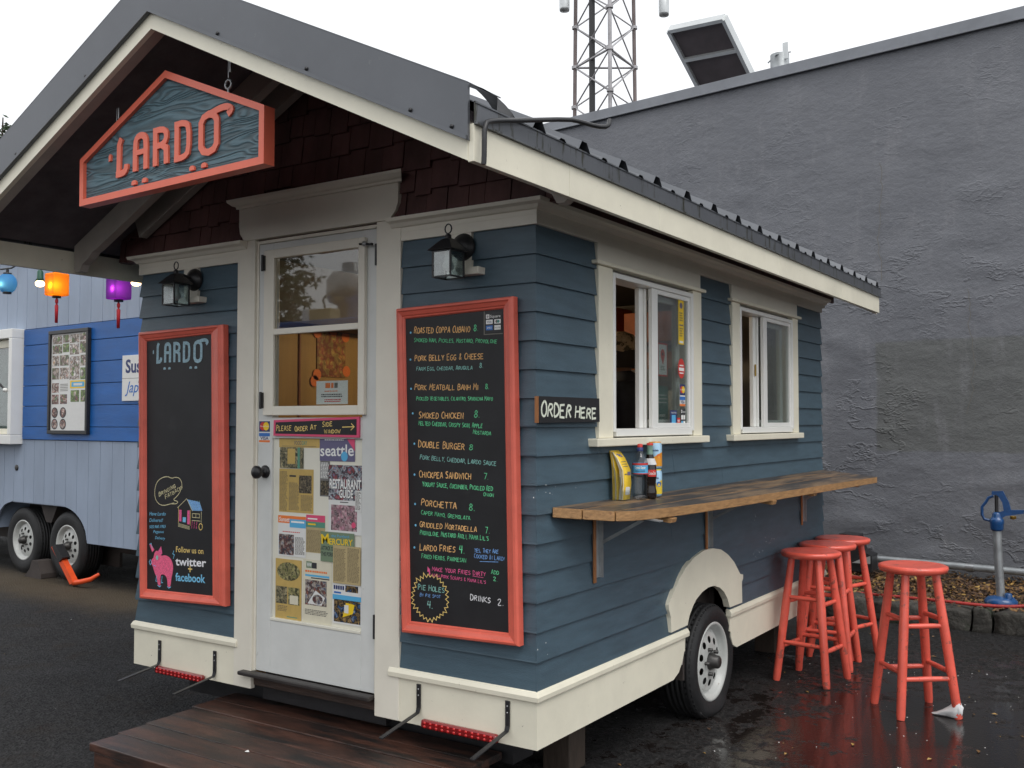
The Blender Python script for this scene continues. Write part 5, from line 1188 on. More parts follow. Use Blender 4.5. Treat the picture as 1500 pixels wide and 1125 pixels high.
# card reader sticker in its corner
b = MB(); rect(b, -.207, 1.850, -.128, 1.930, fr, 'black_metal', d=.0008)
for (a, c, e, f) in ((-.213, 1.846, -.208, 1.936), (-.213, 1.842, -.122, 1.846)): rect(b, a, c, e, f, fr, 'ink_grey', d=.0011)
rect(b, -.202, 1.906, -.186, 1.922, fr, 'ink_white', d=.0012); rect(b, -.198, 1.910, -.190, 1.918, fr, 'black_metal', d=.0015); rect(b, -.1955, 1.9125, -.1925, 1.9155, fr, 'ink_white', d=.0018)
typed(b, 'Square', fr, -.182, 1.9085, -.133, 1.9085, .011, 'ink_white', d=.0012)
rect(b, -.202, 1.884, -.170, 1.901, fr, 'ink_white', d=.0012); typed(b, 'VISA', fr, -.197, 1.888, -.175, 1.888, .009, 'ink_navy', d=.0015)
rect(b, -.162, 1.884, -.132, 1.901, fr, 'ink_white', d=.0012); disc(b, -.151, 1.8925, .006, .006, fr, 'ink_grey', d=.0015); disc(b, -.143, 1.8925, .006, .006, fr, 'ink_teal', d=.0017)
rect(b, -.202, 1.860, -.170, 1.878, fr, 'ink_blue', d=.0012); typed(b, 'AMEX', fr, -.198, 1.865, -.174, 1.865, .008, 'ink_white', d=.0015)
rect(b, -.162, 1.860, -.132, 1.878, fr, 'ink_white', d=.0012); typed(b, 'DISCOVER', fr, -.160, 1.865, -.134, 1.865, .006, 'ink', d=.0015)
b.build('card_sticker', sl)

LO = [(-2.372, 1.960), (-1.728, 1.966), (-1.692, .630), (-2.330, .606)]; LI = [(-2.330, 1.912), (-1.832, 1.925), (-1.800, .668), (-2.300, .655)]
tb2, sl2 = chalkboard('narrow black chalkboard in a coral frame with a pink pig drawing, left of the door', LO, LI, (-2.06, -.04, .60))
b = MB(); fl = frame((-2.285, -.0387, 1.800), (1, 0, -.01), (0, 0, 1)); logo(b, fl, .555, .098, 'chalk_logo', .0175, 0); b.build('chalk_logo', sl2)
b = MB()
for (s, c, x0, z0, x1, z1, h) in LEFT_TEXT:
    b = MB()
    if s.isupper(): chalk(b, s, fr, x0, z0, x1, z1, h, 'chalk_' + c, w=.003)
    elif s == '+': ribbon(b, [(x0, z0 + .012), (x1, z0 + .012)], .006, fr, 'chalk_' + c, d=.0006); ribbon(b, [((x0 + x1) / 2, z0 - .004), ((x0 + x1) / 2, z0 + .028)], .006, fr, 'chalk_' + c, d=.0009)
    elif h > .026: typed(b, s, fr, x0, z0 - .006, x1, z1 - .006, h, 'chalk_' + c, bold=.022 if h > .03 else .01)
    else: typed(b, s, fr, x0, z0, x1, z1, h * .85, 'chalk_' + c, bold=0, shear=.25)
    b.build('chalk_line', sl2)
b = MB(); P = [(-2.225 + 0, 1.118)]
P = [(-2.095, 1.098), (-2.13, 1.090), (-2.18, 1.080), (-2.22, 1.088), (-2.246, 1.115), (-2.250, 1.155), (-2.235, 1.195), (-2.20, 1.218), (-2.15, 1.228), (-2.115, 1.218), (-2.09, 1.226), (-2.055, 1.222), (-2.035, 1.195), (-2.045, 1.160), (-2.075, 1.130), (-2.105, 1.112), (-2.065, 1.106), (-2.075, 1.094), (-2.115, 1.092)]
ribbon(b, [q[:2] for q in smooth([(x, z, 0) for x, z in P], 1)], .0035, fr, 'chalk_cream', d=.0006); b.build('speech_bubble', sl2)
# little drawing of a cart
b = MB(); hx0 = -2.070; hz0 = .985; sc_ = lambda x, z: (hx0 + x * .19, hz0 + z * .135)
def st(P, c, w=.0028, d=.0006): ribbon(b, [sc_(*p) for p in P], w, fr, 'chalk_' + c, d=d)
poly(b, [sc_(.38, 1), sc_(.88, .93), sc_(.99, .62), sc_(.60, .60)], fr, 'chalk_blue', d=.0005)
for i in range(6): st([(.42 + i * .09, .98), (.62 + i * .065, .61)], 'teal', .0018, .0009)
st([(.0, .66), (.37, 1.02), (.60, .58)], 'cream'); st([(.05, .68), (.05, .12)], 'yellow'); st([(.52, .62), (.52, .05)], 'yellow'); st([(.95, .6), (.95, .2)], 'cream')
poly(b, [sc_(.07, .60), sc_(.17, .60), sc_(.17, .18), sc_(.07, .18)], fr, 'chalk_pink', d=.0006); poly(b, [sc_(.40, .60), sc_(.50, .60), sc_(.50, .10), sc_(.40, .10)], fr, 'chalk_pink', d=.0006)
poly(b, [sc_(.22, .34), sc_(.35, .34), sc_(.35, .16), sc_(.22, .16)], fr, 'chalk_sky', d=.0006)
st([(.6, .5), (.88, .5), (.88, .36), (.6, .36), (.6, .5)], 'cream'); st([(.74, .5), (.74, .36)], 'cream'); st([(.58, .25), (.92, .25)], 'cream')
for i in range(4): st([(.04, .10 - i * .035), (.50, .02 - i * .035)], 'cream', .002)
for i in range(3): st([(.60 + i * .09, .22), (.58 + i * .09, -.04)], 'pink'); st([(.62, .1), (.82, .08)], 'pink')
ribbon(b, [(sc_(.93, .05)[0] + .013 * math.cos(t * .6), sc_(.93, .05)[1] + .016 * math.sin(t * .6)) for t in range(11)], .004, fr, 'chalk_yellow', d=.0007, closed=True)
b.build('cart_drawing', sl2)
# chalk pig
b = MB()
pg = lambda P: [(-2.190 + x * .1, .780 + z * .1) for x, z in P]
body = [(-.62, .35), (-.55, .62), (-.35, .75), (-.10, .62), (.0, .48), (.25, .55), (.6, .50), (.85, .30), (.95, 0), (.88, -.35), (.80, -.60), (.74, -1.0), (.52, -1.02), (.50, -.60), (.30, -.42), (.0, -.42), (-.05, -.6), (-.02, -1.0), (-.22, -1.02), (-.32, -.62), (-.55, -.35), (-.66, -.05), (-.80, .02), (-.80, .22)]
bmf = bmesh.new(); vv = [bmf.verts.new((x, z, 0)) for x, z in [q[:2] for q in smooth([(x, z, 0) for x, z in pg(body) + [pg(body)[0]]], 2)][:-1]]
f_ = bmf.faces.new(vv); bmesh.ops.triangulate(bmf, faces=[f_]); bmf.verts.index_update()
b.add([fr(v.co.x, v.co.y, .0005) for v in bmf.verts], [[v.index for v in f.verts] for f in bmf.faces], 'chalk_hotpink'); bmf.free()
poly(b, pg([(-.72, .62), (-.95, 1.0), (-.80, 1.02), (-.55, .75)]), fr, 'chalk_hotpink', d=.0008); poly(b, pg([(-.25, .70), (-.02, .98), (.08, .62), (-.05, .5)]), fr, 'chalk_pink', d=.0009)
for P in ([(-.95, 1.0), (-.80, 1.06), (-.72, .8)], [(-.86, .25), (-.95, .12), (-.86, -.02), (-.76, .1), (-.86, .25)], [(.94, .42), (1.02, .62), (.90, .66), (.98, .82)], [(-.28, -.98), (-.10, -1.06), (.02, -.98)], [(.50, -.98), (.62, -1.06), (.78, -.98)], [(.10, -.5), (.04, -.85), (.16, -.82)], [(-.34, -.5), (-.40, -.80), (-.28, -.80)]): ribbon(b, pg(P), .0035, fr, 'chalk_sky', d=.0010)
disc(b, *pg([(-.32, .38)])[0], .009, .012, fr, 'chalk_teal', d=.0012); ribbon(b, pg([(-.62, -.02), (-.40, -.06)]), .003, fr, 'chalk_blue', d=.0012)
b.build('pig_drawing', sl2)

# ------------------------------------------------------------------ ORDER HERE plaque
op = empty('order_sign', (.03, .25, 1.49), 0, 'small black plank hand painted ORDER HERE beside the order window', 'sign')
b = MB(); b.prism([(.0225, -.030, 1.496), (.0225, .447, 1.500), (.0225, .444, 1.598), (.0225, -.034, 1.598)], (.017, 0, 0), 'chalkboard'); pl_ = b.build('board', op, .001)
b = MB(); b.prism([(.0226, -.0375, 1.4962), (.0226, -.0345, 1.4962), (.0226, -.0345, 1.5975), (.0226, -.0375, 1.5975)], (.0165, 0, 0), 'raw_wood'); b.build('raw_edge', op)
fo = frame((.0397, 0, 0), (0, 1, 0), (0, 0, 1)); random.seed(3)
b = MB(); chalk(b, 'ORDER', fo, -.018, 1.522, .205, 1.516, .060, 'order_white', w=.0088, jit=.22); chalk(b, 'HERE', fo, .240, 1.516, .415, 1.514, .049, 'order_white', w=.0085, jit=.22); b.build('lettering', pl_)

# ------------------------------------------------------------------ wall lanterns
def wall_lamp(dx, label):
    t = empty('wall_lamp', (-.323 + dx, -.03, 2.2), 0, label, 'lamp', 'carriage lanterns either side of the door')
    b = MB(); b.lathe([(.0, .034), (.012, .034), (.03, .024), (.052, .010), (.056, 0), (.056, -.004)], (-.323 + dx, -.028, 2.203), (0, -1, 0), 'black_metal', 28); b.build('back_plate', t)
    cx, cy = -.307 + dx, -.148; h = .043; z0, z1 = 2.062, 2.168
    b = MB(); b.tube([(-.318 + dx, -.05, 2.205), (-.31 + dx, -.10, 2.215), (cx, cy, 2.215)], .008, 'black_metal', 8); b.build('arm', t)
    b = MB()
    for sx in (-1, 1):
        for sy in (-1, 1): b.box(cx + sx * h - .003, cx + sx * h + .003, cy + sy * h - .003, cy + sy * h + .003, z0, z1, 'black_metal')
    for s in (-1, 1):
        for zz in (z0, z1 - .006):
            b.box(cx - h + .003, cx + h - .003, cy + s * h - .0029, cy + s * h + .0029, zz, zz + .006, 'black_metal'); b.box(cx + s * h - .0029, cx + s * h + .0029, cy - h + .003, cy + h - .003, zz, zz + .006, 'black_metal')
    b.build('cage', t)
    b = MB(); k = .060; b.add([(cx - k, cy - k, z1), (cx + k, cy - k, z1), (cx + k, cy + k, z1), (cx - k, cy + k, z1), (cx - .018, cy - .018, z1 + .048), (cx + .018, cy - .018, z1 + .048), (cx + .018, cy + .018, z1 + .048), (cx - .018, cy + .018, z1 + .048)], [(3, 2, 1, 0), (0, 1, 5, 4), (1, 2, 6, 5), (2, 3, 7, 6), (3, 0, 4, 7), (4, 5, 6, 7)], 'black_metal')
    b.lathe([(.014, .04), (.012, .058), (.006, .062), (0, .064)], (cx, cy, z1 + .006), (0, 0, 1), 'black_metal', 12); b.build('cap', t, .002)
    b = MB(); b.tube([(cx + .016 * math.sin(a * .5236), cy, z1 + .088 + .019 * -math.cos(a * .5236)) for a in range(12)], .0028, 'black_metal', 6, closed=True); b.build('ring', t)
    for sx, sy in ((-1, 0), (1, 0), (0, -1), (0, 1)):
        b = MB(); g_ = h - .001
        if sx: b.box(cx + sx * g_ - .001, cx + sx * g_ + .001, cy - h + .003, cy + h - .003, z0 + .006, z1 - .006, 'glass_dusty')
        else: b.box(cx - h + .003, cx + h - .003, cy + sy * g_ - .001, cy + sy * g_ + .001, z0 + .006, z1 - .006, 'glass_dusty')
        b.build('pane', t)
    b = MB(); b.lathe([(.014, 0), (.014, .022), (.018, .04), (.024, .055), (.020, .070), (0, .080)], (cx, cy, z1 - .002), (0, 0, -1), 'tissue', 16); b.build('bulb', t)
wall_lamp(0, 'black glass lantern on the wall above the right menu board')
wall_lamp(-1.655, 'black glass lantern on the wall above the left chalkboard')

# ------------------------------------------------------------------ things taped to the door
PY = -.0002 - .0008
def clip_(name, label, x0, x1, z0, z1, m, fn, y=.0035, cat='clipping', rz=0, lay=0, grp='clippings and covers taped to the door'):
    yy_ = y - .0016 * lay
    t = empty(name, ((x0 + x1) / 2, yy_, z0), 0, label, cat, grp)
    b = MB(); b.prism([(x0, yy_, z0), (x1, yy_, z0), (x1, yy_, z1), (x0, yy_, z1)], (0, -.0006, 0), m); s = b.build('sheet', t)
    f = frame((x0, yy_ - .0007, z0), (1, 0, 0), (0, 0, 1)); b = MB(); fn(b, f, x1 - x0, z1 - z0); b.build('print', s)
    if rz:
        t.rotation_euler = (0, rz, 0)
random.seed(8)
def p_food(b, f, w, h): typed(b, 'FOOD', f, .10, .012, .145, .012, .018, 'ink_grey', d=.0003, bold=.02); typed(b, 'DAY', f, .148, .012, .18, .012, .018, 'ink_green', d=.0003, bold=.02); rect(b, .02, .005, w - .02, .007, f, 'ink_tan', d=.0003)
clip_('newspaper_clipping', 'tan newspaper masthead strip at the top left of the door panel', -1.401, -1.143, 1.383, 1.425, 'ochre_paper', p_food)
clip_('newspaper_clipping', 'faded green newspaper photo of a porch near the door knob', -1.394, -1.242, 1.288, 1.384, 'photo_house', lambda b, f, w, h: (rect(b, .05, .02, .10, .09, f, 'ochre_paper', d=.0003), rect(b, .115, .0, .13, h, f, 'ink_green', d=.0003)), lay=1)
def p_art(b, f, w, h):
    textlines(b, .006, .006, .056, h - .01, f, 'ink_tan', .0055); textlines(b, .064, .006, .132, h - .06, f, 'ink_tan', .0055); textlines(b, .140, .006, w - .006, h - .115, f, 'ink_tan', .0055)
    rect(b, .128, h - .108, w - .012, h - .028, f, 'photo_grey', d=.0003); typed(b, 'brunch', f, .07, h - .035, .105, h - .035, .008, 'ink', d=.0003) if 0 else rect(b, .066, h - .036, .108, h - .028, f, 'ink', d=.0003)
clip_('newspaper_clipping', 'large yellowed news article with a small dark photo, below the porch photo', -1.398, -1.179, 1.087, 1.285, 'ochre_paper', p_art)
def p_sea(b, f, w, h):
    typed(b, 'seattle', f, .004, .022, w - .006, .026, .050, 'ink_white', d=.0003, bold=.012); disc(b, .150, .022, .020, .022, f, 'ink_sky', d=.0006); poly(b, [(w - .05, h), (w, h), (w, h - .055)], f, 'ink_pink', d=.0006)
    textlines(b, .03, h - .018, w - .055, h - .002, f, 'ink_white', .008)
clip_('magazine_cover', 'purple grey magazine cover reading seattle at the top right of the door panel', -1.140, -.929, 1.326, 1.428, 'ink_purple', p_sea, lay=1, cat='magazine cover')
clip_('newspaper_clipping', 'narrow strip of newsprint hanging below the purple cover', -1.139, -1.079, 1.168, 1.325, 'tile_grey', lambda b, f, w, h: (textlines(b, .004, .075, w - .004, h - .004, f, 'ink_white', .006), rect(b, .004, .006, w - .006, .07, f, 'photo_grey', d=.0003)))
def p_res(b, f, w, h):
    rect(b, 0, h * .49, w, h, f, 'photo_restaurant', d=.0003); typed(b, 'RESTAURANT', f, .006, h * .66, w - .004, h * .66, .040, 'ink_white', d=.0009, bold=.03); typed(b, 'GUIDE', f, w * .33, h * .53, w * .74, h * .53, .034, 'ink_white', d=.0009, bold=.03)
    typed(b, 'RESTAURANT', f, .008, h * .655, w - .002, h * .655, .040, 'ink', d=.0006, bold=.04); typed(b, 'GUIDE', f, w * .34, h * .524, w * .75, h * .524, .034, 'ink', d=.0006, bold=.04)
    rect(b, w * .35, h * .455, w * .6, h * .468, f, 'ink', d=.0003); rect(b, w * .08, h * .05, w * .86, h * .42, f, 'photo_collage', d=.0003); disc(b, w * .76, h * .14, .013, .013, f, 'ink_pink', d=.0006)
clip_('magazine_cover', 'tall white magazine page reading RESTAURANT GUIDE on the right of the door panel', -1.082, -.885, 1.008, 1.31, 'white_paper', p_res, lay=2, cat='magazine cover')
clip_('newspaper_clipping', 'small grey column of print overlapping the restaurant guide', -.922, -.884, 1.111, 1.202, 'white_paper', lambda b, f, w, h: textlines(b, .003, .003, w - .003, h - .003, f, 'ink_grey', .005), lay=4)
def p_sun(b, f, w, h):
    rect(b, 0, h - .034, w, h, f, 'ink_orange', d=.0003); typed(b, 'Sunset', f, .006, h - .027, .074, h - .027, .020, 'ink_white', d=.0006, bold=.01, shear=.2); rect(b, .075, h - .052, w, h - .014, f, 'ink_sky', d=.0005)
    rect(b, .085, h - .030, w - .01, h - .022, f, 'ink_white', d=.0008); textlines(b, .03, h * .56, w - .03, h * .63, f, 'ink_red', .007); rect(b, .006, .006, w * .58, h * .54, f, 'photo_cart', d=.0003); textlines(b, w * .62, .01, w - .006, h * .5, f, 'ink_grey', .005)
clip_('magazine_page', 'white magazine page with an orange and blue masthead, left column of the door', -1.401, -1.223, .887, 1.071, 'white_paper', p_sun, lay=1, cat='magazine page')
def p_rg(b, f, w, h):
    rect(b, 0, h - .030, w, h, f, 'ink_pink', d=.0003); rect(b, 0, h - .055, w, h - .030, f, 'ink_green', d=.0003); rect(b, .01, h - .02, .07, h - .014, f, 'ink_white', d=.0006); rect(b, .012, h - .045, .06, h - .038, f, 'ink_yellow', d=.0006); textlines(b, .004, .004, w - .01, h - .065, f, 'ink_tan', .0055)
clip_('newspaper_clipping', 'tan clipping topped by red and green bars in the middle of the door', -1.223, -1.106, .914, 1.082, 'tan_paper', p_rg)
def p_mer(b, f, w, h):
    typed(b, 'M', f, .006, h - .055, .052, h - .050, .042, 'ink_yellow', d=.0003, bold=.02); typed(b, 'ERCURY', f, .052, h - .055, w - .008, h - .052, .026, 'ink_yellow', d=.0003, bold=.02); typed(b, 'the Portland', f, .065, h - .022, w - .03, h - .020, .012, 'ink_sky', d=.0003)
    typed(b, 'ATTACK OF', f, .004, h - .082, .082, h - .082, .018, 'ink', d=.0003, bold=.02); typed(b, 'THE PORK', f, .004, h - .108, .078, h - .108, .018, 'ink', d=.0003, bold=.02)
mat('mercury_green', (.17, .24, .15), .6)
clip_('newspaper_cover', 'green newspaper cover lettered MERCURY in yellow on the door', -1.127, -.927, .882, 1.014, 'mercury_green', p_mer, lay=3, cat='newspaper cover')
clip_('newspaper_clipping', 'plain tan clipping of small print overlapping the green newspaper cover', -1.050, -.888, .793, .958, 'tan_paper', lambda b, f, w, h: (textlines(b, .006, .006, w * .47, h - .012, f, 'ink_tan', .0055), textlines(b, w * .53, .006, w - .006, h - .006, f, 'ink_tan', .0055)), lay=4)
def p_dish(b, f, w, h):
    disc(b, w * .5, h * .80, w * .44, h * .15, f, 'photo_salad', d=.0003, n=24); rect(b, .004, h * .27, w * .46, h * .55, f, 'photo_house', d=.0003); rect(b, w * .5, h * .27, w - .012, h * .55, f, 'photo_salad', d=.0003); rect(b, w * .56, h * .28, w * .88, h * .42, f, 'cream_paper', d=.0006)
    textlines(b, .015, h * .13, w * .5, h * .25, f, 'ink_tan', .007); rect(b, w * .45, h * .06, w * .85, h * .075, f, 'ink_green', d=.0003)
clip_('recipe_card', 'long ochre card with a plate of salad at the bottom left of the door', -1.415, -1.248, .594, .873, 'ochre_paper', p_dish, cat='recipe card', lay=1)
def p_ww(b, f, w, h):
    rect(b, .02, h - .038, .055, h - .008, f, 'mercury_green', d=.0003); rect(b, .055, h - .038, .085, h - .012, f, 'ink', d=.0003); typed(b, 'WW', f, .024, h - .032, .053, h - .032, .018, 'ink_white', d=.0006, bold=.02)
    textlines(b, .014, h - .062, w - .02, h - .044, f, 'ink_orange', .012, dens=.7); rect(b, .014, h - .075, w - .014, h - .066, f, 'ink_sky', d=.0003); rect(b, .05, h - .083, w - .014, h - .078, f, 'ink', d=.0003)
    rect(b, .014, h * .28, w - .03, h * .68, f, 'photo_sandwich', d=.0003); poly(b, [(.03, h * .30), (w * .45, h * .52), (w - .04, h * .42), (w - .06, h * .29)], f, 'white_paper', d=.0006); disc(b, w * .52, h * .38, .032, .022, f, 'photo_sandwich', d=.0009); textlines(b, .014, .03, w - .02, h * .22, f, 'ink_grey', .0065)
clip_('magazine_page', 'cream page with a sandwich photo at the bottom middle of the door', -1.240, -1.063, .602, .882, 'cream_paper', p_ww, cat='magazine page')
def p_blue(b, f, w, h):
    for i in range(5): rect(b, .006 + i * .013, h - .028, .016 + i * .013, h - .010, f, 'ink_navy', d=.0003)
    rect(b, .075, h - .034, w - .02, h - .006, f, 'photo_night', d=.0003); rect(b, 0, h - .072, w, h - .050, f, 'ink_sky', d=.0003); rect(b, .008, h - .045, .05, h - .037, f, 'ink_blue', d=.0003); rect(b, .008, .008, w - .006, h * .60, f, 'photo_night', d=.0003)
    poly(b, [(.06, .03), (.12, .05), (.13, .09), (.08, .095)], f, 'ink_yellow', d=.0006); rect(b, .07, .05, .095, .085, f, 'white_paper', d=.0009)
clip_('web_printout', 'white printout with blue banner and a dark photo at the bottom right of the door', -1.055, -.885, .617, .793, 'white_paper', p_blue, lay=1, cat='printout')
# arrow plaque and card decal on the door
pq = empty('arrow_sign', (-1.15, -.02, 1.43), 0, 'pink edged chalk plaque on the door reading PLEASE ORDER AT SIDE WINDOW with an arrow', 'sign')
b = MB(); b.prism([(-1.418, -.010, 1.436), (-.888, -.010, 1.432), (-.888, -.010, 1.523), (-1.416, -.010, 1.508)], (0, -.008, 0), 'ink_pink'); e = b.build('edge_band', pq, .001)
b = MB(); b.prism([(-1.404, -.0182, 1.446), (-.902, -.0182, 1.443), (-.902, -.0182, 1.512), (-1.402, -.0182, 1.498)], (0, -.001, 0), 'chalkboard'); sl3 = b.build('slate', pq)
b = MB(); fp = frame((0, -.0193, 0), (1, 0, 0), (0, 0, 1))
chalk(b, 'PLEASE', fp, -1.395, 1.458, -1.300, 1.461, .026, 'chalk_yellow', w=.003); chalk(b, 'ORDER', fp, -1.275, 1.456, -1.195, 1.462, .024, 'chalk_yellow', w=.003); chalk(b, 'AT', fp, -1.178, 1.464, -1.142, 1.466, .022, 'chalk_yellow', w=.003)
chalk(b, 'SIDE', fp, -1.105, 1.478, -1.045, 1.482, .022, 'chalk_yellow', w=.003); chalk(b, 'WINDOW', fp, -1.092, 1.449, -.996, 1.452, .018, 'chalk_yellow', w=.0026)
ribbon(b, [(-.985, 1.477), (-.915, 1.479)], .004, fp, 'chalk_yellow', d=.0006); ribbon(b, [(-.932, 1.493), (-.914, 1.479), (-.934, 1.464)], .004, fp, 'chalk_yellow', d=.0009); b.build('chalk_writing', sl3)
cd = empty('card_decal', (-1.49, -.009, 1.40), 0, 'small credit card decal on the door stile above the knob', 'decal')
def cards(b, f, w, h):
    rect(b, 0, h * .5, w, h, f, 'ink_navy', d=.0002); disc(b, w * .35, h * .76, w * .27, w * .27, f, 'ink_red', d=.0004); disc(b, w * .65, h * .76, w * .27, w * .27, f, 'ink_yellow', d=.0006); typed(b, 'MasterCard', f, w * .1, h * .73, w * .9, h * .73, h * .07, 'ink_white', d=.0008)
    rect(b, 0, h * .28, w, h * .44, f, 'ink_blue', d=.0002); rect(b, 0, 0, w, h * .10, f, 'ink_orange', d=.0002); typed(b, 'VISA', f, w * .12, h * .12, w * .88, h * .12, h * .15, 'ink_navy', d=.0004, bold=.02)
b = MB(); b.prism([(-1.527, -.0082, 1.400), (-1.446, -.0082, 1.404), (-1.446, -.0082, 1.506), (-1.528, -.0082, 1.506)], (0, -.0006, 0), 'white_paper'); s = b.build('sticker', cd)
b = MB(); cards(b, frame((-1.523, -.0089, 1.405), (1, 0, .0), (0, 0, 1)), .073, .098); b.build('print', s)
nt_ = empty('notice_sheet', (-1.05, -.012, 1.58), 0, 'white notice sheet inside the lower pane of the door', 'notice')
b = MB(); b.box(-1.150, -.960, -.0125, -.0115, 1.578, 1.682, 'white_paper'); s = b.build('sheet', nt_); b = MB(); f = frame((-1.150, -.0126, 1.578), (1, 0, 0), (0, 0, 1)); rect(b, .055, .072, .085, .095, f, 'ink_orange', d=.0002); rect(b, .09, .072, .105, .095, f, 'ink_orange', d=.0002); rect(b, .11, .072, .13, .095, f, 'ink_grey', d=.0002)
textlines(b, .05, .052, .14, .064, f, 'ink_orange', .008, d=.0002); textlines(b, .03, .03, .16, .05, f, 'ink', .009, d=.0002); textlines(b, .05, .008, .15, .026, f, 'ink_red', .008, d=.0002); b.build('print', s)

# ------------------------------------------------------------------ stickers on the order window glass
def glass_sticker(name, label, y0, y1, z0, z1, m, fn, x=.0145, cat='sticker', rnd=False):
    y0, y1 = y0 - .058, y1 - .058
    t = empty(name, (x, (y0 + y1) / 2, z0), 0, label, cat)
    b = MB()
    if rnd: b.prism([(x, (y0 + y1) / 2 + (y1 - y0) / 2 * math.cos(a * .3142), (z0 + z1) / 2 + (z1 - z0) / 2 * math.sin(a * .3142)) for a in range(20)], (.0006, 0, 0), m)
    else: b.prism([(x, y0, z0), (x, y1, z0), (x, y1, z1), (x, y0, z1)], (.0006, 0, 0), m)
    s = b.build('sheet', t); b = MB(); fn(b, frame((x + .0006, y0, z0), (0, 1, 0), (0, 0, 1)), y1 - y0, z1 - z0); b.build('print', s)
def st_y(b, f, w, h): disc(b, w * .5, h * .88, w * .28, h * .07, f, 'ink_purple', d=.0003); textlines(b, .012, h * .50, w - .012, h * .75, f, 'ink_tan', .012); rect(b, .01, h * .42, w - .01, h * .45, f, 'ink_purple', d=.0003); textlines(b, .012, h * .15, w - .012, h * .40, f, 'ink_tan', .012); rect(b, .01, h * .03, w - .01, h * .08, f, 'ink_white', d=.0003)
glass_sticker('yellow_flyer', 'tall yellow flyer stuck at the top right of the order window', 1.366, 1.430, 1.885, 2.105, 'ink_yellow', st_y, cat='flyer')
def st_pin(b, f, w, h):
    rect(b, .008, .008, w - .008, h - .008, f, 'white_paper', d=.0003); disc(b, w * .5, h * .66, w * .22, h * .16, f, 'ink_red', d=.0006); poly(b, [(w * .32, h * .58), (w * .5, h * .32), (w * .68, h * .58)], f, 'ink_red', d=.0009); disc(b, w * .5, h * .67, w * .07, h * .05, f, 'ink', d=.0012); textlines(b, .03, .03, w - .03, .055, f, 'ink_grey', .008)
glass_sticker('map_pin_notice', 'white notice with a red border and red map pin behind the order window glass', 1.212, 1.322, 1.722, 1.885, 'ink_red', st_pin, x=-.026, cat='notice')
def st_circ(b, f, w, h): rect(b, w * .2, h * .62, w * .8, h * .68, f, 'ink_white', d=.0003); rect(b, w * .12, h * .38, w * .88, h * .54, f, 'ink_white', d=.0003); rect(b, w * .2, h * .24, w * .8, h * .30, f, 'ink_white', d=.0003)
glass_sticker('round_sticker', 'round red sticker on the order window above the card decals', 1.358, 1.438, 1.715, 1.815, 'ink_red', st_circ, rnd=True)
glass_sticker('card_decal', 'credit card decal on the order window glass below the round red sticker', 1.376, 1.442, 1.578, 1.686, 'white_paper', lambda b, f, w, h: cards(b, f, w, h), cat='decal')
def st_app(b, f, w, h): rect(b, w * .22, h * .12, w * .80, h * .72, f, 'ink_sky', d=.0003); rect(b, w * .40, h * .16, w * .60, h * .68, f, 'ink_white', d=.0006) if 0 else None; typed(b, 'TRIPADVISOR' if 0 else 'TWITTER', f, w * .1, h * .80, w * .9, h * .80, h * .10, 'ink_white', d=.0005)
glass_sticker('blue_sticker', 'navy sticker with a pale blue bar low on the order window', 1.262, 1.340, 1.476, 1.556, 'ink_navy', st_app)
glass_sticker('red_sticker', 'tiny red sticker low on the order window between navy and black stickers', 1.345, 1.380, 1.476, 1.520, 'ink_red', lambda b, f, w, h: (typed(b, 'PAY', f, w * .1, h * .55, w * .9, h * .55, h * .25, 'ink_white', d=.0003, bold=.03), typed(b, 'HERE', f, w * .1, h * .15, w * .9, h * .15, h * .25, 'ink_white', d=.0003, bold=.03)))
def st_sq(b, f, w, h):
    rect(b, w * .1, h * .76, w * .28, h * .93, f, 'ink_white', d=.0003); rect(b, w * .15, h * .80, w * .23, h * .88, f, 'ink', d=.0005); typed(b, 'Square', f, w * .34, h * .78, w * .95, h * .78, h * .11, 'ink_white', d=.0003)
    for i in range(2):
        for j in range(2): rect(b, w * (.10 + .44 * i), h * (.08 + .32 * j), w * (.46 + .44 * i), h * (.32 + .32 * j), f, 'ink_sky' if (i, j) == (0, 0) else 'ink_white', d=.0003)
glass_sticker('black_sticker', 'black card reader sticker in the lower right corner of the order window', 1.386, 1.444, 1.476, 1.566, 'ink', st_sq)
def st_menu(b, f, w, h): textlines(b, .008, .008, w - .008, h - .012, f, 'ink', .010)
glass_sticker('paper_menu', 'folded paper menu standing low behind the order window glass', 1.120, 1.215, 1.472, 1.655, 'cream_paper', st_menu, x=-.024, cat='menu')
glass_sticker('green_notice', 'dark green notice behind the order window next to the paper menu', 1.212, 1.345, 1.475, 1.676, 'ink_teal', lambda b, f, w, h: (textlines(b, .012, h * .55, w - .012, h - .03, f, 'ink_white', .018, dens=.35), textlines(b, .012, .02, w - .03, h * .4, f, 'ink_white', .03, dens=.4)), x=-.034, cat='notice')

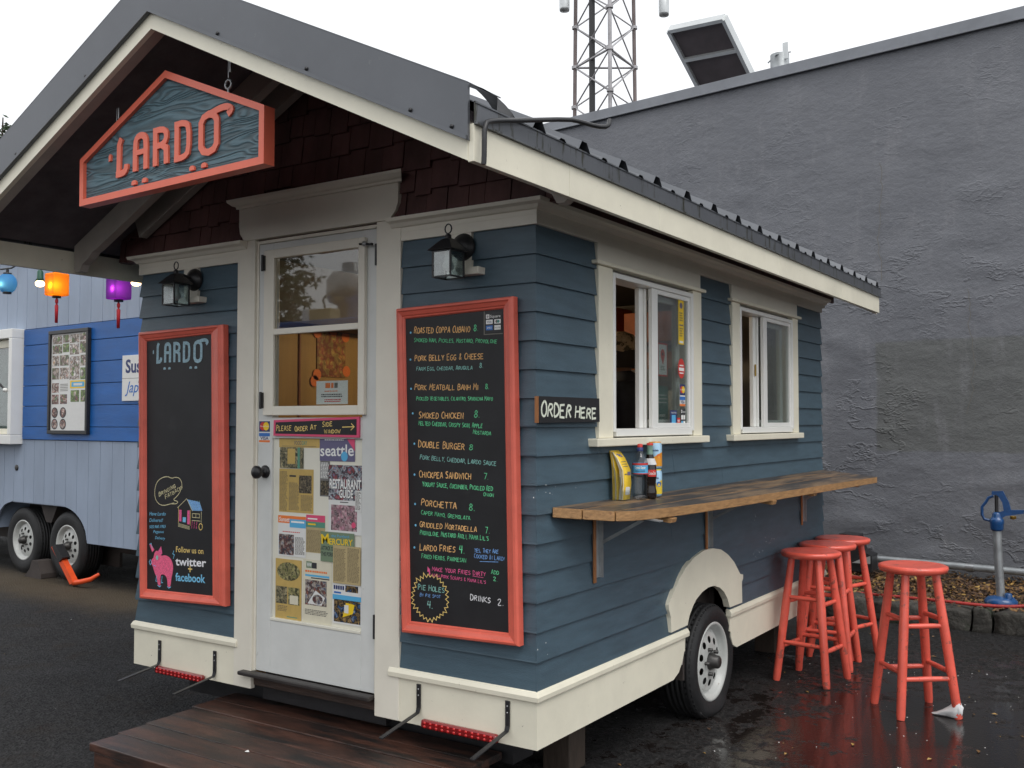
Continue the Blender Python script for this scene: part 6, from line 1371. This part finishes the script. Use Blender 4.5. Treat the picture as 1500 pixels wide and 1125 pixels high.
# ------------------------------------------------------------------ on the counter
def zt(x): return zc(x) + .0005
t = empty('flyer_holder', (.07, .60, zt(.07)), 0, 'clear plastic holder stuffed with curved yellow flyers at the near end of the counter', 'flyer holder')
z0 = zt(.06)
b = MB()
y0, y1 = .560, .650
for P in ([(.028, y0, z0), (.090, y0, z0), (.072, y0, z0 + .10), (.032, y0, z0 + .16)], [(.028, y1, z0), (.090, y1, z0), (.072, y1, z0 + .10), (.032, y1, z0 + .16)]): b.prism(P, (0, .002, 0), 'clear_film')
b.prism([(.090, y0, z0), (.092, y0, z0), (.074, y0, z0 + .10), (.072, y0, z0 + .10)], (0, y1 - y0, 0), 'clear_film'); b.build('holder', t)
for i in range(7):
    b = MB(); o = i * .0065; P = [(.036 + o, .002), (.036 + o * .95, .06), (.034 + o * .8, .12), (.030 + o * .55, .17), (.024 + o * .3 - .004, .212)]
    if i >= 4: P = [(.040 + o, .002), (.046 + o, .07), (.046 + o * .9, .13), (.036 + o * .5, .18), (.026 + o * .2, .206)]
    vs = [(x, y0 + .006, z0 + z) for x, z in P] + [(x, y1 - .006, z0 + z) for x, z in P] + [(x + .0009, y0 + .006, z0 + z) for x, z in P] + [(x + .0009, y1 - .006, z0 + z) for x, z in P]
    n = 5; fs = []
    for k in range(4): fs += [(k, k + 1, k + 1 + n, k + n), (k + 2 * n, k + 3 * n, k + 1 + 3 * n, k + 1 + 2 * n), (k, k + 2 * n, k + 1 + 2 * n, k + 1), (k + n, k + n + 1, k + 1 + 3 * n, k + 3 * n)]
    mat('flyer_yellow', (.82, .55, .03), .5, var=(30, .05)); b.add(vs, fs, 'flyer_yellow' if i in (0, 1, 3, 6) else 'cream_paper', True); o_ = b.build('flyer', t)
    if i == 6:
        b = MB(); L4 = [(P[k][0] + .0012, z0 + P[k][1]) for k in range(5)]
        def at_(u, v):            # u along y 0..1, v along the curve 0..4
            k = min(3, int(v)); f = v - k; return (L4[k][0] * (1 - f) + L4[k + 1][0] * f + .0006, y0 + .006 + (y1 - y0 - .012) * u, L4[k][1] * (1 - f) + L4[k + 1][1] * f)
        def qd(u0, u1, v0, v1, m): b.add([at_(u0, v0), at_(u1, v0), at_(u1, v1), at_(u0, v1)], [(0, 1, 2, 3)], m)
        for k in range(4): qd(.0, .10, k + .01, k + .99, 'cream_paper')
        for a, c in ((.5, 3.25), (.62, 3.4), (.4, 3.5), (.7, 3.15)): qd(a - .12, a + .10, c, c + .22, 'ink_purple')
        for v in (2.25, 2.45, 2.65): qd(.3, .85, v, v + .06, 'ink_tan')
        qd(.6, .95, 1.6, 1.85, 'ink_purple'); qd(.25, .6, 1.65, 1.72, 'ink_tan'); qd(.35, .85, .3, .8, 'white_paper')
        b.build('print', o_)
def bottle(name, label, cat, x, y, parts_):
    t = empty(name, (x, y, zt(x)), 0, label, cat)
    for nm, prof, m, n in parts_: b = MB(); b.lathe(prof, (x, y, zt(x)), (0, 0, 1), m, n); b.build(nm, t)
    return t
x, y = .095, .712; prb = [(0, .002), (.026, .0), (.032, .006), (.0315, .018)]
for i in range(5): prb += [(.0300, .024 + i * .016), (.0325, .030 + i * .016)]
prb += [(.031, .108), (.034, .112), (.034, .160), (.0325, .168), (.024, .190), (.014, .208), (.0125, .214), (.0125, .222)]
wb = bottle('water_bottle', 'clear plastic water bottle with a blue and red label and red cap on the counter', 'bottle', x, y, [('bottle', prb, 'clear_film', 28), ('cap', [(.0145, .212), (.0145, .226), (.011, .228), (.011, .238), (0, .240)], 'ink_navy', 16), ('nozzle', [(.0115, .2285), (.0118, .240), (.009, .243), (0, .244)], 'ink_red', 16)])
b = MB(); b.lathe([(.0345, .112), (.0345, .160)], (x, y, zt(x)), (0, 0, 1), 'ink_sky', 28); lb = b.build('label', wb)
b = MB(); b.lathe([(.0348, .151), (.0348, .160)], (x, y, zt(x)), (0, 0, 1), 'ink_red', 28); b.lathe([(.0348, .112), (.0348, .116)], (x, y, zt(x)), (0, 0, 1), 'ink_red', 28)
def wrap(mb, text, cx, cy, r, ang, z, h, ln, m, d=.0004, bold=.02):
    """lettering bent round a bottle or can, facing world angle ang"""
    tmp = MB(); typed(tmp, text, frame((0, 0, 0), (1, 0, 0), (0, 1, 0)), -ln / 2, 0, ln / 2, 0, h, m, d=0, bold=bold)
    vs = [(cx + (r + d) * math.cos(ang + v[0] / r), cy + (r + d) * math.sin(ang + v[0] / r), z + v[1]) for v in tmp.v]
    mb.add(vs, [list(f) for f in tmp.f], m)
wrap(b, 'Crystal Geyser', x, y, .0346, -1.1, zt(x) + .136, .010, .050, 'ink_white', bold=.03); wrap(b, 'SPRING WATER', x, y, .0346, -1.1, zt(x) + .122, .006, .044, 'ink_navy'); b.build('print', lb)
x, y = .100, .800; colap = [(0, .002), (.026, 0), (.029, .008), (.0295, .030), (.0255, .050), (.0265, .075), (.0305, .105), (.0285, .140), (.020, .170), (.0145, .195)]
cb = bottle('cola_bottle', 'dark glass cola bottle with a red label between the water bottle and the cans', 'bottle', x, y, [('bottle', colap, 'cola', 28), ('neck', [(.0146, .1952), (.0128, .222), (.0135, .232), (.0135, .238)], 'bottle_green', 20), ('crown_cap', [(.0150, .236), (.0148, .242), (.013, .246), (0, .247)], 'ink_red', 18)])
b = MB(); b.lathe([(.0302, .150), (.0262, .162), (.0200, .178)], (x, y, zt(x)), (0, 0, 1), 'tissue', 24); b.build('neck_label', cb)
b = MB(); a0 = -.75; P = []
vs = []; 
for i in range(7):
    a = a0 + (i - 3) * .22
    for z_ in (.098, .128): r = .0312 if z_ < .11 else .0304; vs.append((x + r * math.cos(a), y + r * math.sin(a), zt(x) + z_))
b.add(vs, [(2 * i, 2 * i + 2, 2 * i + 3, 2 * i + 1) for i in range(6)], 'ink_red', True); lb = b.build('label', cb)
b = MB(); wrap(b, 'Coca-Cola', x, y, .0313, a0, zt(x) + .107, .013, .034, 'ink_white', bold=.02); b.build('print', lb)
def can(label, x, y, z, cols, txt):
    t = empty('soda_can', (x, y, z), 0, label, 'can')
    b = MB(); b.lathe([(0, .004), (.022, .0), (.029, .008), (.031, .014), (.031, .108), (.026, .120), (.0255, .122), (.024, .119), (0, .118)], (x, y, z), (0, 0, 1), cols[0], 28); body = b.build('can_body', t)
    b = MB(); vs = []; n = 28
    for i in range(n): a = 2 * math.pi * i / n; hh = .055 + .022 * math.sin(a * 1 + 1.3); vs += [(x + .0313 * math.cos(a), y + .0313 * math.sin(a), z + .014), (x + .0313 * math.cos(a), y + .0313 * math.sin(a), z + hh)]
    b.add(vs, [(2 * i, (2 * i + 2) % (2 * n), (2 * i + 3) % (2 * n), 2 * i + 1) for i in range(n)], cols[1], True)
    vs = []
    for i in range(8):
        for j in range(8): pass
    b.lathe([(.0268, .1195), (.027, .1235), (.0258, .124)], (x, y, z), (0, 0, 1), cols[1], 28)
    wrap(b, txt, x, y, .0316, -1.25, z + .082, .009, .040, 'ink_navy', bold=.03); b.build('print', body)
    b = MB(); a0 = -.55
    for (dz, da, rr, m) in ((.058, 0, .012, cols[2]),): b.add([(x + .0320 * math.cos(a0 + da + rr / .031 * math.cos(k * .524)), y + .0320 * math.sin(a0 + da + rr / .031 * math.cos(k * .524)), z + dz + rr * math.sin(k * .524)) for k in range(12)], [tuple(range(12))], m)
    b.build('fruit_picture', body)
mat('can_blue', (.40, .62, .80), .3, metal=.2); mat('can_orange', (.85, .36, .03), .3, metal=.2); mat('can_yellow', (.85, .62, .05), .3, metal=.2); mat('orange_fruit', (.80, .20, .03), .4)
can('pale blue can with yellow lower half, underneath the orange one', .085, .885, zt(.085), ('can_blue', 'can_yellow', 'ink_blue'), 'Sanpellegrino')
can('pale blue can with orange lower half stacked on the yellow one', .085, .885, zt(.085) + .1245, ('can_blue', 'can_orange', 'orange_fruit'), 'Aranciata')

# ------------------------------------------------------------------ stools
def stool(c, rot, H, label, first=None):
    if first is None:
        t = empty('bar_stool', (0, 0, 0), 0, label, 'stool', 'coral wooden bar stools'); Hs = .76
        b = MB(); b.lathe([(0, Hs - .040), (.145, Hs - .040), (.168, Hs - .033), (.176, Hs - .016), (.173, Hs - .005), (.160, Hs), (.145, Hs - .001), (.10, Hs - .004), (0, Hs - .005)], (0, 0, 0), (0, 0, 1), 'coral_stool', 48); b.build('seat', t)
        L_ = []
        for k in range(4):
            a = k * math.pi / 2; top = Vector((.115 * math.cos(a), .115 * math.sin(a), Hs - .03)); bot = Vector((.218 * math.cos(a), .218 * math.sin(a), 0)); L_.append((top, bot))
            b = MB(); b.tube([top, top.lerp(bot, .4), top.lerp(bot, .97), bot], [.0200, .0245, .0225, .0195], 'coral_stool', 16); b.build('leg', t)
        for k in range(4):
            for fz in ((.37, .73) if k % 2 == 0 else (.33, .69)):
                p = L_[k][0].lerp(L_[k][1], fz); q = L_[(k + 1) % 4][0].lerp(L_[(k + 1) % 4][1], fz)
                b = MB(); b.tube([p, p.lerp(q, .5), q], [.0115, .0140, .0115], 'coral_stool', 10); b.build('rung', t)
        o = t
    else: o = copy_tree(first); tag(o, label)
    o.location = (c[0], c[1], G); o.rotation_euler = (0, 0, rot); o.scale = (1, 1, H / .76)
    return o
st0 = stool((.876, 2.383), R(-97), .772, 'coral wooden stool standing apart on the right, one foot wrapped in tissue')
s1 = stool((.228, 2.722), R(-52), .762, 'nearest coral stool of the cluster tucked under the counter end', st0)
s2 = stool((.205, 3.15), R(-40), .762, 'middle coral stool of the cluster, between the nearest and the farthest', st0)
s3 = stool((.202, 3.51), R(-62), .762, 'farthest coral stool of the cluster, mostly hidden behind the other two', st0)
# tissue round one foot of the lone stool
an = R(-97) + math.pi / 2; fx, fy = .876 + .214 * math.cos(an), 2.383 + .214 * math.sin(an)
b = MB(); bm = bmesh.new(); bmesh.ops.create_icosphere(bm, subdivisions=3, radius=1)
for v in bm.verts:
    p = v.co.copy(); k = noise.noise(p * 2.3) * .45 + noise.noise(p * 5) * .18
    x = p.x * .030 * (1 + k); y = p.y * .028 * (1 + k); z = max(-.98, p.z) * .046 * (1 + k * .5) + .044
    if p.x < -.15: x -= (abs(p.x) - .15) ** 1.2 * .16; z *= max(.12, 1 - (abs(p.x) - .15) * 1.2)
    v.co = Vector((fx + x * .83 - y * .0, fy + y + x * -.1, G + .001 + max(0, z)))
b.add([v.co for v in bm.verts], [[v.index for v in f.verts] for f in bm.faces], 'tissue', True); bm.free(); b.build('tissue_wrap', None)
tag(bpy.data.objects['tissue_wrap'], 'crumpled white tissue round the right front foot of the lone stool', 'tissue')

# ------------------------------------------------------------------ neighbouring trailer (local frame: +x right, -y towards us)
RZ = R(-3); tr = empty('food_trailer', (-7.04, 2.35, G), RZ, 'lilac and royal blue plank sided food trailer on twin wheels', 'food trailer')
dz = -G    # heights were measured above z = 0
def TL_(b, nm, bevel=0): return b.build(nm, tr, bevel, local=True)
b = MB(); b.box(-4.2, 2.6, .022, 2.3, .68 + dz, 3.2 + dz, 'lilac'); b.box(.62, 2.6, .022, 2.3, .40 + dz, .6799 + dz, 'lilac'); b.box(-4.2, -1.12, .022, 2.3, .40 + dz, .6799 + dz, 'lilac'); TL_(b, 'body')
b = MB(); b.box(-4.3, 2.7, -.05, 2.4, 3.2 + dz, 3.26 + dz, 'coping'); TL_(b, 'roof', .01)
b = MB(); b.box(-4.1, 2.5, .35, 2.2, .24 + dz, .399 + dz, 'interior_dark'); b.box(-1.1, .6, .35, .38, .1 + dz, .68 + dz, 'interior_dark'); TL_(b, 'chassis')
x = -1.75
lw = []
while x < 2.3:
    w = .198
    def vplank(z0, z1, x0, x1):
        b = MB(); b.box(x0 + .0025, x1 - .0025, -.0, .021, z0 + dz, z1 + dz, 'lilac'); TL_(b, 'plank', .002)
    vplank(2.436, 3.195, x, x + w)
    # lower planks follow the wheel arch
    x0, x1 = x + .0025, x + w - .0025
    def arch(xx):
        if xx > .62: return .365
        if xx > .14: return .365 + .325 * math.sqrt(max(0, 1 - ((xx - .14) / .48) ** 2))
        if xx > -.80: return .69
        if xx > -1.12: return .365 + .315 * math.sqrt(max(0, 1 - ((xx + .80) / .32) ** 2))
        return .365
    P = [(x0 + (x1 - x0) * i / 6) for i in range(7)]
    b = MB(); b.prism([(xx, 0, arch(xx) + dz) for xx in P] + [(x1, 0, 1.318 + dz), (x0, 0, 1.318 + dz)], (0, .021, 0), 'lilac'); TL_(b, 'plank')
    x += w
zz = [1.322, 1.452, 1.656, 1.86, 2.064, 2.268, 2.432]
for a, c in zip(zz, zz[1:]):
    b = MB(); b.box(-.585, 2.5, -.012, .021, a + .003 + dz, c - .003 + dz, 'royal'); TL_(b, 'siding_board', .002)
b = MB(); b.box(-1.75, 2.5, .002, .0215, 1.319 + dz, 1.3245 + dz, 'interior_dark'); TL_(b, 'shadow_gap')
# service window on the left
b = MB()
for (a, c, e, f) in ((-1.75, -.60, 2.345, 2.44), (-1.75, -.60, 1.275, 1.37), (-.66, -.60, 1.37, 2.345)): b.box(a, c, -.13, .02, e + dz, f + dz, 'vinyl')
TL_(b, 'window_frame', .006)
wfz = empty('window', (0, 0, 0)); wfz.parent = tr; reg(wfz, W[tr.name])
b = MB()
for (a, c, e, f) in ((-1.75, -.665, 2.26, 2.34), (-1.75, -.665, 1.375, 1.43), (-.74, -.665, 1.43, 2.26)): b.box(a, c, -.06, -.02, e + dz, f + dz, 'trim_low')
TL_(b, 'sash', .004)
b = MB(); b.box(-1.75, -.74, -.045, -.040, 1.43 + dz, 2.26 + dz, 'glass'); TL_(b, 'pane')
mat('teal_interior', (.07, .11, .10), .6, var=(6, .4))
b = MB(); b.box(-1.75, -.665, -.01, .0, 1.375 + dz, 2.34 + dz, 'teal_interior'); TL_(b, 'window_back')
b = MB(); b.tube([(-1.25, -.35, 2.42 + dz), (-.98, -.22, 2.05 + dz), (-.70, -.14, 1.83 + dz)], .012, 'black_metal', 8); b.lathe([(.0, -.02), (.022, -.015), (.022, .015), (0, .02)], (-.69, -.14, 1.82 + dz), (0, 1, 0), 'vinyl', 10); TL_(b, 'prop_arm')
bpy.data.objects.remove(wfz)
b = MB(); b.lathe([(.03, 0), (.03, .01), (.018, .012), (0, .012)], (-.70, .0, 1.035 + dz), (0, -1, 0), 'hub', 12); TL_(b, 'outlet')
# wheels
def twheel(x):
    c = W[tr.name] @ Vector((x, .10, .282 + dz)); return c
for x in (-.665, .175):
    make_wheel_parts(tr, (x, .06, .300 + dz), .332, sgn=Vector((0, -1, 0)), local=True)
b = MB(); b.prism([(-.42, .1, .69 + dz), (-.08, .1, .69 + dz), (-.20, .1, .50 + dz), (-.30, .1, .50 + dz)], (0, .2, 0), 'interior_dark'); TL_(b, 'spring_hanger', .01)
ck = empty('wheel_chock', (-7.1, 2.25, G), RZ, 'black wedge chock between the two trailer wheels', 'chock')
b = MB(); b.X = W[tr.name]; b.prism([(-.42, -.05, .0), (-.10, -.05, .0), (-.10, -.05, .05), (-.17, -.05, .17), (-.28, -.05, .17), (-.32, -.05, .08)], (0, .16, 0), 'interior_dark'); b.build('wedge', ck, .006)
bt = empty('wheel_lock', (-6.6, 2.15, .1), RZ, 'orange wheel lock clamped over the right trailer wheel', 'wheel lock')
b = MB(); b.X = W[tr.name]
b.prism([(.20, -.06, .34), (.26, -.06, .365), (.60, -.06, .045), (.54, -.06, .02)], (0, -.055, 0), 'orange_boot'); b.build('arm', bt, .006)
b = MB(); b.X = W[tr.name]; b.prism([(.235, -.05, .345), (.36, -.05, .21), (.43, -.05, .26), (.29, -.05, .375)], (0, -.078, 0), 'black_metal'); b.build('lock_block', bt, .01)
b = MB(); b.X = W[tr.name]; b.tube([(.56, -.088, .035), (.68, -.088, .055), (.80, -.06, .085), (.84, -.0, .13)], [.026, .024, .022, .016], 'orange_boot', 8); b.build('jaw', bt)
# framed picture menu
pm = empty('picture_menu', (-6.7, 2.3, 1.38), RZ, 'black framed board of food photographs on the blue band of the trailer', 'menu board')
b = MB(); b.X = W[tr.name]; x0, x1, z0, z1 = -.045, .665, 1.383 + dz, 2.385 + dz
for (a, c, e, f) in ((x0, x1, z0, z0 + .035), (x0, x1, z1 - .035, z1), (x0, x0 + .035, z0 + .035, z1 - .035), (x1 - .035, x1, z0 + .035, z1 - .035)): b.box(a, c, -.05, -.0125, e, f, 'black_metal')
b.build('frame', pm, .004)
b = MB(); b.X = W[tr.name]; b.box(x0 + .0355, x1 - .0355, -.03, -.0125, z0 + .0355, z1 - .0355, 'white_paper'); pb = b.build('board', pm)
b = MB(); b.X = W[tr.name]; fw = frame((x0 + .04, -.0303, z0 + .04), (1, 0, 0), (0, 0, 1)); Wd, Hd = x1 - x0 - .08, z1 - z0 - .08
def cell(u0, v0, u1, v1, m, d=.0005): rect(b, u0 * Wd, v0 * Hd, u1 * Wd, v1 * Hd, fw, m, d)
random.seed(2)
for (u0, v0, u1, v1, m) in ((.02, .90, .30, .99, 'food_b'), (.32, .91, .50, .99, 'food_a'), (.52, .90, .78, .99, 'food_b'), (.80, .92, .98, .99, 'food_a'), (.02, .80, .30, .89, 'food_a'), (.32, .81, .50, .90, 'food_c'), (.52, .78, .78, .89, 'food_b'), (.80, .79, .98, .91, 'food_a'),
    (.02, .67, .22, .78, 'food_b'), (.24, .67, .50, .78, 'food_a'), (.52, .52, .80, .76, 'food_b'), (.82, .66, .98, .77, 'food_a'), (.02, .53, .22, .65, 'food_a'), (.24, .53, .50, .65, 'food_b'), (.82, .52, .98, .64, 'food_c'), (.02, .39, .22, .49, 'food_d'), (.02, .27, .22, .37, 'food_d'), (.26, .27, .46, .37, 'food_d'), (.56, .29, .80, .41, 'food_c'), (.84, .29, .98, .41, 'food_c')):
    cell(u0, v0, u1, v1, m)
    for k in range(4): disc(b, (u0 + (u1 - u0) * random.uniform(.25, .75)) * Wd, (v0 + (v1 - v0) * random.uniform(.25, .75)) * Hd, .022, .026, fw, random.choice(('food_a', 'food_b', 'food_c', 'food_d')), d=.0009 + .0003 * k, n=10)
cell(.54, .43, .98, .51, 'ink_yellow'); cell(.58, .445, .94, .495, 'ink_sky', .0008); cell(.64, .458, .88, .482, 'white_paper', .0012)
for i in range(5): cell(.26, .405 + i * .017, .48, .411 + i * .017, 'ink_grey')
for i in range(2):
    for j in range(2): disc(b, (.11 + .24 * i) * Wd, (.18 - .12 * j) * Hd, .058, .052, fw, 'ink', d=.0006, n=20); disc(b, (.11 + .24 * i) * Wd, (.18 - .12 * j) * Hd, .046, .042, fw, 'food_d', d=.001, n=20)
b.build('food_pictures', pb)
# half hidden white sign
ss = empty('white_sign', (-5.5, 2.25, 1.7), RZ, 'white sign with blue lettering on the blue band, half hidden by the chalkboard', 'sign')
b = MB(); b.X = W[tr.name]; b.box(1.20, 2.05, -.024, -.0125, 1.688 + dz, 2.098 + dz, 'white_paper'); sb = b.build('board', ss, .002)
b = MB(); b.X = W[tr.name]; fs_ = frame((1.20, -.0243, 1.688 + dz), (1, 0, 0), (0, 0, 1)); typed(b, 'Sushi', fs_, .055, .255, .42, .255, .115, 'ink_navy', bold=.03); typed(b, 'Japanese', fs_, .05, .075, .62, .075, .10, 'ink_blue', bold=.005, shear=.3); rect(b, 0, .20, .85, .204, fs_, 'tile_grey'); b.build('lettering', sb)

# ------------------------------------------------------------------ string of lanterns
paper_mat('paper_blue', (.035, .20, .50), (.14, .48, .9)); paper_mat('paper_yellow', (.70, .28, .01), (1, .33, .01)); paper_mat('paper_purple', (.09, .02, .19), (.30, .03, .50))
mat('glow_blue', (1, .8, .4), emis=((.95, .75, .35), 2.0)); mat('glow_yellow', (1, .9, .4), emis=((1, .85, .25), 4)); mat('glow_pink', (1, .6, .8), emis=((1, .45, .75), 3.2))
mat('socket_green', (.01, .08, .05), .4); mat('tassel', (.42, .01, .02), .6)
LY = 1.6
def lantern(x, z, shape, m, gm, pw, lc, label):
    t = empty('paper_lantern', (x, LY, z), 0, label, 'lantern', 'lit paper lanterns on the string')
    fx_ = Vector((-.30, -.954, 0)) # towards the viewer side of the lot
    b = MB()
    if shape == 'round':
        pr = [(.045, -.078)]
        for i in range(13): tt = -1 + 2 * i / 12; r = .082 * math.sqrt(max(.0, 1 - .6 * tt * tt)); pr += [(r, tt * .072 - .002), (r - .003, tt * .072 + .003)]
        b.lathe(pr + [(.045, .078)], (x, LY, z), (0, 0, 1), m, 28)
    else:
        k = .072; b.box(x - k, x + k, LY - k, LY + k, z - .095, z + .095, m)
    sh = b.build('shade', t, .012 if shape != 'round' else 0)
    b = MB()
    hh_ = .095 if shape != 'round' else .076
    for zz in (z - hh_ - .018, z + hh_): b = MB(); b.lathe([(0, 0), (.036, 0), (.036, .018), (0, .018)], (x, LY, zz), (0, 0, 1), 'black_metal', 18); b.build('cap', t)
    # the lamp inside shows through the paper as a bright spot of its own
    b = MB()
    b.lathe([(0, -.02), (.02, -.01), (.024, 0), (.02, .012), (0, .022)], (x, LY, z - .01), (0, 0, 1), gm, 14); b.build('bulb', t); lamp_light(t, (x + .02, LY - .058, z - .015), pw, lc, .008)
    if shape != 'round':
        b = MB(); b.lathe([(.006, -.0), (.014, -.02), (.012, -.04), (.006, -.05), (.015, -.065), (.012, -.21), (.0, -.21)], (x, LY, z - .115), (0, 0, 1), 'tassel', 10); b.build('tassel', t)
lantern(-6.58, 2.735, 'round', 'paper_blue', 'glow_blue', .07, (1, .85, .5), 'glowing pale blue round paper lantern, leftmost on the string')
lantern(-5.81, 2.664, 'cube', 'paper_yellow', 'glow_yellow', .26, (1, .85, .45), 'glowing yellow orange cube lantern with a red tassel')
lantern(-4.95, 2.573, 'cube', 'paper_purple', 'glow_pink', .17, (1, .62, .8), 'glowing purple cube lantern with a red tassel')
for (x, z, lab) in ((-6.03, 2.755, 'bare glowing bulb in a green socket beside the yellow lantern'), (-4.70, 2.66, 'bare glowing bulb at the right end of the string under the eave')):
    t = empty('string_bulb', (x, LY - .02, z), 0, lab, 'bulb'); b = MB(); b.lathe([(0, .05), (.015, .05), (.025, .035), (.027, -.02), (.038, -.045), (.0, -.045)], (x, LY - .02, z), (0, 0, 1), 'socket_green', 14); b.build('socket', t)
    b = MB(); b.lathe([(.026, 0), (.038, -.016), (.036, -.034), (.02, -.046), (0, -.05)], (x, LY - .02, z - .046), (0, 0, 1), 'bulb_glow', 16); b.build('bulb', t)
b = MB(); b.tube(smooth([(-7.6, LY, 3.05), (-7.0, LY, 2.93), (-6.58, LY, 2.85), (-6.3, LY, 2.92), (-6.03, LY - .02, 2.82), (-5.81, LY, 2.815), (-5.4, LY, 2.79), (-4.95, LY, 2.72), (-4.70, LY - .02, 2.73), (-4.2, LY, 2.74)], 1), .008, 'black_metal', 6)
for (x, z0, z1) in ((-6.58, 2.83, 2.86), (-5.81, 2.79, 2.82), (-4.95, 2.70, 2.73)): b.tube([(x, LY, z0 - .02), (x, LY, z1)], .014, 'black_metal', 6)
b.build('light_string', None); tag(bpy.data.objects['light_string'], 'black cable sagging between the lanterns in front of the trailer', 'cable')

for o in bpy.data.objects:                      # shade smooth by angle where tubes and lathes meet flats is already set per face
    pass
